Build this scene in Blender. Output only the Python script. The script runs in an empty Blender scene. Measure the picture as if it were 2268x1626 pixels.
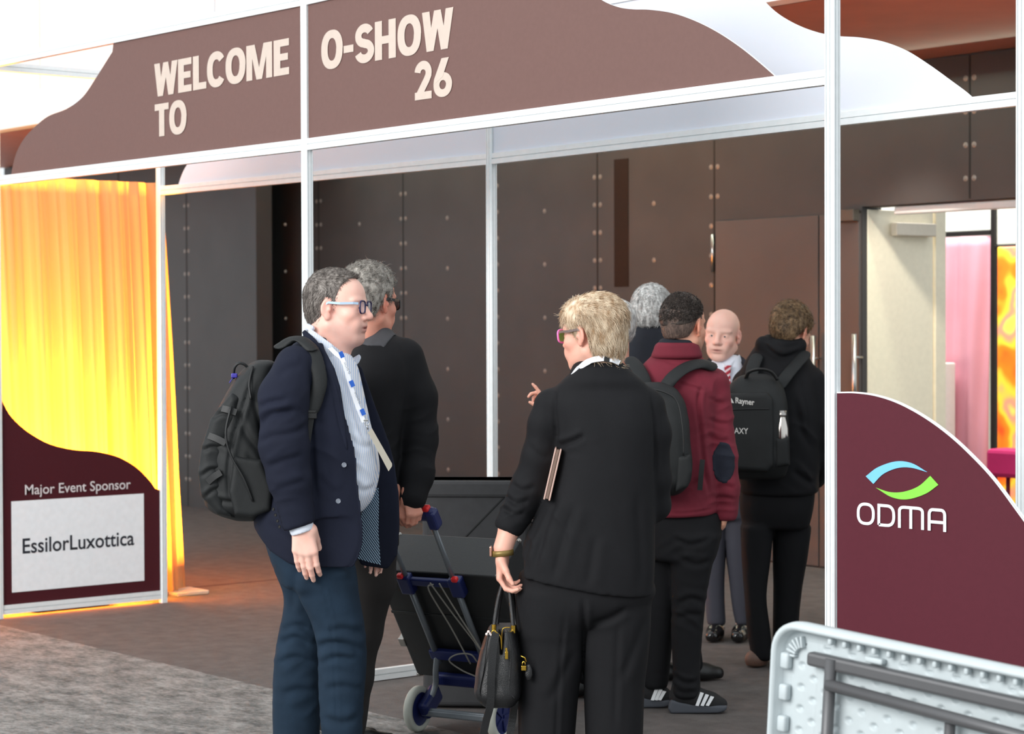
import bpy, bmesh, math, random
import numpy as np
from mathutils import Vector, Matrix
random.seed(7)
rng = np.random.default_rng(11)
SC = bpy.context.scene
COL = SC.collection
PI = math.pi

# ------------------------------------------------------------------ camera
FPX, YAW, PIT, ROL = 4612.3, -0.873057, -0.0178675, 0.00344398
CAM = np.array([7.54060, -5.16037, 1.57497])
cF = np.array([math.sin(YAW)*math.cos(PIT), math.cos(YAW)*math.cos(PIT), math.sin(PIT)])
cR = np.array([math.cos(YAW), -math.sin(YAW), 0.0]); cU = np.cross(cR, cF)
_c, _s = math.cos(ROL), math.sin(ROL)
cR, cU = _c*cR-_s*cU, _s*cR+_c*cU
def ray(x, y): return cF+(x-1134)/FPX*cR-(y-813)/FPX*cU
def on(x, y, ax, val):
    r = ray(x, y); return CAM+(val-CAM[ax])/r[ax]*r
def onV(x, y, v): p = on(x, y, 1, v); return (p[0], p[2])
def onU(x, y, u): p = on(x, y, 0, u); return (p[1], p[2])
cd = bpy.data.cameras.new('camera'); cam = bpy.data.objects.new('camera', cd); COL.objects.link(cam)
cd.sensor_width = 36; cd.lens = FPX/2268*36; cd.clip_start = .05
cam.matrix_world = Matrix(((cR[0], cU[0], -cF[0], CAM[0]), (cR[1], cU[1], -cF[1], CAM[1]), (cR[2], cU[2], -cF[2], CAM[2]), (0, 0, 0, 1)))
cd.dof.use_dof = True; cd.dof.focus_distance = 7.25; cd.dof.aperture_fstop = 5.0
SC.camera = cam

# ------------------------------------------------------------------ light
SC.view_settings.view_transform = 'Standard'; SC.view_settings.look = 'None'
SC.view_settings.gamma = 1; SC.view_settings.use_curve_mapping = False
SC.view_settings.exposure = 0.35
w = bpy.data.worlds.new('world'); SC.world = w; w.use_nodes = True
w.node_tree.nodes['Background'].inputs[0].default_value = (.90, .965, 1, 1)
w.node_tree.nodes['Background'].inputs[1].default_value = 0.85
def light(name, kind, loc, target, energy, color, size=1.0, sy=None, spot=None):
    l = bpy.data.lights.new(name, kind); l.energy = energy; l.color = color
    if kind == 'AREA':
        l.size = size
        if sy: l.shape = 'RECTANGLE'; l.size_y = sy
    elif kind != 'SUN': l.shadow_soft_size = size
    if spot: l.spot_size = spot; l.spot_blend = .6
    o = bpy.data.objects.new(name, l); COL.objects.link(o); o.location = loc
    o.rotation_euler = (Vector(target)-Vector(loc)).to_track_quat('-Z', 'Y').to_euler()
    return o
def area(name, loc, rot, energy, color, sx, sy):
    l = bpy.data.lights.new(name, 'AREA'); l.energy = energy; l.color = color; l.shape = 'RECTANGLE'; l.size = sx; l.size_y = sy
    o = bpy.data.objects.new(name, l); COL.objects.link(o); o.location = loc; o.rotation_euler = rot; return o
# daylight through the tall lobby windows behind and left of the camera
light('lobby_window_light', 'AREA', (3, -13, 6.5), (0.5, 0, 1.2), 1500, (1, .99, .97), 9, 6)

# ------------------------------------------------------------------ materials
def srgb(r, g, b): return tuple((c/255/12.92 if c/255 <= .04045 else ((c/255+.055)/1.055)**2.4) for c in (r, g, b))
MATS = {}
def mat(name, rgb, rough=.6, metal=0, noise=0, nscale=30, bump=0, bscale=200, spec=.5, emit=None, estr=1, coat=0, sheen=0, trans=0, stretch=None, alpha=None):
    if name in MATS: return MATS[name]
    m = bpy.data.materials.new(name); m.use_nodes = True; nt = m.node_tree; b = nt.nodes['Principled BSDF']
    c = srgb(*rgb); b.inputs['Base Color'].default_value = (*c, 1)
    b.inputs['Roughness'].default_value = rough; b.inputs['Metallic'].default_value = metal
    b.inputs['Specular IOR Level'].default_value = spec
    if coat: b.inputs['Coat Weight'].default_value = coat
    if sheen: b.inputs['Sheen Weight'].default_value = sheen; b.inputs['Sheen Roughness'].default_value = .5
    if trans: b.inputs['Transmission Weight'].default_value = trans
    if emit: b.inputs['Emission Color'].default_value = (*srgb(*emit), 1); b.inputs['Emission Strength'].default_value = estr
    if alpha is not None: b.inputs['Alpha'].default_value = alpha
    tc = nt.nodes.new('ShaderNodeTexCoord'); src = tc.outputs['Object']
    if stretch:
        mp = nt.nodes.new('ShaderNodeMapping'); mp.inputs['Scale'].default_value = stretch; nt.links.new(src, mp.inputs[0]); src = mp.outputs[0]
    n = nt.nodes.new('ShaderNodeTexNoise'); n.inputs['Scale'].default_value = nscale; n.inputs['Detail'].default_value = 5; nt.links.new(src, n.inputs['Vector'])
    r = nt.nodes.new('ShaderNodeValToRGB'); r.color_ramp.elements[0].position = .3; r.color_ramp.elements[1].position = .7
    k = noise or .03
    r.color_ramp.elements[0].color = (*[max(0, x*(1-k)) for x in c], 1); r.color_ramp.elements[1].color = (*[min(1, x*(1+k)) for x in c], 1)
    nt.links.new(n.outputs['Fac'], r.inputs[0]); nt.links.new(r.outputs[0], b.inputs['Base Color'])
    if bump:
        n2 = nt.nodes.new('ShaderNodeTexNoise'); n2.inputs['Scale'].default_value = bscale; n2.inputs['Detail'].default_value = 3; nt.links.new(src, n2.inputs['Vector'])
        bp = nt.nodes.new('ShaderNodeBump'); bp.inputs['Strength'].default_value = bump; bp.inputs['Distance'].default_value = .01
        nt.links.new(n2.outputs['Fac'], bp.inputs['Height']); nt.links.new(bp.outputs[0], b.inputs['Normal'])
    MATS[name] = m; return m

# ------------------------------------------------------------------ object helpers
def link(name, me, mats, parent=None, smooth=False):
    o = bpy.data.objects.new(name, me); COL.objects.link(o)
    if not isinstance(mats, (list, tuple)): mats = [mats]
    for m in mats: me.materials.append(m)
    if parent is not None: o.parent = parent
    if smooth:
        me.polygons.foreach_set('use_smooth', [True]*len(me.polygons)); me.update()
    return o
def obj(name, bm, mats, parent=None, smooth=False, recalc=True):
    if recalc: bmesh.ops.recalc_face_normals(bm, faces=bm.faces)
    me = bpy.data.meshes.new(name); bm.to_mesh(me); bm.free()
    return link(name, me, mats, parent, smooth)
def tag(o, label, cat, group=None, kind=None):
    o['label'] = label; o['category'] = cat
    if group: o['group'] = group
    if kind: o['kind'] = kind
    return o
def struct(o): o['kind'] = 'structure'; return o
def empty(name, loc=(0, 0, 0), rz=0):
    o = bpy.data.objects.new(name, None); COL.objects.link(o); o.location = loc; o.rotation_euler = (0, 0, rz); o.empty_display_size = .1; return o
def box(bm, c, s, rot=None, mi=0):
    r = bmesh.ops.create_cube(bm, size=1)
    M = Matrix.Translation(c) @ (rot.to_4x4() if rot else Matrix()) @ Matrix.Diagonal((*s, 1))
    bmesh.ops.transform(bm, matrix=M, verts=r['verts'])
    for f in {f for v in r['verts'] for f in v.link_faces}: f.material_index = mi
    return r['verts']
def rbox(bm, c, s, rad=.01, rot=None, mi=0, seg=2):
    vs = box(bm, (0, 0, 0), s)
    es = list({e for v in vs for e in v.link_edges})
    r = bmesh.ops.bevel(bm, geom=es, offset=rad, segments=seg, profile=.5, affect='EDGES')
    allv = set(); 
    st = [v for v in r['verts']] or vs
    seen = set(st); stack = list(st)
    while stack:
        v = stack.pop()
        for e in v.link_edges:
            o = e.other_vert(v)
            if o not in seen: seen.add(o); stack.append(o)
    M = Matrix.Translation(c) @ (rot.to_4x4() if rot else Matrix())
    bmesh.ops.transform(bm, matrix=M, verts=list(seen))
    for f in {f for v in seen for f in v.link_faces}: f.material_index = mi
    return list(seen)
def frame_from(d, up=None):
    d = Vector(d).normalized(); up = Vector(up) if up is not None else (Vector((0, 0, 1)) if abs(d.z) < .95 else Vector((1, 0, 0)))
    x = up.cross(d).normalized(); y = d.cross(x).normalized(); return x, y, d
def tube(bm, pts, rad, seg=10, cap=True, mi=0, up=None, flat=1.0):
    """tube through pts; rad number or list; flat squashes the second axis"""
    pts = [Vector(p) for p in pts]; n = len(pts); rings = []
    rads = rad if isinstance(rad, (list, tuple, np.ndarray)) else [rad]*n
    px = None
    for i, p in enumerate(pts):
        d = (pts[min(i+1, n-1)]-pts[max(i-1, 0)])
        if d.length < 1e-9: d = Vector((0, 0, 1))
        d.normalize()
        if px is None: x, y, _ = frame_from(d, up)
        else:
            x = (px-d*px.dot(d)); x = x.normalized() if x.length > 1e-6 else frame_from(d)[0]; y = d.cross(x)
        px = x
        rings.append([bm.verts.new(p+(x*math.cos(a)+y*math.sin(a)*flat)*rads[i]) for a in [2*PI*k/seg for k in range(seg)]])
    for a, b in zip(rings, rings[1:]):
        for k in range(seg):
            f = bm.faces.new((a[k], a[(k+1) % seg], b[(k+1) % seg], b[k])); f.material_index = mi
    if cap:
        f = bm.faces.new(rings[0][::-1]); f.material_index = mi; f = bm.faces.new(rings[-1]); f.material_index = mi
    return rings
def extrude_profile(bm, prof, a, b, up=(0, 0, 1), mi=0):
    """sweep a closed 2-D profile (x across, y along 'up') from a to b"""
    a, b = Vector(a), Vector(b); d = (b-a).normalized(); up = Vector(up); x = d.cross(up).normalized(); y = x.cross(d)
    A = [bm.verts.new(a+x*p[0]+y*p[1]) for p in prof]; B = [bm.verts.new(b+x*p[0]+y*p[1]) for p in prof]
    n = len(prof)
    for i in range(n):
        f = bm.faces.new((A[i], A[(i+1) % n], B[(i+1) % n], B[i])); f.material_index = mi
    f = bm.faces.new(A[::-1]); f.material_index = mi; f = bm.faces.new(B); f.material_index = mi
def prism(bm, poly, P, th, face=0, side=0, back=None):
    """poly: list of 2-D points, P(x, y, t) -> 3-D; t from 0 (front) to th (back)"""
    A = [bm.verts.new(P(x, y, 0)) for x, y in poly]; B = [bm.verts.new(P(x, y, th)) for x, y in poly]; n = len(poly)
    f = bm.faces.new(A); f.material_index = face
    f = bm.faces.new(B[::-1]); f.material_index = side if back is None else back
    for i in range(n):
        f = bm.faces.new((A[i], B[i], B[(i+1) % n], A[(i+1) % n])); f.material_index = side
def smoothpts(pts, n=8, closed=False):
    """Catmull-Rom"""
    P = [np.array(p, float) for p in pts]; out = []; N = len(P)
    rngi = range(N if closed else N-1)
    for i in rngi:
        p0 = P[(i-1) % N] if closed or i > 0 else 2*P[0]-P[1]; p1 = P[i]; p2 = P[(i+1) % N]
        p3 = P[(i+2) % N] if closed or i+2 < N else 2*P[-1]-P[-2]
        for k in range(n):
            t = k/n; out.append(.5*((2*p1)+(-p0+p2)*t+(2*p0-5*p1+4*p2-p3)*t*t+(-p0+3*p1-3*p2+p3)*t**3))
    if not closed: out.append(P[-1])
    return [tuple(o) for o in out]
def lathe(bm, prof, seg=24, M=Matrix(), mi=0):
    rings = []
    for r, z in prof: rings.append([bm.verts.new(M @ Vector((r*math.cos(2*PI*k/seg), r*math.sin(2*PI*k/seg), z))) for k in range(seg)])
    for a, b in zip(rings, rings[1:]):
        for k in range(seg):
            f = bm.faces.new((a[k], a[(k+1) % seg], b[(k+1) % seg], b[k])); f.material_index = mi
    for rg in (rings[0][::-1], rings[-1]):
        if (rg[0].co-rg[seg//2].co).length > 1e-6: f = bm.faces.new(rg); f.material_index = mi
    bmesh.ops.remove_doubles(bm, verts=[v for r in rings for v in r], dist=1e-7)

# ---- lettering: heavy grotesque glyphs as filled outlines with holes, unit cap height
def ring_poly(w, h, n=40, e=2.5, cx=None, cy=.5):
    cx = w/2 if cx is None else cx
    return [(cx+w/2*math.copysign(abs(math.cos(t))**(2/e), math.cos(t)), cy+h/2*math.copysign(abs(math.sin(t))**(2/e), math.sin(t))) for t in [2*PI*k/n for k in range(n)]]
def stroke_quads(pts, t):
    """flat polyline stroke of width t as quads"""
    P = [np.array(p, float) for p in pts]; n = len(P); L = []; Rr = []
    for i in range(n):
        d0 = P[i]-P[i-1] if i > 0 else P[1]-P[0]; d1 = P[i+1]-P[i] if i < n-1 else P[-1]-P[-2]
        d0 = d0/np.linalg.norm(d0); d1 = d1/np.linalg.norm(d1); d = d0+d1; d = d/np.linalg.norm(d)
        nn = np.array((-d[1], d[0])); k = 1/max(.35, float(np.dot(nn, np.array((-d0[1], d0[0])))))
        L.append(P[i]+nn*t/2*k); Rr.append(P[i]-nn*t/2*k)
    return [(L[i], L[i+1], Rr[i+1], Rr[i]) for i in range(n-1)]
def arcpts(cx, cy, rx, ry, a0, a1, n=16, e=2.0):
    return [(cx+rx*math.copysign(abs(math.cos(a))**(2/e), math.cos(a)), cy+ry*math.copysign(abs(math.sin(a))**(2/e), math.sin(a))) for a in [math.radians(a0+(a1-a0)*k/n) for k in range(n+1)]]
T = .25   # stem
def glyph(ch):
    """returns (list of polys, advance) for heavy condensed grotesque"""
    H = 1.0; q = []
    def rect(x0, y0, x1, y1): q.append([(x0, y0), (x1, y0), (x1, y1), (x0, y1)])
    if ch == 'E': rect(0, 0, T, 1); rect(T, 0, .58, .2); rect(T, .41, .54, .6); rect(T, .8, .58, 1); return q, .64
    if ch == 'L': rect(0, 0, T, 1); rect(T, 0, .56, .2); return q, .59
    if ch == 'T': rect(0, .8, .66, 1); rect(.33-T/2, 0, .33+T/2, .8); return q, .69
    if ch == 'H': rect(0, 0, T, 1); rect(.48, 0, .48+T, 1); rect(T, .4, .48, .6); return q, .79
    if ch == '-': rect(0, .34, .36, .53); return q, .41
    if ch == 'O':
        a = ring_poly(.80, 1.04, 48, 2.3); b = ring_poly(.32, .60, 48, 2.2, .40)
        for i in range(48): q.append([a[i], a[(i+1) % 48], b[(i+1) % 48], b[i]])
        return q, .83
    if ch == 'C':
        s = arcpts(.39, .5, .27, .405, 38, 322, 28, 2.3); q += stroke_quads(s, .235); return q, .77
    if ch == 'M':
        rect(0, 0, .23, 1); rect(.77, 0, 1.0, 1)
        q.append([(.23, 1), (.23, .62), (.39, 0), (.5, 0), (.5, .34), (.33, 1)]); q.append([(.77, 1), (.67, 1), (.5, .34), (.5, 0), (.61, 0), (.77, .62)]); return q, 1.06
    if ch == 'W':
        for x in (0, .46):
            q.append([(x, 1), (x+.13, 0), (x+.36, 0), (x+.24, 1)][:4]); q.append([(x+.13, 0), (x+.36, 0), (x+.62, 1), (x+.46 if x else x+.46, 1)][:4]) if False else None
        q.clear()
        q.append([(0, 1), (.15, 0), (.38, 0), (.25, 1)]); q.append([(.17, 0), (.38, 0), (.62, 1), (.40, 1)])
        q.append([(.42, 1), (.62, 0), (.84, 0), (.62, 1)]); q.append([(.62, 0), (.84, 0), (1.03, 1), (.78, 1)])
        return q, 1.05
    if ch == 'S':
        s = arcpts(.35, .71, .22, .19, 22, 180, 14)+arcpts(.35, .70, .22, .19, 195, 262, 6)+arcpts(.35, .30, .235, .19, 82, 0, 8)+arcpts(.35, .30, .235, .20, -12, -165, 14)
        q += stroke_quads(s, .225); return q, .72
    if ch == '2':
        s = arcpts(.33, .70, .21, .20, 175, 0, 14)+[(.53, .62), (.46, .5), (.16, .1)]
        q += stroke_quads(s, .225); rect(.02, 0, .65, .2); return q, .72
    if ch == '6':
        a = ring_poly(.68, .64, 36, 2.1, .34, .31); b = ring_poly(.24, .24, 36, 2.0, .34, .31)
        for i in range(36): q.append([a[i], a[(i+1) % 36], b[(i+1) % 36], b[i]])
        q.append([(.30, 1.0), (.57, 1.0), (.34, .52), (.0, .33), (.02, .47)]); return q, .72
    return q, .3
def word(s, tracking=0):
    out = []; x = 0
    for ch in s:
        g, adv = glyph(ch)
        for k, p in enumerate(g): out.append(([(a+x, b) for a, b in p], k))
        x += adv+tracking
    return out, x-tracking
def put_word(bm, s, P, x0, x1, y0, y1, lift=.0025, tracking=0, ht=.0012):
    polys, W = word(s, tracking); sx = (x1-x0)/W; sy = y1-y0
    for poly, k in polys:
        pp = [(x0+a*sx, y0+b*sy) for a, b in poly]
        t = -(lift+.00002*k)
        vs = [bm.verts.new(P(a, b, t)) for a, b in pp]; bm.faces.new(vs)
def text_mesh(s, P, x0, x1, y0, y1, name, m, parent, bold=0.0, lift=.003, shear=0):
    """built-in font text fitted to a box"""
    c = bpy.data.curves.new('t', 'FONT'); c.body = s; c.offset = bold; c.resolution_u = 4; c.shear = shear
    o = bpy.data.objects.new('t', c); COL.objects.link(o); bpy.context.view_layer.update()
    me = bpy.data.meshes.new_from_object(o.evaluated_get(bpy.context.evaluated_depsgraph_get()))
    bpy.data.objects.remove(o); bpy.data.curves.remove(c)
    co = np.array([v.co for v in me.vertices]); mn, mx = co.min(0), co.max(0)
    for v in me.vertices:
        a = x0+(v.co.x-mn[0])/(mx[0]-mn[0])*(x1-x0); b = y0+(v.co.y-mn[1])/(mx[1]-mn[1])*(y1-y0)
        v.co = P(a, b, -lift)
    me.name = name
    return link(name, me, m, parent)

# ------------------------------------------------------------------ the setting
def floor_material():
    m = bpy.data.materials.new('carpet'); m.use_nodes = True; nt = m.node_tree; b = nt.nodes['Principled BSDF']; L = nt.links.new
    b.inputs['Roughness'].default_value = .95; b.inputs['Specular IOR Level'].default_value = .15
    tc = nt.nodes.new('ShaderNodeTexCoord'); sep = nt.nodes.new('ShaderNodeSeparateXYZ'); L(tc.outputs['Object'], sep.inputs[0])
    def noise(scale, st, det=6, rough=.65):
        mp = nt.nodes.new('ShaderNodeMapping'); mp.inputs['Scale'].default_value = st; L(tc.outputs['Object'], mp.inputs[0])
        n = nt.nodes.new('ShaderNodeTexNoise'); n.inputs['Scale'].default_value = scale; n.inputs['Detail'].default_value = det; n.inputs['Roughness'].default_value = rough; L(mp.outputs[0], n.inputs[0]); return n.outputs['Fac']
    def ramp(src, p0, c0, p1, c1, mid=None):
        r = nt.nodes.new('ShaderNodeValToRGB'); e = r.color_ramp.elements; e[0].position = p0; e[0].color = (*c0, 1); e[1].position = p1; e[1].color = (*c1, 1); L(src, r.inputs[0]); return r.outputs[0]
    pat = ramp(noise(4.6, (1.0, 1.7, 1), 10, .80), .38, srgb(92, 92, 91), .60, srgb(152, 150, 147))
    fine = ramp(noise(26, (1, 1.5, 1), 5, .7), .34, (.66, .66, .66), .56, (1.06, 1.06, 1.06))
    mx = nt.nodes.new('ShaderNodeMix'); mx.data_type = 'RGBA'; mx.blend_type = 'MULTIPLY'; mx.inputs[0].default_value = 1; L(pat, mx.inputs['A']); L(fine, mx.inputs['B'])
    plain = ramp(noise(9, (1, 1, 1), 6), .3, srgb(92, 87, 85), .75, srgb(112, 106, 104))
    f2 = ramp(noise(220, (1, 1, 1), 2), .3, (.8, .8, .8), .7, (1.12, 1.12, 1.12))
    m2 = nt.nodes.new('ShaderNodeMix'); m2.data_type = 'RGBA'; m2.blend_type = 'MULTIPLY'; m2.inputs[0].default_value = 1; L(plain, m2.inputs['A']); L(f2, m2.inputs['B'])
    # boundary between the patterned lobby carpet and the plain carpet, slightly ragged
    wv = nt.nodes.new('ShaderNodeMath'); wv.operation = 'MULTIPLY_ADD'; wv.inputs[1].default_value = .03; L(noise(14, (1, 1, 1), 2), wv.inputs[0]); L(sep.outputs[1], wv.inputs[2])
    st = nt.nodes.new('ShaderNodeMath'); st.operation = 'GREATER_THAN'; st.inputs[1].default_value = -.092; L(wv.outputs[0], st.inputs[0])
    m3 = nt.nodes.new('ShaderNodeMix'); m3.data_type = 'RGBA'; L(st.outputs[0], m3.inputs[0]); L(mx.outputs['Result'], m3.inputs['A']); L(m2.outputs['Result'], m3.inputs['B'])
    # carpet seam running away from the arch at u = -3.5
    d = nt.nodes.new('ShaderNodeMath'); d.operation = 'ADD'; d.inputs[1].default_value = 3.5; L(sep.outputs[0], d.inputs[0])
    a = nt.nodes.new('ShaderNodeMath'); a.operation = 'ABSOLUTE'; L(d.outputs[0], a.inputs[0])
    lt = nt.nodes.new('ShaderNodeMath'); lt.operation = 'LESS_THAN'; lt.inputs[1].default_value = .012; L(a.outputs[0], lt.inputs[0])
    lt2 = nt.nodes.new('ShaderNodeMath'); lt2.operation = 'MULTIPLY'; L(lt.outputs[0], lt2.inputs[0]); L(st.outputs[0], lt2.inputs[1])
    m4 = nt.nodes.new('ShaderNodeMix'); m4.data_type = 'RGBA'; L(lt2.outputs[0], m4.inputs[0]); L(m3.outputs['Result'], m4.inputs['A']); m4.inputs['B'].default_value = (*srgb(50, 36, 34), 1)
    L(m4.outputs['Result'], b.inputs['Base Color'])
    bp = nt.nodes.new('ShaderNodeBump'); bp.inputs['Strength'].default_value = .35; bp.inputs['Distance'].default_value = .006; L(noise(150, (1, 1, 1), 3), bp.inputs['Height']); L(bp.outputs[0], b.inputs['Normal'])
    return m
bm = bmesh.new(); box(bm, (-1, 1.5, -.05), (26, 21, .1)); struct(obj('floor', bm, floor_material()))

M_wall = mat('dark_wall_panel', (64, 61, 61), .42, noise=.10, nscale=2.5, spec=.35, bump=.05, bscale=90)
M_seam = mat('wall_joint', (26, 24, 24), .8)
M_bolt = mat('bolt_cap', (130, 124, 119), .35, .2)
ZC = 3.26
def wall_with_bolts(name, v, u0, u1, z1, seams, holes=(), door_gap=None):
    bm = bmesh.new()
    if door_gap:
        a, b_, zt = door_gap
        box(bm, ((u0+a)/2, v+.08, z1/2), (a-u0, .16, z1)); box(bm, ((a+b_)/2, v+.08, (zt+z1)/2), (b_-a, .16, z1-zt)); box(bm, ((b_+u1)/2, v+.08, z1/2), (u1-b_, .16, z1))
    else: box(bm, ((u0+u1)/2, v+.08, z1/2), (u1-u0, .16, z1))
    def bolt(u, z, r=.019):
        n = 8; c = bm.verts.new((u, v-.006, z)); rim = [bm.verts.new((u+r*math.cos(2*PI*k/n), v-.0005, z+r*math.sin(2*PI*k/n))) for k in range(n)]
        for k in range(n): f = bm.faces.new((c, rim[k], rim[(k+1) % n])); f.material_index = 2
    for s in seams:
        z0_ = 2.37 if (door_gap and door_gap[0]-.1 < s < door_gap[1]+.1) else 0.0
        box(bm, (s, v-.0005, (z1+z0_)/2), (.012, .003, z1-z0_), mi=1)
        for k in range(1, 18):
            z = .22+k*.2045-.18
            if z > z1-.05 or (door_gap and door_gap[0]-.1 < s < door_gap[1]+.1 and z < door_gap[2]+.03): continue
            bolt(s-.032, z); bolt(s+.032, z)
    for u, z in holes: bolt(u, z)
    return struct(obj(name, bm, [M_wall, M_seam, M_bolt]))
sg = []
for uc in (-6.822, -5.62, -4.426, -3.232): sg += [(uc, 2.475-k*.405) for k in range(7)]
wb = wall_with_bolts('wall_back', 5.2, -12.2, 3.2, 3.25, [-7.425, -6.207, -5.02, -3.831, -2.628, -.445], sg, (-1.30, .55, 2.36))
wall_with_bolts('wall_left', 4.6, -12.2, -7.495, 3.25, [-8.63, -9.85], [])
bm = bmesh.new()   # end face of the projecting wall section with its single bolts
for k in range(7):
    z = 2.49-k*.405; c = bm.verts.new((-7.489, 4.9, z)); rim = [bm.verts.new((-7.4945, 4.9+.014*math.cos(2*PI*j/8), z+.014*math.sin(2*PI*j/8))) for j in range(8)]
    for j in range(8): bm.faces.new((c, rim[j], rim[(j+1) % 8]))
struct(obj('trim_1', bm, M_bolt))
bm = bmesh.new(); box(bm, (-3.57, 5.1985, 2.35), (.15, .006, .93)); struct(obj('trim_2', bm, mat('dark_wall_strip', (44, 36, 34), .9, spec=.1)))  # flat darker strip laid on the wall face; nothing is cut in
# ceiling soffit over the doors
bm = bmesh.new(); box(bm, (-4.5, 4.1, ZC+.05), (15.6, 2.4, .1))
struct(obj('ceiling', bm, mat('orange_tinted_soffit', (176, 116, 98), .6, noise=.06, nscale=4)))  # brown soffit with some of the orange uplight tinted into its colour
# white bulkhead above
M_bulk = mat('bulkhead_white', (244, 247, 248), .7)
bm = bmesh.new(); box(bm, (-4.5, 2.86, 5.0), (15.6, .08, 3.3)); box(bm, (-4.5, 2.84, 3.31), (15.6, .14, .1))
for u in (-10.6, -7.94, -5.27, -2.6, .07, 2.74): box(bm, (u, 2.818, 5.1), (.012, .008, 3.1), mi=1)
struct(obj('wall_upper', bm, [M_bulk, mat('bulkhead_joint', (205, 210, 214), .8)]))
# ------------------------------------------------------------------ doors in the dark wall
M_door = mat('dark_door_leaf', (78, 70, 68), .4, noise=.05, nscale=3)
M_chrome = mat('brushed_steel', (190, 190, 188), .28, 1)
M_cream = mat('cream_door_paint', (246, 238, 214), .5)
def sbox(name, c, s, m, parent=None, bev=.004):
    bm = bmesh.new(); rbox(bm, c, s, min(bev, min(s)*.45)); return obj(name, bm, m, parent)
d1 = struct(sbox('door_1', (-2.125, 5.19, 1.165), (.94, .03, 2.31), M_door))
for z, hgt in ((2.10, .26), (1.10, .2), (.25, .2)):
    bm = bmesh.new(); tube(bm, [(-2.63, 5.185, z-hgt/2), (-2.63, 5.185, z+hgt/2)], .013, 10); tube(bm, [(-2.63, 5.185, z-.004), (-2.63, 5.185, z+.004)], .016, 10); obj('hinge', bm, M_chrome, d1, True)
def pull(parent, u, z0, z1):
    bm = bmesh.new(); tube(bm, [(u, 5.11, z0), (u, 5.11, z1)], .016, 12)
    for z in (z0+.15, z1-.15): tube(bm, [(u, 5.11, z), (u, 5.19, z)], .008, 8)
    obj('handle', bm, M_chrome, parent, True)
pull(d1, -1.64, .92, 1.53)
d2 = struct(sbox('door_2', (-1.475, 5.19, 1.165), (.34, .03, 2.31), M_door))
pull(d2, -1.29, .92, 1.54)
sbox('closer', (-1.385, 5.15, 2.305), (.16, .06, .075), mat('closer_bronze', (92, 84, 76), .4, .5), d2)
a = Vector((-1.314, 5.25, 0)); b = Vector((-1.254, 5.839, 0)); ang = math.atan2(b.y-a.y, b.x-a.x); L = (b-a).length
rz = Matrix.Rotation(ang, 3, 'Z'); mid = (a+b)/2
bm = bmesh.new(); rbox(bm, (mid.x, mid.y, 1.18), (L, .04, 2.33), .004, rz); d3 = struct(obj('door_3', bm, M_cream))
bm = bmesh.new(); rbox(bm, tuple(a+(b-a)*.62+Vector((.06, 0, 2.22))), (.36, .06, .085), .006, rz); obj('closer', bm, mat('closer_silver', (214, 204, 188), .4, .3), d3)
bm = bmesh.new(); box(bm, (-1.235, 5.90, 1.2), (.03, .10, 2.40)); struct(obj('trim_3', bm, M_cream))
bm = bmesh.new(); box(bm, (-.37, 5.28, 2.40), (1.9, .10, .09)); struct(obj('trim_4', bm, mat('black_header', (30, 27, 26), .5)))
bm = bmesh.new(); rbox(bm, (-.35, 5.27, 2.325), (1.45, .06, .05), .01); struct(obj('trim_5', bm, mat('closer_track', (214, 216, 216), .4)))

# ------------------------------------------------------------------ the hall beyond the open door
bm = bmesh.new(); box(bm, (-2, 11.3, 3), (12, .1, 6)); struct(obj('wall_far', bm, mat('hall_wall', (226, 222, 206), .8)))
light('hall_ceiling_light', 'AREA', (-2.2, 6.6, 4.2), (-2.2, 7.6, 1), 200, (1, .96, .90), 2.5, 2.5)
light('door_fill_spot', 'SPOT', (-.35, 4.35, 3.2), (-1.25, 5.5, 1.25), 95, (1, .93, .80), .08, spot=.75)  # added fill spot to brighten the cream door leaf; no fitting there
M_black = mat('black_metal', (28, 26, 25), .45)
def part(name, fn, m, parent=None, smooth=False):
    bm = bmesh.new(); fn(bm); return obj(name, bm, m, parent, smooth)
pf = empty('partition_frame', (-2.2, 7.5, 0)); tag(pf, 'black partition frame with white panes beyond the open cream door', 'partition')
def cb(name, c, s, m, parent, bev=.004):
    o = sbox(name, tuple(Vector(c)-parent.location), s, m, parent, bev); return o
cb('post', (-1.995, 7.5, 1.35), (.04, .04, 2.7), M_black, pf); cb('post', (-3.1, 7.5, 1.35), (.04, .04, 2.7), M_black, pf); cb('post', (-1.0, 7.5, 1.35), (.04, .04, 2.7), M_black, pf)
cb('rail', (-2.55, 7.5, 2.285), (1.06, .035, .035), M_black, pf); cb('rail', (-1.5, 7.5, 2.175), (.95, .035, .03), M_black, pf); cb('rail', (-2.05, 7.5, 2.69), (2.1, .035, .035), M_black, pf)
cb('pane', (-2.55, 7.51, 2.49), (1.05, .01, .37), mat('white_pane', (236, 240, 232), .5), pf); cb('pane', (-1.5, 7.51, 2.43), (.95, .01, .47), MATS['white_pane'], pf)
M_pink = mat('pink_fabric', (222, 158, 174), .8, noise=.06, nscale=3)
bm = bmesh.new(); N = 60; rows = []
for i in range(N+1):
    u = -3.06+i/N*1.04
    rows.append([bm.verts.new((u, 7.47+.02*math.sin(u*19+z*1.3)+.012*math.sin(u*43-z*2.5), z)) for z in np.linspace(.02, 2.26, 30)])
for r0, r1 in zip(rows, rows[1:]):
    for k in range(29): bm.faces.new((r0[k], r1[k], r1[k+1], r0[k+1]))
dr = obj('pink_drape', bm, M_pink, None, True); so = dr.modifiers.new('s', 'SOLIDIFY'); so.thickness = .004
tag(dr, 'pink fabric drape hanging in the black partition behind the open door', 'drape')
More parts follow.
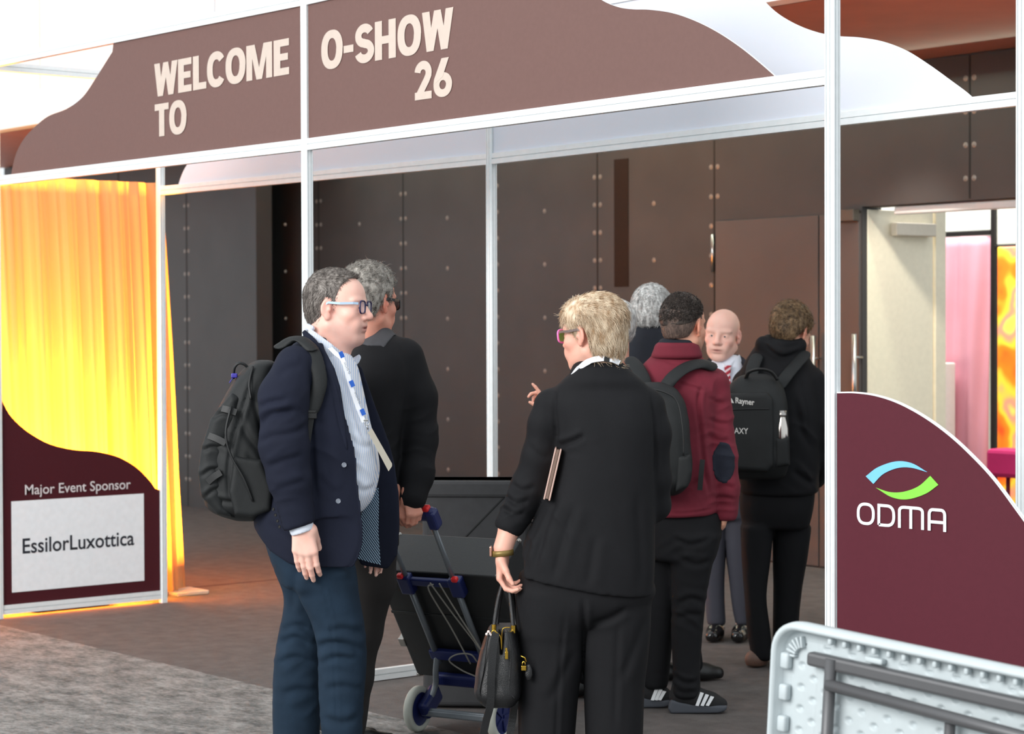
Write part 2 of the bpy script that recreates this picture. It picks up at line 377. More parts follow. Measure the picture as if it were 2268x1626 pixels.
for k, (z, n) in enumerate(((.33, 'lowest of the stack'), (.99, 'top of the stack'))):
    bm = bmesh.new(); rbox(bm, (0, 0, 0), (.5, .36, .655), .01); box(bm, (0, -.181, .2), (.3, .004, .015), mi=1)
    o = obj('white_box', bm, [mat('white_carton', (236, 236, 226), .6), mat('carton_slot', (190, 190, 182), .7)]); o.location = (-2.52, 7.22, z+.0)
    tag(o, 'white storage box before the pink drape, '+n, 'box', 'white storage boxes')
# glowing orange and yellow display
def disp(bm):
    rbox(bm, (0, 0, 0), (.8, .05, 1.95), .01)
M_disp = bpy.data.materials.new('display_print'); M_disp.use_nodes = True; nt = M_disp.node_tree; b_ = nt.nodes['Principled BSDF']
tc = nt.nodes.new('ShaderNodeTexCoord'); vo = nt.nodes.new('ShaderNodeTexNoise'); vo.inputs['Scale'].default_value = 3.3; vo.inputs['Detail'].default_value = 1.5; nt.links.new(tc.outputs['Object'], vo.inputs[0])
rp = nt.nodes.new('ShaderNodeValToRGB'); rp.color_ramp.interpolation = 'EASE'; e = rp.color_ramp.elements; e[0].position = .3; e[0].color = (*srgb(235, 60, 30), 1); e[1].position = .66; e[1].color = (*srgb(255, 236, 90), 1)
for p, c in ((.42, (255, 130, 30)), (.5, (255, 205, 60)), (.58, (255, 150, 120))): q = e.new(p); q.color = (*srgb(*c), 1)
nt.links.new(vo.outputs['Fac'], rp.inputs[0]); nt.links.new(rp.outputs[0], b_.inputs['Base Color']); nt.links.new(rp.outputs[0], b_.inputs['Emission Color']); b_.inputs['Emission Strength'].default_value = .5
ds = part('display_screen', disp, M_disp); ds.location = (-1.40, 7.30, 1.19)
def dring(bm):
    tube(bm, [(-.06+.07*math.cos(t), -.03, .36+.095*math.sin(t)) for t in np.linspace(-2.6, 2.6, 22)], .017, 8); 
part('emblem', dring, M_black, ds, True)
part('bezel', lambda bm: box(bm, (.405, -.01, 0), (.02, .06, 1.97)), mat('bezel_white', (250, 225, 190), .5), ds)
tag(ds, 'glowing orange and yellow printed display seen past the black post', 'display')
mg = empty('magenta_stool', (-1.40, 7.02, 0)); tag(mg, 'magenta upholstered stool in front of the glowing orange display', 'stool')
part('seat', lambda bm: rbox(bm, (0, 0, .62), (.44, .24, .2), .03), mat('magenta_fabric', (190, 30, 100), .8), mg)
for sx in (-1, 1):
    for sy in (-1, 1): part('leg', lambda bm: tube(bm, [(sx*.19, sy*.1, 0), (sx*.17, sy*.08, .54)], .016, 8), mat('stool_leg', (120, 30, 70), .6), mg, True)
sn = empty('stanchion', (-1.93, 6.75, 0)); tag(sn, 'grey metal stanchion standing by the orange display', 'stanchion')
part('pole', lambda bm: tube(bm, [(0, 0, .02), (0, 0, 1.02)], .03, 14), M_chrome, sn, True); part('base', lambda bm: lathe(bm, [(0, 0), (.17, 0), (.16, .02), (.04, .035), (0, .035)], 24), M_chrome, sn, True)
part('belt_head', lambda bm: lathe(bm, [(0, 0), (.035, 0), (.035, .07), (.02, .085), (0, .085)], 20, Matrix.Translation((0, 0, 1.0))), M_black, sn, True)

# ------------------------------------------------------------------ exhibition archway
ZR, ZT = 2.364, 3.0            # lower edges of the rails
L3, DV = 3.01, 1.03
M_alu = mat('white_aluminium', (236, 240, 241), .35, .05, spec=.5)
M_foam = mat('white_panel_edge', (245, 246, 248), .6)
M_fascia = mat('hazed_brown_print', (113, 85, 80), .6, spec=.25, noise=.03, nscale=60)  # maroon-brown print, base colour paled for the haze washing over it
M_maroon = mat('maroon_printed_panel', (72, 20, 29), .65, spec=.25, noise=.03, nscale=60)
M_white_panel = mat('white_fascia_back', (222, 226, 236), .55, noise=.015, nscale=1.2)
M_letter = mat('cream_vinyl_letter', (205, 188, 176), .55)
arch = empty('exhibition_archway', (0, 0, 0)); tag(arch, 'white aluminium exhibition archway with brown WELCOME TO O-SHOW 26 fascia', 'archway')
def post_profile(w=.021, g=.0035, d=.005, ch=.006):
    p = []
    for k in range(4):
        a = k*PI/2; R2 = lambda x, y: (x*math.cos(a)-y*math.sin(a), x*math.sin(a)+y*math.cos(a))
        p += [R2(w, -w+ch), R2(w, -.006-g), R2(w-d, -.006-g), R2(w-d, -.006+0*g), R2(w, -.006), R2(w, .006), R2(w-d, .006), R2(w-d, .006+g), R2(w, .006+g), R2(w, w-ch)]
    return p
def rail_profile(h=.05, w=.03, g=.0022):
    z = [(-w/2, 0), (w/2, 0), (w/2, h/2-g), (w/2-.006, h/2-g), (w/2-.006, h/2+g), (w/2, h/2+g), (w/2, h), (-w/2, h), (-w/2, h/2+g), (-w/2+.006, h/2+g), (-w/2+.006, h/2-g), (-w/2, h/2-g)]
    return z
def post(u, v, z1, z0=0.0, d=(0, 0)):
    bm = bmesh.new(); extrude_profile(bm, post_profile(), (u, v, z0+.0), (u+d[0], v+d[1], z1), up=(0, 1, 0)); return obj('post', bm, M_alu, arch)
def rail(a, b, h=.05):
    bm = bmesh.new(); extrude_profile(bm, rail_profile(h), a, b); return obj('rail', bm, M_alu, arch)
OFF = .021
P2u = .012
post(-3.0, 0, 3.06); post(0, 0, 3.06); post(3.012, 0, 3.3)
post(-3.0, DV, 3.06); post(P2u, DV, 3.06); post(3.004, DV, 3.06)
for u in (-3.0, 0, 3.012, P2u):   # levelling feet
    part('levelling_foot', lambda bm: lathe(bm, [(0, 0), (.02, 0), (.02, .006), (.008, .01), (.008, .02), (0, .02)], 14, Matrix.Translation((u, DV if u in (P2u,) else 0, 0))), M_alu, arch)
# front rails (they hang a touch low at mid span)
rail((-3+OFF, 0, ZR+.007), (-OFF, 0, ZR-.004)); rail((OFF, 0, ZR-.004), (3.012-OFF, 0, ZR+.005))
rail((-3+OFF, 0, ZT+.018), (-OFF, 0, ZT-.010)); rail((OFF, 0, ZT-.010), (3.012-OFF, 0, ZT+.0))
rail((-3+OFF, DV, ZR-.004), (P2u-OFF, DV, ZR-.016)); rail((P2u+OFF, DV, ZR-.016), (3.004-OFF, DV, ZR+.006))
rail((-3+OFF, DV, ZT), (P2u-OFF, DV, ZT-.01)); rail((P2u+OFF, DV, ZT-.01), (3.004-OFF, DV, ZT))
for u in (-3.0, 0, 3.008): rail((u, OFF, ZT), (u, DV-OFF, ZT))
rail((-3.0, OFF, .022), (-3.0, DV-OFF, .022)); rail((0, OFF, .004), (.008, DV-OFF, .004))
rail((3.012, OFF, .004), (3.006, DV-OFF, .004)); rail((3.012+OFF, 0, .004), (4.0, 0, .004))
# front fascia panels
def Pv(v): return lambda x, y, t: (x, v+t, y)
cl = smoothpts([onV(x, y, 0) for x, y in [(26, 388), (36, 345), (52, 312), (75, 285), (108, 258), (150, 241), (185, 215), (213, 175), (235, 140), (254, 110)]], 6)
cl[0] = (cl[0][0], ZR+.045); cl[-1] = (cl[-1][0], ZT+.02)
poly = cl+[(-OFF, ZT-.005), (-OFF, ZR+.04)]
bm = bmesh.new(); prism(bm, poly[::-1], Pv(-.005), .01, 0, 1); fl = obj('fascia_panel', bm, [M_fascia, M_foam], arch)
cr = smoothpts([onV(x, y, 0) for x, y in [(1322, -8), (1345, 6), (1375, 17), (1405, 21), (1440, 22), (1490, 29), (1540, 46), (1590, 71), (1640, 104), (1685, 140), (1726, 176)]], 6)
cr[0] = (cr[0][0]-.02, ZT+.02); cr[-1] = (cr[-1][0], ZR+.045)
poly = [(OFF, ZR+.04), (OFF, ZT-.005)]+cr
bm = bmesh.new(); prism(bm, poly, Pv(-.005), .01, 0, 1); fr = obj('fascia_panel', bm, [M_fascia, M_foam], arch)
def wordbox(p0, p1, q0, q1, Pf): pass
def lettering(name, s, P, x0, x1, y0, y1, m, parent, **k):
    bm = bmesh.new(); put_word(bm, s, P, x0, x1, y0, y1, **k); return obj(name, bm, m, parent, recalc=False)
def bx4(v, xa, ya, xb, yb, xc, yc):   # u-range and z-range from three corners
    A = onV(xa, ya, v); B = onV(xb, yb, v); C_ = onV(xc, yc, v); return A, B, C_
A, B, C_ = bx4(-.005, 343, 214, 645, 165, 343, 141)
lettering('lettering', 'WELCOME', Pv(-.005), A[0], B[0], (A[1]+B[1])/2, (A[1]+B[1])/2+(C_[1]-A[1]), M_letter, fl, tracking=.0)
A, B, C_ = bx4(-.005, 344, 304, 416, 298, 343, 232)
lettering('lettering', 'TO', Pv(-.005), A[0], B[0], A[1], C_[1], M_letter, fl)
A, B, C_ = bx4(-.005, 713, 155, 1007, 105, 713, 68)
lettering('lettering', 'O-SHOW', Pv(-.005), A[0], B[0], B[1], onV(1007, 15, -.005)[1], M_letter, fr)
A, B, C_ = bx4(-.005, 919, 223, 1005, 214, 919, 139)
lettering('lettering', '26', Pv(-.005), A[0], B[0], A[1], C_[1], M_letter, fr)
# back fascia, plain white side towards us
cl = smoothpts([onV(x, y, DV) for x, y in [(395, 415), (402, 393), (412, 371), (430, 345), (455, 322), (490, 305)]], 6)
cl[0] = (cl[0][0], ZR+.03); dx = cl[-1]
cl += smoothpts([dx, (dx[0]+.25, dx[1]+.08), (dx[0]+.38, dx[1]+.2), (dx[0]+.46, ZT+.02)], 6)[1:]
bm = bmesh.new(); prism(bm, (cl+[(P2u-OFF, ZT), (P2u-OFF, ZR+.02)])[::-1], Pv(DV-.005), .01, 0, 1); obj('fascia_panel', bm, [M_white_panel, M_foam], arch)
cr = smoothpts([onV(x, y, DV) for x, y in [(1640, -62), (1668, -30), (1690, 0), (1722, 30), (1765, 55), (1812, 72), (1858, 80), (1905, 83), (1955, 92), (2005, 111), (2055, 142), (2105, 178), (2140, 204), (2162, 224)]], 6)
cr[0] = (cr[0][0], ZT+.02); cr[-1] = (cr[-1][0], ZR+.045)
bm = bmesh.new(); prism(bm, [(P2u+OFF, ZR+.02), (P2u+OFF, ZT)]+cr, Pv(DV-.005), .01, 0, 1); obj('fascia_panel', bm, [M_white_panel, M_foam], arch)
# sponsor panel between the two left posts
US = -3.0
def Pu(u): return lambda x, y, t: (u-t, x, y)
top = smoothpts([onU(x, y, US) for x, y in [(2, 884), (18, 915), (40, 940), (70, 963), (110, 984), (160, 996), (215, 1001), (262, 1013), (300, 1035), (328, 1062), (346, 1086)]], 6)
top[0] = (OFF, top[0][1]+.01); top[-1] = (DV-OFF, top[-1][1])
bm = bmesh.new(); prism(bm, [(OFF, .06)]+[(DV-OFF, .06)]+top[::-1], lambda x, y, t: (US+.005-t, x, y), .01, 0, 1); sp = obj('sponsor_panel', bm, [M_maroon, M_foam], arch)
q = [onU(x, y, US+.006) for x, y in [(25, 1110), (318, 1094), (318, 1288), (26, 1311)]]
y0, y1 = q[0][0], q[1][0]; z1 = (q[0][1]+q[1][1])/2; z0 = (q[2][1]+q[3][1])/2
bm = bmesh.new(); box(bm, (US+.0065, (y0+y1)/2, (z0+z1)/2), (.003, y1-y0, z1-z0)); lb = obj('logo_board', bm, mat('white_print', (242, 243, 246), .6), sp)
Ps = lambda a, b, t: (US+.008-t, a, b)
A = onU(50, 1225, US+.008); B = onU(297, 1208, US+.008); C_ = onU(50, 1193, US+.008)
text_mesh('EssilorLuxottica', Ps, A[0], B[0], (A[1]+B[1])/2-.002, (A[1]+B[1])/2+(C_[1]-A[1])*1.03, 'lettering', mat('ink_black', (30, 32, 42), .6), lb, bold=.012, lift=.0012)
A = onU(55, 1100, US+.006); B = onU(289, 1090, US+.006); C_ = onU(55, 1072, US+.006)
text_mesh('Major Event Sponsor', Ps, A[0], B[0], (A[1]+B[1])/2-.004, (A[1]+B[1])/2+(C_[1]-A[1]), 'lettering', mat('white_vinyl', (225, 215, 216), .6), sp, bold=.006, lift=.0005)
# quarter-round wing panel right of the arch
cr = smoothpts([onV(x, y, 0) for x, y in [(1857, 868), (1895, 868), (1940, 874), (1990, 890), (2045, 919), (2100, 958), (2150, 1003), (2205, 1062), (2268, 1147)]], 6)
cr += smoothpts([cr[-1], (3.90, .85), (4.0, .62), (4.04, .35), (4.05, .05)], 6)[1:]
cr[0] = (3.035, cr[0][1])
bm = bmesh.new(); prism(bm, [(3.035, .05)]+cr, Pv(-.005), .012, 0, 1); wg = obj('wing_panel', bm, [mat('wing_print', (86, 32, 44), .65, spec=.25, noise=.03, nscale=60), M_foam], arch)
bm = bmesh.new()   # bright border line printed along the curve
cp = [np.array(c) for c in cr]
for i in range(len(cp)-1):
    d = cp[i+1]-cp[i]; n = np.array((d[1], -d[0])); n = n/max(1e-9, np.linalg.norm(n))*.0045
    bm.faces.new([bm.verts.new((c[0], -.0062, c[1])) for c in (cp[i], cp[i+1], cp[i+1]-n*-1, cp[i]-n*-1)])
obj('border', bm, M_foam, wg)
PW = lambda p: onV(p[0], p[1], -.006)
def swoosh(pts_out, pts_in, m, nm):
    o = smoothpts([PW(p) for p in pts_out], 8); i_ = smoothpts([PW(p) for p in pts_in], 8); bm = bmesh.new(); n = min(len(o), len(i_))
    for k in range(n-1): bm.faces.new([bm.verts.new((c[0], -.0075, c[1])) for c in (o[k], o[k+1], i_[k+1], i_[k])])
    obj(nm, bm, m, wg)
swoosh([(1918, 1055), (1945, 1035), (1985, 1022), (2020, 1026), (2055, 1046)], [(1935, 1072), (1957, 1050), (1988, 1037), (2018, 1036), (2055, 1046)], mat('sky_blue_print', (120, 198, 240), .5), 'blue_swoosh')
swoosh([(1940, 1080), (1975, 1101), (2010, 1106), (2050, 1094), (2079, 1074)], [(1940, 1080), (1972, 1090), (2003, 1089), (2035, 1077), (2061, 1054)], mat('lime_print', (136, 222, 74), .5), 'green_swoosh')
bm = bmesh.new(); SK = []
def cap(ch, x0, x1):
    w = x1-x0; e = .13/2
    if ch == 'O': p = arcpts(x0+w/2, .5, w/2-.055, .445, 0, 360, 40, 2.6)
    if ch == 'D': p = [(x0+.06, .055), (x0+.06, .945)]+arcpts(x0+w*.5, .5, w*.5-.055, .445, 90, -90, 20, 2.6)+[(x0+.06, .055)]
    if ch == 'M':
        SK.append([(x0+.06, 0)]+arcpts(x0+w*.25+.02, .74, w*.25-.04, .205, 180, 90, 8, 2.6)+arcpts(x0+w*.75-.02, .74, w*.25-.04, .205, 90, 0, 8, 2.6)+[(x1-.06, 0)]); SK.append([(x0+w/2, 0), (x0+w/2, .945)]); return
    if ch == 'A':
        SK.append([(x0+.06, 0)]+arcpts(x0+w*.3, .70, w*.3-.06, .245, 180, 90, 8, 2.4)+arcpts(x1-w*.3, .70, w*.3-.06, .245, 90, 0, 8, 2.4)+[(x1-.06, 0)]); SK.append([(x0+.06, .40), (x1-.06, .40)]); return
    SK.append(p)
cap('O', 0, .86); cap('D', 1.02, 1.86); cap('M', 2.02, 3.24); cap('A', 3.44, 4.28)
A = PW((1899, 1161)); B = PW((2097, 1178)); C_ = PW((1899, 1113)); za = (A[1]+B[1])/2; hh = C_[1]-A[1]
for k_, s in enumerate(SK):
    for qd in stroke_quads(s, .135): bm.faces.new([bm.verts.new((A[0]+x/4.28*(B[0]-A[0]), -.0075-.0006*k_, za+y*hh)) for x, y in qd])
obj('lettering', bm, mat('bright_white_print', (248, 248, 252), .5), wg)

# ------------------------------------------------------------------ backlit curtain in the left tower
M_cur = bpy.data.materials.new('sheer_curtain'); M_cur.use_nodes = True; nt = M_cur.node_tree; nt.nodes.remove(nt.nodes['Principled BSDF'])
df = nt.nodes.new('ShaderNodeBsdfDiffuse'); tl = nt.nodes.new('ShaderNodeBsdfTranslucent'); mxs = nt.nodes.new('ShaderNodeMixShader')
for n in (df, tl): n.inputs['Color'].default_value = (*srgb(206, 168, 124), 1)
mxs.inputs[0].default_value = .45; nt.links.new(df.outputs[0], mxs.inputs[1]); nt.links.new(tl.outputs[0], mxs.inputs[2]); nt.links.new(mxs.outputs[0], nt.nodes['Material Output'].inputs[0])
def cpath(z):
    k = (2.45-z)/2.45; vend = 1.115+.105*k**.8
    pts = []
    N = 330
    for i in range(N+1):
        t = i/N*3.3
        if t < 1.7: u, v = -3.24, vend-1.7+t; n = (1, 0)
        elif t < 1.86: a = (t-1.7)/.16*PI/2; u, v = -3.34+.1*math.cos(a), vend+.1*math.sin(a); n = (math.cos(a), math.sin(a))
        else: u, v = -3.34-(t-1.86), vend+.1; n = (0, 1)
        w = (.016+.020*k)*(math.sin(t*2*PI/.15+2.2*math.sin(t*3.1)+k*.9)+.5*math.sin(t*2*PI/.062+1.6*math.sin(t*7)+1.5*k)+.25*math.sin(t*2*PI/.031+3*k))
        pts.append((u+n[0]*w, v+n[1]*w, z))
    return pts
bm = bmesh.new(); rows = [[bm.verts.new(p) for p in cpath(z)] for z in np.linspace(.03, 2.535, 30)]
for r0, r1 in zip(rows, rows[1:]):
    for k in range(len(r0)-1): bm.faces.new((r0[k], r0[k+1], r1[k+1], r1[k]))
cur = obj('curtain', bm, M_cur, None, True)
tag(cur, 'pleated cream curtain glowing orange and yellow inside the left tower', 'curtain')
bm = bmesh.new(); rbox(bm, (-3.27, 1.33, .012), (.22, .22, .024), .006); box(bm, (-3.30, 1.20, .04), (.03, .03, .05)); cbp = obj('curtain_base_plate', bm, mat('base_plate_cream', (214, 204, 186), .5))
tag(cbp, 'small cream base plate on the carpet under the curtain corner', 'base plate')
up = empty('led_uplighter', (-3.11, .50, 0)); tag(up, 'small black floor uplighter hidden behind the sponsor panel', 'lamp')
part('housing', lambda bm: rbox(bm, (0, 0, .05), (.10, .5, .07), .008), M_black, up); part('lens', lambda bm: rbox(bm, (0, 0, .09), (.08, .46, .01), .003), mat('amber_lens', (255, 170, 60), .3, emit=(255, 150, 30), estr=6), up)
area('uplighter_low', (-3.11, .50, .12), (PI, .20, 0), 300, (1, .40, .03), .07, .9)
area('uplighter_glow', (-3.50, .45, .15), (PI, -.05, 0), 900, (1, .36, .03), .2, .9)
area('uplighter_floor', (-3.045, .5, .013), (0, -PI/2+.1, 0), 2.5, (1, .20, .04), .016, .95)
area('cove_wash', (-2.5, 4.95, 3.22), (-.35, 0, 0), 40, (.93, 1, .80), 9.0, .12)
light('orange_ceiling_wash', 'SPOT', (4.2, 1.0, .3), (.9, 3.15, 3.26), 430, (1, .24, .06), .05, spot=.5)
light('orange_left_wash', 'SPOT', (-3.6, 1.6, .3), (-8.2, 3.4, 3.26), 160, (1, .22, .05), .05, spot=.6)

# ------------------------------------------------------------------ folding table standing on its long edge
M_hdpe = mat('white_moulded_plastic', (190, 199, 202), .42, spec=.4)
M_tub = mat('grey_tube', (92, 92, 94), .45, .3)
tb = empty('folding_table', (0, 0, 0)); tag(tb, 'white plastic folding table stood on its side, grey frame outwards, right foreground', 'table')
ZT0 = 5.1
P0 = CAM+ray(1722, 1368)*ZT0                    # upper left corner
vpx, vpy = -3200.0, 330.0
dr3 = -(vpx-1134)/FPX*cR+(vpy-813)/FPX*cU*1.0-cF; dr3 = dr3/np.linalg.norm(dr3)     # along the edge, to the right
hx = np.array([dr3[0], dr3[1], 0]); hx = hx/np.linalg.norm(hx); tz = dr3[2]
ez = np.array([0, 0, 1.0])-dr3*tz; ez = ez/np.linalg.norm(ez)
en = np.cross(dr3, ez); en = en/np.linalg.norm(en)
if np.dot(en, CAM-P0) < 0: en = -en
TW, TH = 1.83, .745
Tm = Matrix(((dr3[0], en[0], ez[0], P0[0]), (dr3[1], en[1], ez[1], P0[1]), (dr3[2], en[2], ez[2], P0[2]), (0, 0, 0, 1)))
tb.matrix_world = Tm
def rrect(x0, x1, z0, z1, r, n=8):
    p = []
    for cx, cz, a0 in ((x1-r, z1-r, 0), (x0+r, z1-r, 90), (x0+r, z0+r, 180), (x1-r, z0+r, 270)):
        p += [(cx+r*math.cos(math.radians(a0+90*k/n)), cz+r*math.sin(math.radians(a0+90*k/n))) for k in range(n+1)]
    return p
bm = bmesh.new()
rr = .075
def loop(off, y, rad): return [bm.verts.new((a, y, b)) for a, b in rrect(off, TW-off, -TH+off, -off, max(rad, .01))]
rings = [loop(0, -.022, rr), loop(-.002, 0, rr+.002), loop(.0, .018, rr), loop(.006, .026, rr-.005), loop(.013, .026, rr-.012), loop(.018, .018, rr-.016), loop(.021, -.005, rr-.02), loop(.03, -.012, rr-.028), loop(.05, -.0135, rr-.035)]
for r0, r1 in zip(rings, rings[1:]):
    n = len(r0)
    for k in range(n): bm.faces.new((r0[k], r0[(k+1) % n], r1[(k+1) % n], r1[k]))
bm.faces.new(rings[0]); 
# dimpled underside as a fine grid
nx, nz = 520, 230; x0, x1, z0, z1 = .045, TW-.045, -TH+.045, -.045
gx = np.linspace(x0, x1, nx); gz = np.linspace(z0, z1, nz); X, Z = np.meshgrid(gx, gz, indexing='ij')
px_, pz_ = .074, .053
ci = np.round(X/(px_*.5)); zz = Z-np.where(ci % 2 == 0, 0, pz_/2); dx_ = X-ci*px_*.5; dz_ = zz-np.round(zz/pz_)*pz_
dd = np.sqrt((dx_/.0105)**2+(dz_/.008)**2); dim = .010*np.clip(1.15-dd, 0, 1)
Y = -.012-dim
rib = np.clip(1-np.abs(X-.118)/.003, 0, 1)*.002; Y = Y+rib
co = np.stack([X, Y, Z], -1).reshape(-1, 3)
me = bpy.data.meshes.new('g'); ii = np.arange(nx*nz).reshape(nx, nz)
F4 = np.stack([ii[:-1, :-1], ii[1:, :-1], ii[1:, 1:], ii[:-1, 1:]], -1).reshape(-1, 4)
off0 = len(bm.verts); bm.verts.ensure_lookup_table()
me.from_pydata(co.tolist(), [], F4.tolist()); bm.from_mesh(me); bpy.data.meshes.remove(me)
for k in range(9):      # moulded lugs down the short edge and ribs along the top edge
    rbox(bm, (.034, 0, -.10-k*.078), (.026, .022, .040), .006)
for k in range(38): rbox(bm, (.17+k*.043, .002, -.030), (.012, .020, .016), .004)
for k in range(6):
    a = math.radians(100+k*16); rbox(bm, (.085+.038*math.cos(a), -.004, -.085+.038*math.sin(a)), (.006, .016, .028), .002, Matrix.Rotation(-(a-PI/2), 3, 'Y'))
for k in range(4): rbox(bm, (.30+k*.42, .0, -.052), (.05, .02, .014), .004)
tt = obj('tabletop', bm, M_hdpe, tb, True, recalc=True)
# embossed faint maker's oval, unreadable
def tz_(bm, a, b, r, flat=1): tube(bm, [a, b], r, 12, flat=flat)
part('edge_rail', lambda bm: rbox(bm, (.98, .006, -.080), (1.74, .030, .034), .008), M_tub, tb)
part('edge_rail', lambda bm: rbox(bm, (.98, .006, -.665), (1.74, .030, .034), .008), M_tub, tb)
part('leg_frame', lambda bm: (tz_(bm, (.185, .02, -.068), (.185, .02, -.68), .0145), tz_(bm, (.185, .028, -.128), (1.12, .034, -.150), .0145), tz_(bm, (.185, .028, -.60), (1.12, .034, -.58), .0145), tz_(bm, (.53, .02, -.14), (.53, .02, -.595), .0125), tz_(bm, (1.12, .034, -.150), (1.12, .034, -.58), .0145)), M_tub, tb, True)
part('leg_frame', lambda bm: (tz_(bm, (1.64, .02, -.068), (1.64, .02, -.68), .0145), tz_(bm, (1.18, .012, -.2), (1.64, .02, -.17), .0145), tz_(bm, (1.18, .012, -.55), (1.64, .02, -.57), .0145)), M_tub, tb, True)
# ------------------------------------------------------------------ implicit-surface modelling for people, clothes and bags
def axis(lo, hi, h, fine=()):
    out = [lo]; x = lo
    while x < hi:
        s = h
        for a, b, hf in fine:
            if a-1e-9 <= x < b: s = min(s, hf)
        x += s; out.append(x)
    return np.array(out, np.float32)
def smin(a, b, k):
    if k <= 0: return np.minimum(a, b)
    h = np.maximum(k-np.abs(a-b), 0)/k
    return np.minimum(a, b)-h*h*k*.25
def V3(*p): return np.array(p, float)
class Vol:
    def __init__(s, lo, hi, h=.006, fine=None):
        f = fine or ([], [], [])
        s.ax = [axis(lo[i], hi[i], h, f[i]) for i in range(3)]; s.h = h
        s.D = np.full([len(a) for a in s.ax], .5, np.float32)
    def win(s, lo, hi, pad):
        sl = []
        for i in range(3):
            a = int(np.searchsorted(s.ax[i], lo[i]-pad)); b = int(np.searchsorted(s.ax[i], hi[i]+pad)); sl.append(slice(max(0, a-1), min(len(s.ax[i]), b+1)))
        return tuple(sl)
    def grid(s, sl): return s.ax[0][sl[0]][:, None, None], s.ax[1][sl[1]][None, :, None], s.ax[2][sl[2]][None, None, :]
    def put(s, lo, hi, fn, k, mode='u'):
        sl = s.win(lo, hi, k+3*s.h)
        if any(q.stop <= q.start for q in sl): return
        d = fn(*s.grid(sl)).astype(np.float32)
        if mode == 'u': s.D[sl] = smin(s.D[sl], d, k)
        elif mode == 's': s.D[sl] = -smin(-s.D[sl], d, k)
    def cone(s, p1, r1, p2, r2, k=.02, mode='u', flat=None):
        p1 = V3(*p1); p2 = V3(*p2); ax = p2-p1; L2 = max(float(ax@ax), 1e-12); R_ = max(r1, r2)
        def fn(X, Y, Z):
            x = X-p1[0]; y = Y-p1[1]; z = Z-p1[2]
            t = np.clip((x*ax[0]+y*ax[1]+z*ax[2])/L2, 0, 1)
            x = x-t*ax[0]; y = y-t*ax[1]; z = z-t*ax[2]
            if flat is not None:
                n, q = flat; dt = (x*n[0]+y*n[1]+z*n[2])*(1/q-1); x = x+dt*n[0]; y = y+dt*n[1]; z = z+dt*n[2]
            return np.sqrt(x*x+y*y+z*z)-(r1+t*(r2-r1))
        s.put(np.minimum(p1, p2)-R_, np.maximum(p1, p2)+R_, fn, k, mode); return s
    def chain(s, pts, k=.02, flat=None, **kw):
        for a, b in zip(pts, pts[1:]): s.cone(a[:3], a[3], b[:3], b[3], k, flat=flat, **kw)
        return s
    def ell(s, c, r, k=.02, R=None, mode='u'):
        c = V3(*c); r = V3(*r); m = max(r)
        def fn(X, Y, Z):
            x = X-c[0]; y = Y-c[1]; z = Z-c[2]
            if R is not None: x, y, z = (R[0, i]*x+R[1, i]*y+R[2, i]*z for i in range(3))
            k0 = np.sqrt((x/r[0])**2+(y/r[1])**2+(z/r[2])**2); k1 = np.sqrt((x/r[0]**2)**2+(y/r[1]**2)**2+(z/r[2]**2)**2)+1e-9
            return k0*(k0-1)/k1
        s.put(c-m, c+m, fn, k, mode); return s
    def rbox(s, c, hlf, rad, k=.01, R=None, mode='u'):
        c = V3(*c); hlf = V3(*hlf); m = float(np.linalg.norm(hlf))
        def fn(X, Y, Z):
            x = X-c[0]; y = Y-c[1]; z = Z-c[2]
            if R is not None: x, y, z = (R[0, i]*x+R[1, i]*y+R[2, i]*z for i in range(3))
            qx = np.abs(x)-hlf[0]+rad; qy = np.abs(y)-hlf[1]+rad; qz = np.abs(z)-hlf[2]+rad
            return np.sqrt(np.maximum(qx, 0)**2+np.maximum(qy, 0)**2+np.maximum(qz, 0)**2)+np.minimum(np.maximum(qx, np.maximum(qy, qz)), 0)-rad
        s.put(c-m, c+m, fn, k, mode); return s
    def loft(s, rows, k=.03, e=2.3, mode='u', cap=.02):
        """rows: (z, cx, cy, wx, wy) -> elliptical solid along z"""
        rows = sorted(rows); A = np.array(rows, float); z0, z1 = A[0, 0], A[-1, 0]
        lo = (min(A[:, 1]-A[:, 3]), min(A[:, 2]-A[:, 4]), z0); hi = (max(A[:, 1]+A[:, 3]), max(A[:, 2]+A[:, 4]), z1)
        sl = s.win(lo, hi, k+3*s.h); zz = s.ax[2][sl[2]]
        # smooth interpolation of the rows
        def interp(col):
            z = A[:, 0]; v = A[:, col]
            m = np.gradient(v, z) if len(z) > 2 else np.full(len(z), (v[-1]-v[0])/(z[-1]-z[0]))
            x = np.clip(zz, z0, z1); i = np.clip(np.searchsorted(z, x)-1, 0, len(z)-2); hh = z[i+1]-z[i]; t = (x-z[i])/hh
            return ((2*t**3-3*t**2+1)*v[i]+(t**3-2*t**2+t)*hh*m[i]+(-2*t**3+3*t**2)*v[i+1]+(t**3-t**2)*hh*m[i+1])[None, None, :]
        cx, cy, wx, wy = (interp(i) for i in (1, 2, 3, 4))
        X, Y, Z = s.grid(sl)
        q = (np.abs((X-cx)/wx)**e+np.abs((Y-cy)/wy)**e)**(1/e)
        d = (q-1)*np.minimum(wx, wy)
        dz = np.maximum(z0-Z, Z-z1)+cap
        d = np.where(dz > 0, np.sqrt(np.maximum(d+cap, 0)**2+dz**2)-cap, d) if cap else np.maximum(d, dz)
        d = d.astype(np.float32)
        if mode == 'u': s.D[sl] = smin(s.D[sl], d, k)
        else: s.D[sl] = -smin(-s.D[sl], d, k)
        return s
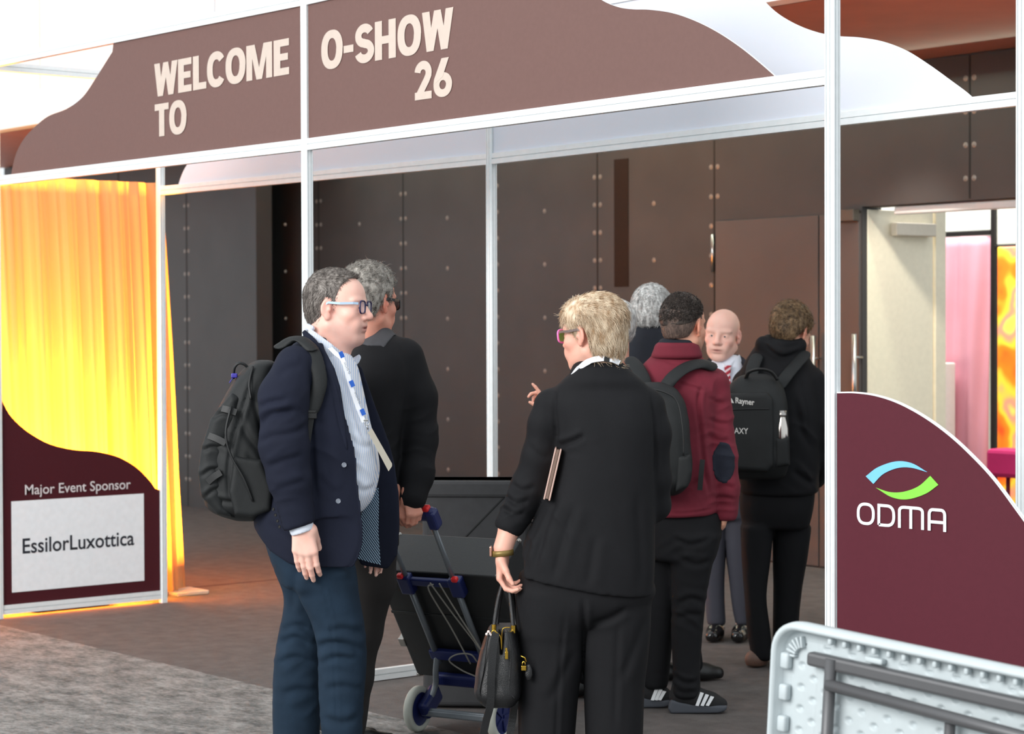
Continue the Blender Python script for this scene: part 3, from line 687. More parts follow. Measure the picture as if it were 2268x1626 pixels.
    def poly(s, pts, b0, half, k=.008, rad=.004, mode='u', plane='xz'):
        """outline in (x, z) (or (y, z)) extruded about depth b0 (number or function of the in-plane coordinates)"""
        P = np.array(pts, float); i0, i1 = (0, 2) if plane == 'xz' else (1, 2); ib = 1 if plane == 'xz' else 0
        lo = [0, 0, 0]; hi = [0, 0, 0]
        lo[i0], hi[i0] = P[:, 0].min(), P[:, 0].max(); lo[i1], hi[i1] = P[:, 1].min(), P[:, 1].max()
        if callable(b0): bb = [float(b0(p[0], p[1])) for p in P]; lo[ib], hi[ib] = min(bb)-half-.02, max(bb)+half+.02
        else: lo[ib], hi[ib] = b0-half, b0+half
        sl = s.win(lo, hi, k+3*s.h); X, Y, Z = s.grid(sl)
        u = (X if plane == 'xz' else Y).astype(float); v = Z.astype(float)
        U2, V2 = np.broadcast_arrays(u, v); d2 = np.full(U2.shape, 1e9); sg = np.ones(U2.shape)
        n = len(P)
        for i in range(n):
            a = P[i]; b = P[i-1]; e = b-a; wx_ = U2-a[0]; wz_ = V2-a[1]
            t = np.clip((wx_*e[0]+wz_*e[1])/max(e@e, 1e-12), 0, 1); d2 = np.minimum(d2, (wx_-e[0]*t)**2+(wz_-e[1]*t)**2)
            c1 = V2 >= a[1]; c2 = V2 < b[1]; c3 = e[0]*wz_ > e[1]*wx_
            fl = (c1 & c2 & c3) | (~c1 & ~c2 & ~c3); sg = np.where(fl, -sg, sg)
        d2 = np.sqrt(d2)*sg
        bc = b0(U2, V2) if callable(b0) else b0
        db = np.abs((Y if plane == 'xz' else X)-bc)-half
        q1 = d2+rad; q2 = db+rad
        d = (np.sqrt(np.maximum(q1, 0)**2+np.maximum(q2, 0)**2)+np.minimum(np.maximum(q1, q2), 0)-rad).astype(np.float32)
        if mode == 'u': s.D[sl] = smin(s.D[sl], d, k)
        else: s.D[sl] = -smin(-s.D[sl], d, k)
        return s
    def cut(s, fn, k=.006):
        """keep where fn < 0"""
        X, Y, Z = s.grid((slice(None),)*3); s.D = -smin(-s.D, -np.broadcast_to(fn(X, Y, Z), s.D.shape).astype(np.float32), k); return s
    def mesh(s):
        D = s.D; S = D < 0
        c = [S[i:S.shape[0]-1+i, j:S.shape[1]-1+j, k:S.shape[2]-1+k] for i in (0, 1) for j in (0, 1) for k in (0, 1)]
        cnt = sum(q.astype(np.int8) for q in c); m = (cnt > 0) & (cnt < 8)
        I, J, K = np.nonzero(m); idx = np.full(m.shape, -1, np.int32); idx[I, J, K] = np.arange(len(I))
        acc = np.zeros((len(I), 3)); n = np.zeros(len(I)); X, Y, Z = s.ax
        corners = [(i, j, k) for i in (0, 1) for j in (0, 1) for k in (0, 1)]
        for p in corners:
            for ax_ in range(3):
                if p[ax_]: continue
                q = list(p); q[ax_] = 1
                a = D[I+p[0], J+p[1], K+p[2]]; b = D[I+q[0], J+q[1], K+q[2]]; x = (a < 0) != (b < 0)
                t = np.where(x, a/np.where(a == b, 1, a-b), 0)
                co = [X[I+p[0]], Y[J+p[1]], Z[K+p[2]]]; ce = [X[I+q[0]], Y[J+q[1]], Z[K+q[2]]]
                for r in range(3): acc[:, r] += np.where(x, co[r]+t*(ce[r]-co[r]), 0)
                n += x
        v = acc/np.maximum(n, 1)[:, None]; faces = []
        for ax_, sh in ((0, ((0, -1, -1), (0, 0, -1), (0, 0, 0), (0, -1, 0))), (1, ((-1, 0, -1), (-1, 0, 0), (0, 0, 0), (0, 0, -1))), (2, ((-1, -1, 0), (0, -1, 0), (0, 0, 0), (-1, 0, 0)))):
            A = S; B = np.roll(S, -1, ax_); e = A != B
            sl = [slice(1, -1)]*3; e2 = np.zeros_like(e); sl[ax_] = slice(0, -1)
            sl = tuple(sl); e2[sl] = e[sl]
            i, j, k = np.nonzero(e2)
            ok = (i < m.shape[0]+(0 if ax_ == 0 else 0)) & (j < m.shape[1]) & (k < m.shape[2]); i, j, k = i[ok], j[ok], k[ok]
            q = np.stack([idx[np.clip(i+a, 0, m.shape[0]-1), np.clip(j+b, 0, m.shape[1]-1), np.clip(k+c_, 0, m.shape[2]-1)] for a, b, c_ in sh], 1)
            flip = A[i, j, k]
            q = np.where(flip[:, None], q, q[:, ::-1]); q = q[(q >= 0).all(1)]; faces.append(q)
        f = np.concatenate(faces); return v, f
def make_mesh(name, v, f):
    me = bpy.data.meshes.new(name); n = len(f)
    me.vertices.add(len(v)); me.vertices.foreach_set('co', v.astype(np.float32).ravel())
    me.loops.add(4*n); me.loops.foreach_set('vertex_index', f.astype(np.int32).ravel())
    me.polygons.add(n); me.polygons.foreach_set('loop_start', np.arange(0, 4*n, 4, dtype=np.int32)); me.polygons.foreach_set('loop_total', np.full(n, 4, np.int32))
    me.polygons.foreach_set('use_smooth', np.ones(n, bool)); me.update(calc_edges=True); me.validate(); return me
def vnormals(v, f):
    n = np.cross(v[f[:, 2]]-v[f[:, 0]], v[f[:, 3]]-v[f[:, 1]]); N = np.zeros_like(v)
    for i in range(4): np.add.at(N, f[:, i], n)
    return N/np.maximum(np.linalg.norm(N, axis=1), 1e-12)[:, None]
def relax(v, f, it=1, lam=.5):
    e = np.concatenate([f[:, [0, 1]], f[:, [1, 2]], f[:, [2, 3]], f[:, [3, 0]]])
    for _ in range(it):
        a = np.zeros_like(v); c = np.zeros(len(v)); np.add.at(a, e[:, 0], v[e[:, 1]]); np.add.at(c, e[:, 0], 1)
        v = v+lam*(a/np.maximum(c, 1)[:, None]-v)
    return v
_nd = rng.normal(size=(24, 3)); _nd /= np.linalg.norm(_nd, axis=1)[:, None]; _np = rng.uniform(0, 6.28, 24)
def wob(p, freq, seed=0, n=7, st=(1, 1, 1)):
    q = p*np.array(st); o = 0
    for i in range(n): j = (i*5+seed*3) % 24; o = o+np.sin((q@_nd[j])*freq*(1+.37*i)+_np[(j+seed) % 24]+1.3*np.sin((q@_nd[(j+7) % 24])*freq*.6))/(1+.25*i)
    return o/n
def folds(p, lst):
    """lst: (centre, direction of the wave, wavelength, amplitude, radius)"""
    o = np.zeros(len(p))
    for c, d, lam, amp, r in lst:
        d = V3(*d); d /= np.linalg.norm(d); w = p-V3(*c); r = V3(*r) if hasattr(r, '__len__') else V3(r, r, r)
        ph = 2*PI*(w@d)/lam+1.1*np.sin(w[:, 0]*31+w[:, 1]*23+w[:, 2]*17)
        ph = ph+1.6*np.sin(w[:, 0]*17-w[:, 2]*9+amp*999); s_ = 1-2*np.abs(np.sin(ph/2))**.8; md = .45+.55*np.sin(w[:, 0]*21+w[:, 2]*33+w[:, 1]*13+lam*77); o += .8*amp*s_*md*np.exp(-((w/r)**2).sum(1))
    return o
def creases(v, N, lst):
    """sharp cloth folds drawn as lines on the side towards the room: (points (x, z), depth, width)"""
    o = np.zeros(len(v)); q = v[:, [0, 2]]; face = np.clip(-N[:, 1]*2.2, 0, 1)
    for pts, dep, wid in lst:
        C_ = np.array(smoothpts([tuple(p) for p in pts], 5)); best = np.full(len(v), 9.); sgn = np.zeros(len(v)); tt = np.zeros(len(v)); n = len(C_)-1
        near = np.nonzero((q[:, 0] > C_[:, 0].min()-.06) & (q[:, 0] < C_[:, 0].max()+.06) & (q[:, 1] > C_[:, 1].min()-.06) & (q[:, 1] < C_[:, 1].max()+.06))[0]
        if not len(near): continue
        qq = q[near]; b_ = best[near]; s_ = sgn[near]; t_ = tt[near]
        for i in range(n):
            a = C_[i]; d = C_[i+1]-a; L = max(float(d@d), 1e-12); w = qq-a; t = np.clip((w@d)/L, 0, 1); r = w-t[:, None]*d; ds = np.sqrt((r**2).sum(1)); m = ds < b_
            b_ = np.where(m, ds, b_); s_ = np.where(m, np.sign(d[0]*w[:, 1]-d[1]*w[:, 0]), s_); t_ = np.where(m, (i+t)/n, t_)
        taper = np.clip(t_/.18, 0, 1)*np.clip((1-t_)/.18, 0, 1); sd = b_*s_
        o[near] += face[near]*taper*(-dep*np.exp(-(sd/wid)**2)+.75*dep*np.exp(-((sd-2.1*wid)/(1.5*wid))**2)+.25*dep*np.exp(-((sd+2.4*wid)/(1.6*wid))**2))
    return o
def vobj(name, vol, mats, parent, wr=0, freq=14, seed=0, st=(1, 1, .45), fl=(), sm=1, post=None, cr=()):
    v, f = vol.mesh() if isinstance(vol, Vol) else vol
    if sm: v = relax(v, f, sm)
    if wr or fl or cr:
        N = vnormals(v, f); a = 0
        if wr: a = a+wr*(1.9*wob(v, freq, seed, st=st)+.8*wob(v, freq*2.3, seed+5, st=st)+.25*wob(v, freq*6, seed+9, st=st))
        if fl: a = a+1.35*folds(v, fl)
        if cr: a = a+creases(v, N, cr)
        v = v+N*np.asarray(a)[:, None]
    if post is not None: v = post(v)
    me = make_mesh(name, v, f); o = bpy.data.objects.new(name, me); COL.objects.link(o)
    for m_ in (mats if isinstance(mats, (list, tuple)) else [mats]): me.materials.append(m_)
    if parent is not None: o.parent = parent
    return o
def rotm(f, up=(0, 0, 1)):
    """3x3 whose columns are side (person's left is -x of image when facing away), forward, up"""
    f = V3(*f); f /= np.linalg.norm(f); u = V3(*up); s_ = np.cross(f, u); s_ /= np.linalg.norm(s_); u = np.cross(s_, f); return np.stack([s_, f, u], 1)

# ------------------------------------------------------------------ skin with its own pigment
def skin_mat(name, rgb, rough=.5):
    if name in MATS: return MATS[name]
    m = bpy.data.materials.new(name); m.use_nodes = True; nt = m.node_tree; b = nt.nodes['Principled BSDF']; L = nt.links.new
    b.inputs['Roughness'].default_value = rough; b.inputs['Subsurface Weight'].default_value = .12; b.inputs['Subsurface Radius'].default_value = (.012, .005, .003)
    at = nt.nodes.new('ShaderNodeAttribute'); at.attribute_name = 'tint'
    tc = nt.nodes.new('ShaderNodeTexCoord'); n = nt.nodes.new('ShaderNodeTexNoise'); n.inputs['Scale'].default_value = 26; n.inputs['Detail'].default_value = 5; L(tc.outputs['Object'], n.inputs[0])
    r = nt.nodes.new('ShaderNodeValToRGB'); r.color_ramp.elements[0].position = .3; r.color_ramp.elements[1].position = .7; r.color_ramp.elements[0].color = (1.0, .90, .88, 1); r.color_ramp.elements[1].color = (1, 1, 1, 1); L(n.outputs['Fac'], r.inputs[0])
    mx = nt.nodes.new('ShaderNodeMix'); mx.data_type = 'RGBA'; mx.blend_type = 'MULTIPLY'; mx.inputs[0].default_value = 1; L(at.outputs['Color'], mx.inputs['A']); L(r.outputs[0], mx.inputs['B']); L(mx.outputs['Result'], b.inputs['Base Color'])
    n2 = nt.nodes.new('ShaderNodeTexNoise'); n2.inputs['Scale'].default_value = 240; L(tc.outputs['Object'], n2.inputs[0]); bp = nt.nodes.new('ShaderNodeBump'); bp.inputs['Strength'].default_value = .12; bp.inputs['Distance'].default_value = .002; L(n2.outputs['Fac'], bp.inputs['Height']); L(bp.outputs[0], b.inputs['Normal'])
    MATS[name] = m; return m
def set_tint(me, col):
    a = me.color_attributes.new('tint', 'FLOAT_COLOR', 'POINT'); c = np.ones((len(me.vertices), 4), np.float32); c[:, :3] = col; a.data.foreach_set('color', c.ravel())
def gauss(l, c, r): return np.exp(-(((l-V3(*c))/V3(*r))**2).sum(1))
class Person:
    """local frame: x to the image right, y away from the camera, z up; origin on the floor"""
    def __init__(s, name, px0, Z, label, skin=(214, 158, 138), cat='person', group=None):
        r = ray(px0, 900); P = CAM+r*(Z/1.0); s.root = empty('person', (P[0], P[1], 0)); s.az = math.atan2(r[1], r[0])-PI/2
        s.root.rotation_euler = (0, 0, s.az); tag(s.root, label, cat, group); s.P = np.array([P[0], P[1], 0.]); s.skin = skin; s.name = name
        s.X = V3(math.cos(s.az), math.sin(s.az), 0); s.Y = V3(-math.sin(s.az), math.cos(s.az), 0)
    def p(s, x, y, b=0.0):
        """pixel (x, y) at local depth b -> local coordinates"""
        r = ray(x, y); t = (((s.P+s.Y*b)-CAM)@s.Y)/(r@s.Y); w = CAM+r*t-s.P; return V3(w@s.X, w@s.Y, w[2])
    def row(s, y, xl, xr, b, wb):
        l = s.p(xl, y, b); r = s.p(xr, y, b); return (float((l[2]+r[2])/2), float((l[0]+r[0])/2), b, float(abs(r[0]-l[0])/2), wb)
    def cr(s, lst, b=-.15): return [([s.p(x, y, b)[[0, 2]] for x, y in pts], d, w) for pts, d, w in lst]
    def rows(s, L): return [s.row(*q) for q in L]
    def chain(s, L):   # (x, y, b, r)
        return [(*s.p(x, y, b), r) for x, y, b, r in L]
def head_sdf(S, c, R, sc, nose=1.0, jaw=1.0, ears=True, chin=1.0, cheek=1.0, fat=False):
    T_ = lambda *p: V3(*c)+R@(V3(*p)*sc)
    E = lambda p, r, k=.02, mode='u', R2=None: S.ell(T_(*p), V3(*r)*sc, k*sc, R if R2 is None else R@R2, mode)
    def rx(a): a = math.radians(a); return np.array([[1, 0, 0], [0, math.cos(a), -math.sin(a)], [0, math.sin(a), math.cos(a)]])
    def rz_(a): a = math.radians(a); return np.array([[math.cos(a), -math.sin(a), 0], [math.sin(a), math.cos(a), 0], [0, 0, 1]])
    E((0, -.014, .034), (.076, .098, .082), .01)
    E((0, .040, .035), (.060, .050, .055), .03)                    # forehead
    E((0, .038, -.030), (.058*cheek, .056, .070), .03)               # mid face
    E((0, .034, -.078), (.050*jaw, .052, .040), .028)              # jaw
    S.cone(T_(.050*jaw, -.005, -.060), .022*sc, T_(.020, .070, -.098), .019*sc, .022*sc); S.cone(T_(-.050*jaw, -.005, -.060), .022*sc, T_(-.020, .070, -.098), .019*sc, .022*sc)
    E((0, .078*chin, -.104), (.022, .016, .017), .016)
    if fat: E((0, .030, -.104), (.040, .046, .026), .03)
    for sx in (-1, 1):
        E((sx*.030, .078, .022), (.030, .013, .010), .012, R2=rz_(-sx*12))   # brow
        E((sx*.042, .060, -.026), (.024, .024, .021), .02)           # cheek bone
        E((sx*.031, .099, -.002), (.021, .014, .013), .010, 's')       # socket
        E((sx*.031, .078, -.001), (.018, .0125, .0125), .004)        # lids
        E((sx*.031, .0925, -.0012), (.0128, .0062, .0046), .002, 's')
        E((sx*.030, .080, -.058), (.018, .016, .022), .018)        # muzzle sides
    S.cone(T_(0, .089, .014), .0085*sc, T_(0, .106+.004*nose, -.026), .0115*sc*nose, .012*sc)
    E((0, .112+.003*nose, -.030), (.0115*nose, .0105, .0095), .008)
    for sx in (-1, 1): E((sx*.0125*nose, .101, -.034), (.0085, .011, .0085), .007)
    E((0, .088, -.058), (.024, .014, .012), .012)
    E((0, .0965, -.0605), (.023, .0085, .0055), .005); E((0, .0945, -.0745), (.021, .0090, .0065), .006)
    E((0, .106, -.0675), (.024, .009, .0020), .003, 's')
    if ears:
        for sx in (-1, 1):
            Re = rz_(sx*24)@rx(-10)
            E((sx*.079, -.010, -.004), (.0070, .0175, .030), .006, R2=Re)
            E((sx*.078, -.004, -.032), (.0065, .010, .013), .006, R2=Re)
            E((sx*.0885, -.006, .000), (.0065, .0115, .020), .004, 's', R2=Re)
            E((sx*.080, .003, -.010), (.006, .006, .008), .004)
    return T_
def hand_sdf(S, W, d, n, t, sc=1.0, curl=.5, spread=.0, thumb=(.55, .75, .25), curls=None, k=.010):
    """W wrist, d finger direction, n back-of-hand normal, t towards the thumb"""
    W = V3(*W); d, n, t = (V3(*q)/np.linalg.norm(V3(*q)) for q in (d, n, t)); tips = []
    S.chain([(*(W-d*.02*sc), .027*sc), (*(W+d*.02*sc), .027*sc)], .012, flat=(n, .70))
    for i, (o, L, r) in enumerate(((.0285, (.042, .026, .021), .0094), (.0090, (.046, .028, .022), .0097), (-.0105, (.043, .026, .021), .0092), (-.0285, (.034, .020, .018), .0082))):
        kn = W+(d*(.088-.004*abs(i-1)**1.5)+t*o+n*(.004-.002*abs(i-1)))*sc
        S.cone(W+(d*.02+t*o*.55)*sc, .0155*sc, kn, (r+.0022)*sc, .014*sc)
        cu = curls[i] if curls else curl; p = kn; dd = d+t*spread*o*20
        for L_, a, rr in zip(L, (cu*.55, cu*1.25, cu*1.75), (r, r*.93, r*.82)):
            q = p+((dd*math.cos(a)-n*math.sin(a))*L_)*sc; S.cone(p, rr*1.03*sc, q, rr*.93*sc, .004); p = q
        tips.append(p)
    b0 = W+(d*.022+t*.026-n*.006)*sc; td = d*thumb[0]+t*thumb[1]-n*thumb[2]; td /= np.linalg.norm(td)
    S.cone(b0, .0165*sc, b0+td*.040*sc, .0125*sc, .016*sc); p = b0+td*.040*sc; td2 = td+d*.35-n*.15; td2 /= np.linalg.norm(td2)
    S.cone(p, .0115*sc, p+td2*.032*sc, .0102*sc, .005); p = p+td2*.032*sc; td3 = td2-n*.2-t*.1; td3 /= np.linalg.norm(td3); S.cone(p, .0102*sc, p+td3*.022*sc, .0078*sc, .005)
    return tips
def head_tint(v, c, R, sc, base, lips=(178, 92, 86), stubble=None, extra=None):
    l = ((v-V3(*c))@R)/sc; B = V3(*srgb(*base)); col = np.tile(B, (len(v), 1))
    def blend(w, rgb):
        nonlocal col
        w = np.clip(w, 0, 1)[:, None]; col = col*(1-w)+V3(*srgb(*rgb))*w
    near = (np.abs(l[:, 2]) < .16) & (np.abs(l[:, 1]) < .16)
    pk = (min(255, base[0]+6), base[1]-36, base[2]-34)
    for sx in (-1, 1):
        blend(.28*gauss(l, (sx*.045, .07, -.032), (.028, .03, .024))*near, pk); blend(.5*gauss(l, (sx*.083, -.008, -.005), (.02, .026, .04))*near, pk)
    blend(.42*gauss(l, (0, .112, -.032), (.018, .02, .014))*near, pk)
    if stubble:
        w = .45*np.clip((-.045-l[:, 2])/.02, 0, 1)*np.clip((l[:, 2]+.15)/.03, 0, 1)*np.clip((l[:, 1]+.01)/.03, 0, 1); blend(w*near, stubble)
    blend(.95*gauss(l, (0, .1, -.0675), (.021, .02, .0085))*near, lips)
    blend(.9*gauss(l, (0, .1, -.0675), (.019, .02, .0022))*near, (90, 40, 38))
    return col
def add_eyes(c, R, sc, parent, iris=(90, 100, 110), look=(0, 0)):
    T_ = lambda *p: V3(*c)+R@(V3(*p)*sc)
    for sx in (-1, 1):
        bm = bmesh.new(); M = Matrix.Translation(T_(sx*.031, .0758, -.0012)) @ Matrix(R.tolist()).to_4x4()
        rr = .0128*sc
        for k, (a0, a1, mi) in enumerate(((0, 11, 2), (11, 26, 1), (26, 80, 0))):
            Y = Matrix.Rotation(-PI/2, 4, 'X')
            lathe(bm, [(rr*math.sin(math.radians(a)), rr*math.cos(math.radians(a))) for a in np.linspace(a0, a1, 5)], 20, M @ Y, mi)
        obj('eye', bm, [mat('eye_white', (184, 174, 168), .35), mat('iris', iris, .25), mat('pupil', (12, 10, 10), .2)], parent, True)
def brows(c, R, sc, parent, m):
    T_ = lambda *p: V3(*c)+R@(V3(*p)*sc)
    for sx in (-1, 1):
        bm = bmesh.new()
        for k in range(70):
            t = rng.uniform(0, 1); x = sx*(.013+.036*t); z = .022+.006*math.sin(t*2.6)+rng.normal()*.0018; y = .0925-.35*(abs(x)**2)/.05*.9-.004*t
            a = T_(x, y, z); b_ = T_(x+sx*.008, y+.0012, z+.003-.005*t); tube(bm, [a, (a+b_)/2+R@V3(0, .0012, .001), b_], [.0009*sc, .0008*sc, .0002], 3)
        obj('eyebrow', bm, m, parent, True)
def hair(parent, c, R, sc, m, shape, comb, n=2200, L=(.02, .035), rad=.0008, lift=.25, wr=.003, freq=70, res=.004, jit=.25, name='hair', thr=None, curl=0.0, droop=0):
    """shape(S, T) fills an implicit cap; comb(l)-> flow direction in head coordinates"""
    T_ = lambda *p: V3(*c)+R@(V3(*p)*sc); m_ = .17*sc; S = Vol(V3(*c)-m_, V3(*c)+m_, res*sc)
    shape(S, T_); v, f = S.mesh(); v = relax(v, f, 1); N = vnormals(v, f)
    l = ((v-V3(*c))@R)/sc
    v2 = v+N*(wr*sc*(wob(l, freq, 3, st=(1, .5, .5))))[:, None]
    me = make_mesh(name, v2, f); o = bpy.data.objects.new(name, me); COL.objects.link(o); me.materials.append(m); o.parent = parent
    # strands joined into the same mesh
    ok = np.arange(len(v)) if thr is None else np.nonzero(thr(l))[0]
    pick = rng.choice(ok, n); V_ = []; F_ = []; seg = 5
    base = len(v2)
    for a in pick:
        p = v[a].copy(); nn = N[a]; ln = rng.uniform(*L)*sc; d = comb(l[a]); 
        if d is None: continue
        d = R@V3(*d)+rng.normal(size=3)*jit; d = d-nn*(d@nn)*.9; d /= np.linalg.norm(d)+1e-9; d = d+nn*lift*rng.uniform(.3, 1.3)
        pts = [p-nn*.002]; s1 = np.cross(d, nn); ph = rng.uniform(0, 6.28)
        for q in range(seg):
            dd = d-nn*(lift*1.5*(q+1)/seg)+s1*curl*math.sin(ph+q*1.7)+nn*curl*.6*math.cos(ph+q*1.7)-V3(0, 0, 1)*droop*q/seg; dd /= np.linalg.norm(dd); p = p+dd*ln/seg; pts.append(p.copy())
        x, y, _ = frame_from(d); x = V3(*x); y = V3(*y)
        for q, pp in enumerate(pts):
            r = rad*sc*(1-.8*(q/seg)**1.5)
            for k in range(3): V_.append(pp+(x*math.cos(2.094*k)+y*math.sin(2.094*k))*r)
        b0 = base+len(V_)-3*(seg+1)
        for q in range(seg):
            for k in range(3): F_.append((b0+3*q+k, b0+3*q+(k+1) % 3, b0+3*q+3+(k+1) % 3, b0+3*q+3+k))
    if V_:
        me2 = make_mesh(name, np.concatenate([v2, np.array(V_)]), np.concatenate([f, np.array(F_)])); me2.materials.append(m); o.data = me2; bpy.data.meshes.remove(me)
    return o
def hair_mat(name, dark, light, scale=60, st=(1, 1, .25)):
    if name in MATS: return MATS[name]
    m = bpy.data.materials.new(name); m.use_nodes = True; nt = m.node_tree; b = nt.nodes['Principled BSDF']; b.inputs['Roughness'].default_value = .55; b.inputs['Specular IOR Level'].default_value = .35
    tc = nt.nodes.new('ShaderNodeTexCoord'); mp = nt.nodes.new('ShaderNodeMapping'); mp.inputs['Scale'].default_value = st; nt.links.new(tc.outputs['Object'], mp.inputs[0])
    n = nt.nodes.new('ShaderNodeTexNoise'); n.inputs['Scale'].default_value = scale; n.inputs['Detail'].default_value = 6; nt.links.new(mp.outputs[0], n.inputs[0])
    r = nt.nodes.new('ShaderNodeValToRGB'); r.color_ramp.elements[0].position = .30; r.color_ramp.elements[1].position = .70; r.color_ramp.elements[0].color = (*srgb(*dark), 1); r.color_ramp.elements[1].color = (*srgb(*light), 1)
    nt.links.new(n.outputs['Fac'], r.inputs[0]); nt.links.new(r.outputs[0], b.inputs['Base Color']); MATS[name] = m; return m
def short_cap(front=.075, top=.012, side=.008, ear_z=.022, nape=-.070, fz=.078, sideburn=.0, q=1.0, sub=None, line=None):
    """short back-and-sides; returns shape function"""
    ys = [-.13, -.085, -.055, -.030, -.018, .0, .015, .022, .030, .045, front-.01, front+.012, .13]
    zs = [nape-.012, nape, nape+.012, -.028, -.005, ear_z, ear_z-.004, sideburn, sideburn+.002, .040, fz-.012, fz+.015, .13]
    if line: ys, zs = zip(*line)
    def sh(S, T_):
        R = np.stack([T_(1, 0, 0)-T_(0, 0, 0), T_(0, 1, 0)-T_(0, 0, 0), T_(0, 0, 1)-T_(0, 0, 0)], 1); sc = np.linalg.norm(R[:, 0]); Rn = R/sc
        S.ell(T_(0, -.016, .036), V3(.076+side, .098+side*1.2, .082+top)*sc, .005, Rn)
        S.ell(T_(0, .030, .050), V3(.064+side*.4, .052, .055+top)*sc, .02*sc, Rn)
        S.ell(T_(0, -.045, -.020), V3(.060+side*.6, .058, .060)*sc, .03*sc, Rn)
        if sub: sub(S, T_, Rn, sc)
        c0 = T_(0, 0, 0)
        def keep(X, Y, Z):
            ly = ((X-c0[0])*Rn[0, 1]+(Y-c0[1])*Rn[1, 1]+(Z-c0[2])*Rn[2, 1])/sc; lz = ((X-c0[0])*Rn[0, 2]+(Y-c0[1])*Rn[1, 2]+(Z-c0[2])*Rn[2, 2])/sc; lx = ((X-c0[0])*Rn[0, 0]+(Y-c0[1])*Rn[1, 0]+(Z-c0[2])*Rn[2, 0])/sc
            zz = np.interp(ly+.10*np.maximum(np.abs(lx)-.035, 0)*(ly > 0.03), ys, zs); return (zz-lz)*sc*.8
        S.cut(keep, .006)
    return sh
# ================================================================== PERSON A : man in the navy blazer
M_navy = mat('navy_wool', (23, 27, 43), .85, noise=.10, nscale=8, bump=.25, bscale=900, spec=.25)
M_jean = mat('dark_teal_denim', (30, 46, 62), .85, noise=.14, nscale=14, bump=.3, bscale=700, spec=.2)
M_blk = mat('black_cloth', (20, 20, 23), .8, noise=.10, nscale=9, bump=.2, bscale=800, spec=.25)
M_leather = mat('black_leather', (18, 17, 18), .38, noise=.1, bump=.15, bscale=300)
M_nylon = mat('black_nylon', (27, 29, 30), .62, noise=.12, nscale=18, bump=.2, bscale=600, spec=.35)
def striped_shirt():
    m = bpy.data.materials.new('fine_striped_shirt'); m.use_nodes = True; nt = m.node_tree; b = nt.nodes['Principled BSDF']; b.inputs['Roughness'].default_value = .75
    tc = nt.nodes.new('ShaderNodeTexCoord'); wv = nt.nodes.new('ShaderNodeTexWave'); wv.bands_direction = 'X'; wv.inputs['Scale'].default_value = 58; wv.inputs['Distortion'].default_value = 0
    mp = nt.nodes.new('ShaderNodeMapping'); mp.inputs['Rotation'].default_value = (0, .12, .15); nt.links.new(tc.outputs['Object'], mp.inputs[0]); nt.links.new(mp.outputs[0], wv.inputs[0])
    r = nt.nodes.new('ShaderNodeValToRGB'); r.color_ramp.elements[0].color = (*srgb(176, 196, 228), 1); r.color_ramp.elements[1].color = (*srgb(232, 234, 240), 1); r.color_ramp.elements[0].position = .1; r.color_ramp.elements[1].position = .45
    nt.links.new(wv.outputs['Fac'], r.inputs[0]); nt.links.new(r.outputs[0], b.inputs['Base Color']); return m
M_shirt = striped_shirt()
def cutline(P, pts, side, b=0.0):
    """keep-function from a pixel polyline: side 'below' removes what is under the line"""
    L = np.array([P.p(x, y, b)[[0, 2]] for x, y in pts]); L = L[np.argsort(L[:, 0])]
    return lambda X, Y, Z: (np.interp(X, L[:, 0], L[:, 1])-Z) if side == 'below' else (Z-np.interp(X, L[:, 0], L[:, 1]))
A = Person('A', 700, 7.2, 'man in navy blazer and dark teal jeans with glasses, white lanyard and ivory badge', skin=(242, 196, 180))
hA = A.p(746, 680, 0); RA = rotm((math.cos(math.radians(20)), -math.sin(math.radians(20)), -.03), (0.03, 0, 1)); sA = 1.05
def build_body(P, hc, R, sc, fine, rows, arms, legs, hands, shoes_z=.05, lo=None, hi=None, head_kw={}, tint_kw={}, mname=None, neck=None, h=.009, eyes=True):
    lo = lo if lo is not None else (-.42, -.4, .03); hi = hi if hi is not None else (.42, .4, 1.9)
    S = Vol(lo, hi, h, fine)
    S.loft([(z, cx, cy, wx*.84, wy*.84) for z, cx, cy, wx, wy in rows], .03)
    for l in legs: S.chain([(*q[:3], q[3]*.72) for q in l], .03)
    for a in arms: S.chain(a, .02)
    T_ = head_sdf(S, hc, R, sc, **head_kw)
    for q in (neck or [((0, -.022, -.05), .055, (0, -.022, -.135), .050)]): S.cone(T_(*q[0]), q[1]*sc, T_(*q[2]), q[3]*sc, .03)
    for hd in hands: hand_sdf(S, **hd)
    v, f = S.mesh(); v = relax(v, f, 1, .35)
    me = make_mesh('body', v, f); set_tint(me, head_tint(v, hc, R, sc, P.skin, **tint_kw)); me.materials.append(skin_mat('skin_'+(mname or 'light'), P.skin))
    o = bpy.data.objects.new('body', me); COL.objects.link(o); o.parent = P.root
    if eyes: add_eyes(hc, R, sc, P.root)
    return o
def fine_for(*boxes):   # (centre, half, h)
    f = ([], [], [])
    for c, hf, h in boxes:
        for i in range(3): f[i].append((c[i]-hf[i], c[i]+hf[i], h))
    return f
wA = A.p(669, 1160, -.235)
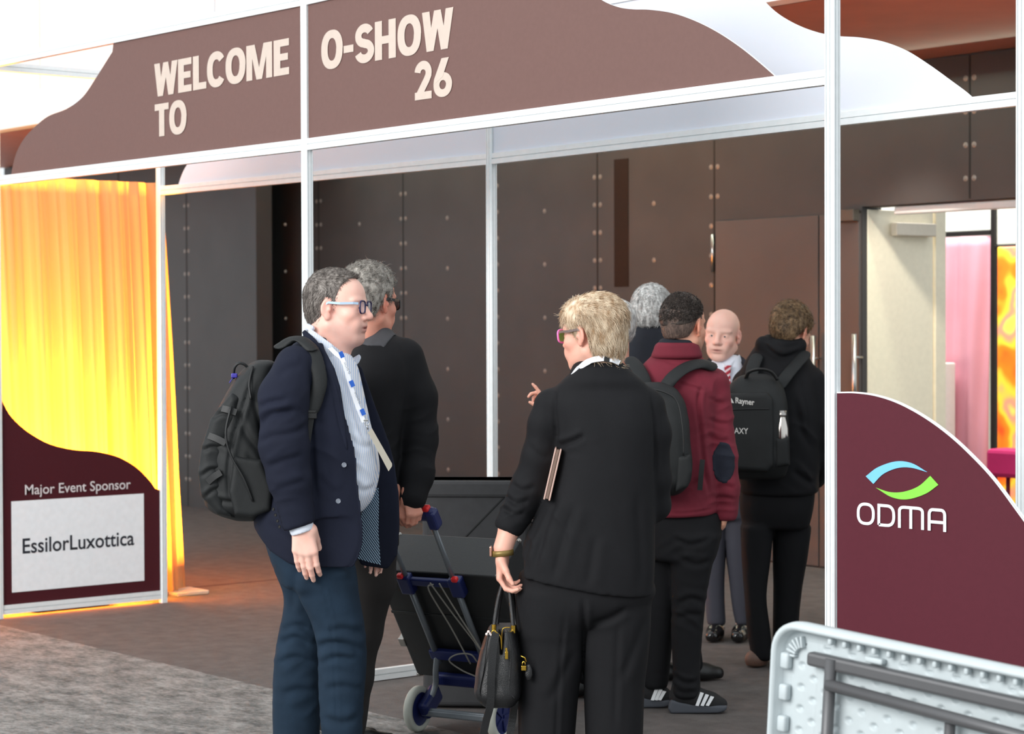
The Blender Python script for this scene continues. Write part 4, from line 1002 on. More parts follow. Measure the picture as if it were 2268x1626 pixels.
build_body(A, hA, RA, sA, fine_for((hA, (.14, .14, .16), .0036), (wA+V3(0, 0, -.07), (.07, .06, .11), .0034)),
    A.rows([(770, 650, 760, .0, .11), (850, 640, 780, 0, .13), (1000, 650, 800, 0, .13), (1130, 640, 760, 0, .12)]),
    [A.chain([(660, 815, -.14, .045), (632, 985, -.23, .046), (668, 1150, -.235, .030)]), A.chain([(700, 810, .17, .055), (760, 990, .22, .045), (818, 1172, .14, .030)])],
    [A.chain([(690, 1190, -.08, .07), (755, 1440, -.09, .05), (755, 1700, -.09, .045)]), A.chain([(680, 1190, .08, .07), (670, 1300, .09, .055), (660, 1440, .10, .05), (655, 1700, .10, .045)])],
    [dict(W=wA, d=(.10, -.02, -1), n=(-.20, -1, -.02), t=(1, -.15, .08), sc=1.14, curls=(.50, .42, .40, .42), thumb=(.95, .10, .75)),
     dict(W=A.p(818, 1172, .14), d=(.15, -.1, -1), n=(.3, 1, 0), t=(1, -.2, 0), sc=.95, curl=.5)],
    head_kw=dict(jaw=1.06, cheek=1.06, nose=1.12, fat=True), tint_kw=dict(stubble=(190, 150, 142)), neck=[((0, -.022, -.05), .062, (0, -.030, -.145), .060), ((0, .02, -.10), .034, (0, .0, -.15), .05)])
brows(hA, RA, sA, A.root, mat('dark_brow', (62, 46, 40), .8))
M_hairA = hair_mat('grey_brown_hair', (58, 50, 46), (142, 134, 128), 90)
hair(A.root, hA, RA, sA, M_hairA, short_cap(top=.010, side=.002, line=[(-.13, -.086), (-.085, -.080), (-.05, -.070), (-.033, -.045), (-.026, .0), (-.014, .028), (.004, .026), (.010, .0), (.020, .0), (.026, .030), (.034, .062), (.05, .092), (.075, .106), (.10, .12)]), lambda l: (0, (.7 if l[2] > .06 else -.5), (-.2 if l[2] > .07 else -.9)) if l[2] < .095 else (0, .9, .5), n=3600, L=(.010, .026), lift=.35, wr=.0015)
def glasses(P, c, R, sc, m_rim, m_lens, m_arm, w=.0215, h=.0165, y0=.102, z0=-.003, thick=.0024, arm_h=.004, yb=-.015, rimless=False):
    T_ = lambda *p: V3(*c)+R@(V3(*p)*sc)
    g = bpy.data.objects.new('glasses', None); COL.objects.link(g); g.parent = P.root; g.empty_display_size = .05
    bm = bmesh.new()
    for sx in (-1, 1):
        pts = [T_(sx*.0335+x, y0-.10*abs(sx*.0335+x)**1.3, z0+z) for x, z in ring_poly(2*w, 2*h, 28, 3.4, 0, 0)]
        tube(bm, pts+[pts[0]], thick*sc, 8, cap=False)
    tube(bm, [T_(-.012, y0, z0+.006), T_(0, y0+.004, z0+.009), T_(.012, y0, z0+.006)], thick*sc, 8)
    obj('rim', bm, m_rim, g, True)
    for sx in (-1, 1):
        bm = bmesh.new(); vs = [bm.verts.new(T_(sx*.0335+x*.98, y0-.10*abs(sx*.0335+x)**1.3, z0+z*.98)) for x, z in ring_poly(2*w, 2*h, 28, 3.4, 0, 0)]; bm.faces.new(vs); obj('lens', bm, m_lens, g)
        bm = bmesh.new(); pts = [T_(sx*(.0335+w), y0-.008, z0+h*.55), T_(sx*.068, y0-.022, z0+h*.6), T_(sx*.081, .04, z0+.010), T_(sx*.083, .0, z0+.012), T_(sx*.081, yb, z0+.004)]
        for a_, b_ in zip(pts, pts[1:]):
            d = Vector(b_-a_); M3 = Matrix((Vector(R[:, 0]), d.normalized(), Vector(R[:, 2]))).transposed(); rbox(bm, tuple((a_+b_)/2), (.0022*sc, d.length+.001, arm_h*2*sc), .0008, M3)
        obj('temple_arm', bm, m_arm, g)
    return g
M_lens = bpy.data.materials.new('clear_lens'); M_lens.use_nodes = True; _b = M_lens.node_tree.nodes['Principled BSDF']; _b.inputs['Base Color'].default_value = (.85, .88, 1, 1); _b.inputs['Roughness'].default_value = .03; _b.inputs['Alpha'].default_value = .28
glasses(A, hA, RA, sA, mat('navy_acetate', (26, 24, 72), .25), M_lens, mat('pale_blue_arm', (176, 200, 224), .35), w=.023, h=.0205, thick=.0029, z0=.001)
# jeans
S = Vol((-.30, -.26, -.02), (.32, .30, 1.05), .008)
S.loft(A.rows([(1120, 600, 762, 0, .165), (1180, 585, 775, 0, .175), (1240, 598, 782, 0, .175), (1300, 625, 790, -.01, .16)]), .04)
S.loft(A.rows([(1250, 640, 786, -.07, .105), (1320, 662, 797, -.075, .098), (1380, 688, 808, -.08, .088), (1430, 700, 813, -.08, .083), (1470, 702, 812, -.08, .08), (1550, 706, 806, -.08, .078), (1640, 712, 803, -.08, .078), (1732, 715, 806, -.08, .08)]), .02)
S.loft(A.rows([(1250, 600, 730, .09, .105), (1320, 626, 730, .10, .098), (1400, 618, 722, .11, .088), (1450, 610, 716, .11, .083), (1520, 605, 712, .11, .08), (1640, 603, 710, .11, .078), (1732, 603, 714, .11, .08)]), .015)
kn = A.p(760, 1440, -.15); kn2 = A.p(650, 1440, .05)
vobj('jeans', S, M_jean, A.root, wr=.005, freq=11, seed=2, cr=A.cr([([(700, 1440), (730, 1424), (770, 1428), (806, 1446)], .009, .011), ([(706, 1474), (745, 1456), (790, 1462)], .007, .010), ([(720, 1402), (760, 1392), (806, 1404)], .005, .010), ([(612, 1452), (650, 1430), (692, 1452)], .008, .011), ([(616, 1420), (655, 1402), (690, 1416)], .006, .010), ([(608, 1492), (650, 1475), (700, 1490)], .006, .010), ([(700, 1235), (722, 1320), (738, 1420), (744, 1540), (746, 1626)], .0025, .0035), ([(750, 1200), (768, 1245), (785, 1290)], .007, .012), ([(640, 1265), (700, 1262), (760, 1240)], .005, .014), ([(620, 1560), (660, 1548), (700, 1556)], .006, .012), ([(715, 1530), (760, 1520), (806, 1532)], .006, .012), ([(712, 1590), (760, 1600), (800, 1586)], .006, .012), ([(660, 1255), (648, 1320), (640, 1380)], .006, .014)], -.15), fl=[(kn, (.5, 0, 1), .055, .0025, (.14, .2, .10)), (kn2, (-.6, 0, 1), .05, .0025, (.14, .3, .10)), (A.p(770, 1250, -.1), (.3, 0, 1), .045, .004, (.10, .2, .05)), (A.p(760, 1610, -.1), (.25, 0, 1), .06, .0025, (.12, .2, .07)), (A.p(660, 1590, 0), (-.2, 0, 1), .07, .003, (.12, .3, .09))])
for b, x in ((-.08, 765), (.11, 665)):
    S = Vol((-.2, b-.1, -.01), (.35, b+.1, .16), .006); q = A.p(x, 1736, b); S.chain([(q[0]-.05, b, .045, .042), (q[0]+.06, b, .045, .042), (q[0]+.17, b, .035, .032)], .03); S.cone((q[0]-.02, b, .05), .045, (q[0]-.02, b, .13), .042, .03); S.cut(lambda X, Y, Z: .005-Z)
    vobj('shoe', S, M_leather, A.root)
# shirt
S = Vol((-.20, -.24, .78), (.26, .24, 1.62), .006)
S.loft(A.rows([(1137, 660, 799, -.01, .135), (1110, 650, 822, -.01, .155), (1080, 645, 834, -.01, .165), (1040, 640, 841, -.01, .17), (1000, 640, 837, -.01, .168), (950, 640, 824, -.01, .16), (900, 640, 813, -.01, .15), (850, 640, 802, -.01, .14), (810, 650, 792, 0, .12), (780, 665, 776, 0, .09)]), .03)
vobj('shirt', S, M_shirt, A.root, wr=.003, freq=13, seed=4, cr=A.cr([([(770, 965), (795, 985), (822, 992)], .005, .009), ([(755, 835), (772, 870), (790, 930), (812, 990)], .005, .007), ([(772, 1060), (800, 1085), (832, 1080)], .005, .009), ([(838, 1000), (834, 1060), (815, 1110)], .003, .004)], -.13), fl=[(A.p(800, 1010, -.14), (.5, .3, 1), .05, .004, (.08, .12, .10))])
# collar: a folded ring
bm = bmesh.new(); ring_ = []
cp = [(688, 728, .02, 0), (700, 748, -.075, 0), (725, 765, -.088, 0), (752, 781, -.085, 0), (772, 796, -.055, 0)]
def ribbon(P, pts, w0, m, name, parent, th=.003, n=6, updir=(0, 0, 1)):
    """flat strap along pixel path (x, y, b); w0 width along an in-plane direction"""
    C_ = np.array(smoothpts([tuple(P.p(*q[:3])) for q in pts], n)); W_ = np.interp(np.linspace(0, 1, len(C_)), np.linspace(0, 1, len(pts)), [q[3] if len(q) > 3 else w0 for q in pts])
    D_ = np.gradient(C_, axis=0); D_ /= np.linalg.norm(D_, axis=1)[:, None]
    bm = bmesh.new(); L_ = []
    for i, (c, d) in enumerate(zip(C_, D_)):
        nb = V3(*updir[i] if hasattr(updir[0], '__len__') else updir); wdir = np.cross(d, nb); wdir /= np.linalg.norm(wdir); nn = np.cross(wdir, d)
        L_.append([bm.verts.new(c+wdir*sx*W_[i]/2+nn*sy*th/2) for sx, sy in ((-1, -1), (1, -1), (1, 1), (-1, 1))])
    for a_, b_ in zip(L_, L_[1:]):
        for k in range(4): bm.faces.new((a_[k], a_[(k+1) % 4], b_[(k+1) % 4], b_[k]))
    bm.faces.new(L_[0]); bm.faces.new(L_[-1]); return obj(name, bm, m, parent, False)
S = Vol((-.12, -.16, 1.40), (.22, .16, 1.66), .0045)
S.poly([A.p(x, y, 0)[[0, 2]] for x, y in [(684, 725), (705, 740), (735, 762), (768, 788), (770, 795), (762, 806), (740, 803), (716, 790), (700, 765), (682, 742)]], lambda u, z: -.092+.30*np.clip(.0-u, 0, .1)+.9*np.clip(u-.055, 0, .1), .008, rad=.004)
S.poly([A.p(x, y, .07)[[0, 2]] for x, y in [(772, 798), (796, 784), (800, 792), (795, 803), (783, 815), (776, 812)]], .05, .01, rad=.004)
S.chain(A.chain([(690, 728, -.05, .012), (684, 726, .0, .012), (700, 735, .06, .012)]), .01)
vobj('collar', S, M_shirt, A.root)
# blazer
S = Vol((-.34, -.33, .70), (.34, .30, 1.66), .0065)
S.loft(A.rows([(1262, 588, 850, -.01, .185), (1200, 570, 868, -.01, .195), (1150, 562, 866, -.01, .198), (1100, 575, 856, -.01, .198), (1050, 585, 850, -.01, .195), (1000, 588, 845, -.01, .195), (950, 592, 836, -.01, .19), (900, 596, 826, -.01, .185), (850, 604, 812, -.01, .18), (815, 612, 800, -.005, .175), (785, 625, 785, 0, .155), (762, 648, 765, 0, .11), (742, 664, 730, .01, .06)]), .02, e=2.5)
S.chain(A.chain([(655, 812, -.165, .072), (628, 880, -.21, .082), (628, 990, -.235, .080), (640, 1060, -.24, .068), (661, 1155, -.24, .056)]), .03, flat=(V3(0, 1, 0), .82))
S.chain(A.chain([(720, 812, .155, .07), (770, 960, .21, .06), (812, 1180, .17, .05)]), .03)
near = [(700, 705), (735, 708), (760, 716), (776, 721), (812, 740), (858, 754), (912, 762), (966, 769), (1001, 771), (1062, 768), (1124, 753), (1180, 738), (1222, 724), (1262, 700)]
NE = np.array([A.p(x, y, -.15)[[2, 0]] for y, x in near]); NE = NE[np.argsort(NE[:, 0])]
HE = np.array([A.p(x, y, -.05)[[0, 2]] for x, y in [(500, 1120), (548, 1152), (575, 1185), (600, 1215), (640, 1238), (680, 1246), (710, 1246), (880, 1252)]])
def acut(X, Y, Z):
    e = np.interp(Z, NE[:, 0], NE[:, 1]); ins = X-(e+.5*np.clip(Y+.09, 0, 1)); arm = (Y > -.185+0*X)
    return np.where(arm, ins, -1.0)
S.cut(acut, .004)
S.cut(lambda X, Y, Z: np.interp(X, HE[:, 0], HE[:, 1])-Z, .004)
SL = np.array([A.p(x, y, -.26)[[0, 2]] for x, y in [(560, 1100), (606, 1172), (622, 1179), (698, 1156), (720, 1150)]])
S.cut(lambda X, Y, Z: np.where((Y < -.196)+0*X+0*Z > .5, np.where(X > SL[1, 0], np.interp(X, SL[:, 0], SL[:, 1])-Z, -1), -1), .003)
cuffp = A.p(662, 1168, -.24); 
bl = vobj('blazer', S, M_navy, A.root, wr=.0035, freq=10, seed=1, cr=A.cr([([(566, 950), (590, 925), (617, 914), (668, 909)], .011, .010), ([(572, 905), (600, 892), (640, 886)], .006, .009), ([(568, 985), (600, 968), (650, 958), (684, 940)], .006, .010), ([(590, 1035), (630, 1020), (672, 1008)], .005, .010), ([(606, 1085), (640, 1075), (685, 1060)], .004, .010), ([(612, 835), (640, 815), (668, 812)], .004, .012), ([(688, 790), (692, 860), (690, 940), (694, 1040), (700, 1110)], .007, .007), ([(702, 780), (724, 825), (742, 880), (752, 935), (765, 985)], .0045, .0045), ([(700, 1050), (725, 1080), (748, 1100)], .004, .012), ([(712, 930), (726, 1010), (745, 1080)], .004, .014), ([(590, 1160), (640, 1200), (700, 1225)], .004, .012)], -.28), fl=[(A.p(630, 960, -.3), (-.45, 0, 1), .055, .003, (.09, .2, .09)), (A.p(640, 905, -.3), (-.6, 0, 1), .05, .004, (.08, .2, .05)), (A.p(720, 1010, -.2), (.5, 0, 1), .09, .004, (.10, .2, .12)), (A.p(640, 1080, -.3), (-.3, 0, 1), .05, .004, (.08, .2, .06))])
# far front panel of the open blazer with its striped lining
S = Vol((-.02, .03, .70), (.32, .20, 1.52), .006)
S.poly([A.p(x, y, .12)[[0, 2]] for x, y in [(782, 800), (800, 812), (815, 850), (832, 900), (862, 980), (874, 1030), (882, 1090), (883, 1165), (878, 1225), (858, 1256), (800, 1250), (770, 1200), (770, 1000), (770, 860)]], lambda u, z: .10-.25*np.clip(u-.12, -.1, .2), .009, rad=.006)
vobj('blazer_front', S, M_navy, A.root, wr=.003, freq=12, seed=6)
def lining_mat():
    m = bpy.data.materials.new('striped_lining'); m.use_nodes = True; nt = m.node_tree; b = nt.nodes['Principled BSDF']; b.inputs['Roughness'].default_value = .5
    tc = nt.nodes.new('ShaderNodeTexCoord'); fac = None
    for rot, sc_ in ((.62, 46), (1.35, 40)):
        mp = nt.nodes.new('ShaderNodeMapping'); mp.inputs['Rotation'].default_value = (0, rot, 0); nt.links.new(tc.outputs['Object'], mp.inputs[0]); wv = nt.nodes.new('ShaderNodeTexWave'); wv.inputs['Scale'].default_value = sc_; nt.links.new(mp.outputs[0], wv.inputs[0])
        if fac is None: fac = wv.outputs['Fac']
        else: mm = nt.nodes.new('ShaderNodeMath'); mm.operation = 'MAXIMUM'; nt.links.new(fac, mm.inputs[0]); mm2 = nt.nodes.new('ShaderNodeMath'); mm2.operation = 'MULTIPLY'; mm2.inputs[1].default_value = .6; nt.links.new(wv.outputs['Fac'], mm2.inputs[0]); nt.links.new(mm2.outputs[0], mm.inputs[1]); fac = mm.outputs[0]
    r = nt.nodes.new('ShaderNodeValToRGB'); r.color_ramp.elements[0].color = (*srgb(24, 34, 58), 1); r.color_ramp.elements[1].color = (*srgb(176, 206, 228), 1); r.color_ramp.elements[0].position = .55; r.color_ramp.elements[1].position = .85
    nt.links.new(fac, r.inputs[0]); nt.links.new(r.outputs[0], b.inputs['Base Color']); return m
bm = bmesh.new(); pts = [A.p(x, y, .078)[[0, 2]] for x, y in [(772, 1090), (838, 1080), (839, 1110), (838, 1180), (843, 1250), (822, 1246), (778, 1234), (772, 1160)]]
prism(bm, [tuple(p) for p in pts], lambda x, y, t: (x, .086-.25*max(-.1, min(.2, x-.12))+t, y), .003); obj('lining', bm, lining_mat(), A.root)
# lapel on the near edge, lifted off the chest
S = Vol((-.1, -.26, 1.10), (.16, -.06, 1.62), .0045)
S.poly([A.p(x, y, -.15)[[0, 2]] for x, y in [(668, 735), (676, 730), (700, 752), (722, 780), (741, 815), (754, 858), (762, 912), (768, 966), (770, 1000), (762, 985), (742, 930), (722, 880), (706, 830), (694, 800), (678, 765)]], lambda u, z: -.166-.34*np.clip(-u-.0, -.03, .2)*-1-.06*np.clip(1.45-z, 0, .3)*1+.55*np.clip(z-1.45, 0, .2), .0065, rad=.004)
vobj('lapel', S, M_navy, A.root)
# cuff, buttons, belt
S = Vol(wA-.07, wA+.07, .004); S.chain([(*(wA+V3(-.006, -.004, .02)), .042), (*(wA+V3(-.002, -.004, -.016)), .041)], .002, flat=(V3(0, 1, 0), .80)); S.cut(lambda X, Y, Z: (wA[2]-.030)-Z-.32*(X-wA[0])*-1, .003); vobj('shirt_cuff', S, mat('white_cotton', (226, 232, 244), .7), A.root)
def disc(bm, c, n, r, th, seg=18):
    M = Matrix.Translation(Vector(c)) @ Vector(n).to_track_quat('Z', 'Y').to_matrix().to_4x4(); lathe(bm, [(0, 0), (r, 0), (r, th*.7), (r*.85, th), (r*.7, th*.7), (0, th*.7)], seg, M)
for x, y, dd in ((762, 1030, -.192), (749, 1110, -.192)):
    bm = bmesh.new(); c = A.p(x, y, dd-.012); disc(bm, c, (.25, -1, 0), .0085, .003); obj('button', bm, mat('grey_horn', (132, 138, 150), .3), A.root)
for k in range(4):
    bm = bmesh.new(); disc(bm, A.p(606+k*4.5, 1128+k*13, -.262), (-.8, -1, 0), .0055, .003, 12); obj('sleeve_button', bm, M_leather, A.root)
S = Vol((-.1, -.2, .80), (.2, .2, 1.0), .005)
S.loft(A.rows([(1160, 640, 797, -.01, .142), (1130, 640, 803, -.01, .147)]), .002, cap=.004); vobj('belt', S, M_leather, A.root)
bm = bmesh.new(); q = [A.p(x, y, -.135) for x, y in ((771, 1133), (792, 1130), (790, 1158), (768, 1160))]; tube(bm, q+[q[0]], .0032, 8); tube(bm, [(q[0]+q[3])/2, (q[1]+q[2])/2], .002, 6); obj('buckle', bm, M_chrome, A.root, True)
# lanyard and badge
M_lan = mat('white_lanyard', (236, 238, 244), .6); M_blue = mat('lanyard_blue', (30, 92, 190), .6)
lan = ribbon(A, [(722, 762, -.085), (742, 782, -.115), (760, 800, -.14), (775, 850, -.15), (790, 895, -.152), (806, 935, -.155)], .0155, M_lan, 'lanyard', A.root, th=.002, updir=(.35, -1, .1))
bm = bmesh.new()
for x, y, bb, a in ((755, 787, -.137, 62), (781, 848, -.153, 68), (805, 910, -.157, 72)):
    pass
def on_band(x, y, bb, w, h, ang): 
    c = A.p(x, y, bb); ca, sa = math.cos(math.radians(ang)), math.sin(math.radians(ang)); e1 = V3(ca, -.35*ca*-1*-1, sa) ; e1 = V3(ca, .35*ca, sa); e1 /= np.linalg.norm(e1); nn = V3(.35, -1, .1); nn /= np.linalg.norm(nn); e1 -= nn*(e1@nn); e1 /= np.linalg.norm(e1); e2 = np.cross(nn, e1); return c+nn*.003, e1, e2, nn
for x, y, bb in ((756, 786, -.132), (779, 850, -.152), (803, 913, -.154)):
    c, e1, e2, nn = on_band(x, y, bb, 0, 0, -68); bm2 = bmesh.new(); vs = [bm2.verts.new(c+e1*i*.011+e2*j*.0078) for i, j in ((-1, -1), (1, -1), (1, 1), (-1, 1))]; bm2.faces.new(vs); obj('woven_square', bm2, M_blue, lan)
for x, y, bb in ((768, 815, -.146), (791, 881, -.155)):
    c, e1, e2, nn = on_band(x, y, bb, 0, 0, -68)
    text_mesh('O-SHOW', lambda a_, b_, t: Vector(c+e1*-a_+e2*-b_+nn*.001), -.022, .022, -.0045, .0045, 'lettering', mat('grey_print', (120, 124, 132), .6), lan, bold=.0)
bm = bmesh.new(); c = A.p(813, 937, -.155); tube(bm, [c+V3(.007*math.cos(t), 0, .009*math.sin(t)) for t in np.linspace(0, 2*PI, 16)], .0016, 6, cap=False); tube(bm, [c+V3(-.002, 0, -.008), c+V3(.003, 0, -.022)], .003, 6); rbox(bm, tuple(c+V3(-.004, 0, .010)), (.016, .004, .008), .001); obj('clip', bm, M_chrome, lan, True)
bm = bmesh.new(); q = [A.p(x, y, -.16)[[0, 2]] for x, y in [(815, 958), (824, 949), (870, 1030), (870, 1036), (862, 1047)]]; prism(bm, [tuple(p) for p in q], lambda x, y, t: (x, -.16+t+(.9*(x-q[0][0])), y), .003); obj('badge', bm, mat('ivory_card', (226, 218, 200), .5), lan)
# ------------------------------------------------------------------ backpack on person A
def pack_root(name, P, x, y, b, label, cat='backpack'):
    o = empty(name, tuple(P.P+P.X*P.p(x, y, b)[0]+P.Y*b+np.array([0, 0, P.p(x, y, b)[2]])), P.az); tag(o, label, cat); return o
class Loc:      # a thing modelled in a person's frame, with its own root
    def __init__(s, name, P, x, y, b, label, cat):
        c = P.p(x, y, b); w = P.P+P.X*c[0]+P.Y*c[1]; s.root = empty(name, (w[0], w[1], c[2]), P.az); tag(s.root, label, cat); s.o = c
        s.off = Matrix.Translation(-Vector(c))
    def add(s, o):
        o.parent = s.root; o.data.transform(s.off); return o
BA = Loc('backpack', A, 540, 1150, .0, 'large black backpack with side straps on the back of the navy blazer man', 'backpack')
S = Vol((-.46, -.26, .80), (.02, .28, 1.60), .0065)
S.loft(A.rows([(1152, 510, 570, .02, .09), (1135, 470, 600, .02, .14), (1100, 446, 622, .02, .165), (1050, 442, 620, .02, .172), (1000, 448, 615, .02, .172), (950, 462, 612, .02, .165), (900, 484, 612, .02, .155), (860, 505, 612, .02, .145), (825, 530, 612, .02, .13), (798, 558, 612, .02, .10)]), .02, e=2.6)
S.cut(lambda X, Y, Z: X-(.0+.10*np.clip(Z-1.2, -.5, .5)*-1+ -.10), .02)
bp = vobj('bag_body', S, M_nylon, None, wr=.005, freq=13, seed=8, cr=A.cr([([(560, 830), (540, 900), (515, 980), (505, 1060), (512, 1120)], .007, .006), ([(600, 840), (585, 920), (580, 1000)], .006, .008), ([(545, 1000), (575, 1050), (590, 1110)], .006, .008), ([(520, 900), (545, 960), (575, 1000)], .006, .010), ([(455, 1100), (490, 1110), (540, 1112), (590, 1095)], .006, .007), ([(560, 870), (578, 950), (600, 1010)], .005, .008)], -.14), fl=[(A.p(480, 1000, -.1), (.5, 0, 1), .08, .004, (.1, .2, .12))]); BA.add(bp)
S = Vol((-.46, -.28, .80), (.02, .28, 1.60), .0055)
S.poly([A.p(x, y, -.13)[[0, 2]] for x, y in [(512, 870), (532, 880), (528, 930), (500, 985), (490, 1060), (500, 1120), (520, 1148), (480, 1140), (446, 1100), (440, 1050), (446, 995), (466, 930)]], -.085, .055, .02, rad=.03)
S.cut(lambda X, Y, Z: -.5-X, .01)
BA.add(vobj('front_pocket', S, M_nylon, None, wr=.004, freq=16, seed=3, cr=A.cr([([(448, 1000), (470, 990), (498, 996)], .007, .006), ([(444, 1058), (468, 1040), (495, 1044)], .007, .006), ([(466, 930), (490, 916), (520, 920)], .007, .006), ([(450, 1105), (475, 1085), (500, 1085)], .006, .006)], -.14)))
S = Vol((-.36, -.26, .85), (.0, -.04, 1.5), .005)
S.poly([A.p(x, y, -.15)[[0, 2]] for x, y in [(520, 1010), (580, 1020), (604, 1080), (600, 1130), (560, 1146), (520, 1140), (508, 1090)]], -.150, .018, .01, rad=.015); BA.add(vobj('side_pocket', S, M_nylon, None, wr=.003, freq=20, seed=2))
M_web = mat('black_webbing', (20, 21, 22), .55)
def lrib(L, P, pts, w, m, name, **k): return L.add(ribbon(P, pts, w, m, name, None, **k))
lrib(BA, A, [(462, 965, -.140), (480, 972, -.150), (500, 982, -.158)], .022, M_web, 'compression_strap', updir=(0, -1, .2), th=.006)
lrib(BA, A, [(460, 1068, -.142), (474, 1056, -.150), (490, 1046, -.158)], .022, M_web, 'compression_strap', updir=(0, -1, .2), th=.006)
lrib(BA, A, [(492, 905, -.135), (505, 908, -.145), (524, 914, -.150)], .022, M_web, 'compression_strap', updir=(0, -1, .2), th=.006)
for pts in ([(560, 812, -.10), (552, 850, -.13), (556, 885, -.145)], [(512, 900, -.155), (500, 960, -.17), (512, 1010, -.175), (540, 1060, -.178), (560, 1110, -.17)]):
    bm = bmesh.new(); tube(bm, smoothpts([tuple(A.p(*q)) for q in pts], 6), .0045, 6); BA.add(obj('zip', bm, M_web, None, True))
bm = bmesh.new(); tube(bm, smoothpts([tuple(A.p(*q)) for q in [(517, 838, .0), (519, 815, -.01), (530, 804, -.015), (545, 810, -.01), (550, 826, .0)]], 6), .009, 8, flat=.6); BA.add(obj('grab_handle', bm, M_web, None, True))
bm = bmesh.new(); c = A.p(519, 832, -.012); rbox(bm, tuple(c), (.022, .02, .016), .004); tube(bm, [c, A.p(508, 848, -.02)], .002, 5); BA.add(obj('key_tag', bm, mat('violet_tag', (58, 50, 150), .4), None))
# shoulder strap over the near shoulder
S = Vol((-.2, -.33, .95), (.14, -.02, 1.62), .004)
sp_ = [(622, 768, -.12), (648, 752, -.125), (668, 752, -.145), (688, 772, -.172), (702, 805, -.19), (708, 845, -.20), (700, 880, -.205), (691, 905, -.21)]
C_ = smoothpts([tuple(A.p(*q)) for q in sp_], 5)
for a_, b_ in zip(C_, C_[1:]): S.cone(a_, .026, b_, .026, .004, flat=(V3(.12, -.85, .5) if a_[2] < 1.52 else V3(0, -.3, 1), .26))
BA.add(vobj('shoulder_strap', S, M_nylon, None, wr=.001, freq=30))
lrib(BA, A, [(692, 900, -.218), (684, 950, -.214), (674, 1010, -.212), (655, 1060, -.21)], .024, M_web, 'webbing', updir=(.1, -1, .1), th=.004)
bm = bmesh.new(); rbox(bm, tuple(A.p(690, 918, -.222)), (.036, .014, .030), .003); rbox(bm, tuple(A.p(690, 912, -.230)), (.030, .006, .008), .002); BA.add(obj('strap_buckle', bm, M_leather, None))

# ================================================================== PERSON B : grey-haired man pulling the trolley
B = Person('B', 822, 7.72, 'grey-haired man in black jacket with grey shoulder yoke, seen behind the navy blazer man', skin=(226, 160, 138))
hB = B.p(818, 668, 0); RB = rotm((.62, .76, -.06)); sB = 1.06
wB = B.p(908, 1098, -.12)
build_body(B, hB, RB, sB, fine_for((hB, (.13, .13, .15), .0042), (B.p(902, 1130, -.12), (.07, .08, .06), .0042)),
    B.rows([(790, 770, 900, 0, .10), (900, 770, 880, 0, .10), (1100, 765, 860, 0, .10)]),
    [B.chain([(895, 820, 0, .04), (925, 970, -.02, .04), (905, 1100, -.12, .030)]), B.chain([(790, 820, .1, .04), (830, 960, .05, .04), (883, 1095, -.08, .028)])],
    [B.chain([(800, 1150, -.05, .06), (790, 1400, .0, .05), (770, 1620, .0, .04)]), B.chain([(790, 1150, .1, .06), (770, 1400, .1, .05), (730, 1600, .1, .04)])],
    [dict(W=wB, d=(.25, -.25, -1), n=(.5, -1, .3), t=(-1, -.3, 0), sc=.85, curl=1.35, thumb=(.7, .2, .8)), dict(W=B.p(882, 1098, -.09), d=(.1, -.2, -1), n=(-.6, -1, .2), t=(1, -.3, 0), sc=.9, curl=1.35, thumb=(.7, .2, .8))],
    eyes=False, head_kw=dict(fat=False))
M_hairB = hair_mat('wavy_grey_hair', (84, 78, 72), (182, 176, 168), 70, (1, 1, .6))
hair(B.root, hB, RB, sB, M_hairB, short_cap(top=.022, side=.012, line=[(-.13, -.088), (-.07, -.085), (-.045, -.06), (-.032, -.02), (-.016, .03), (.006, .028), (.012, .0), (.022, .0), (.034, .045), (.05, .062), (.08, .078), (.11, .10)]), lambda l: (0, -.2 if l[2] < .05 else .7, -.8 if l[2] < .05 else .5), n=3400, L=(.018, .036), lift=.7, curl=.7, jit=.5, wr=.006, freq=60)
glasses(B, hB, RB, sB, mat('black_acetate', (16, 15, 16), .3), mat('smoked_lens', (60, 62, 64), .1, trans=.3), MATS['black_acetate'], w=.024, h=.02, arm_h=.005)
S = Vol((-.22, -.25, .70), (.38, .26, 1.66), .0055)
S.loft(B.rows([(1215, 745, 884, .0, .15), (1150, 745, 884, 0, .155), (1050, 748, 886, .0, .155), (950, 752, 892, .0, .16), (880, 756, 905, 0, .165), (820, 765, 912, .0, .16), (785, 775, 905, .0, .14), (758, 790, 890, .0, .10), (735, 800, 868, .02, .065), (715, 806, 852, .03, .055)]), .03, e=2.4)
S.chain(B.chain([(893, 795, .0, .082), (920, 880, .0, .078), (930, 970, -.02, .064), (925, 1050, -.07, .058), (916, 1103, -.11, .050)]), .03)
S.chain(B.chain([(785, 800, .12, .07), (830, 960, .12, .06), (880, 1090, -.04, .045)]), .02)
SB_D = S.D.copy()
vobj('jacket', S, M_blk, B.root, wr=.004, freq=10, seed=9, fl=[(B.p(930, 970, -.1), (-.3, 0, 1), .06, .005, (.1, .2, .1))])
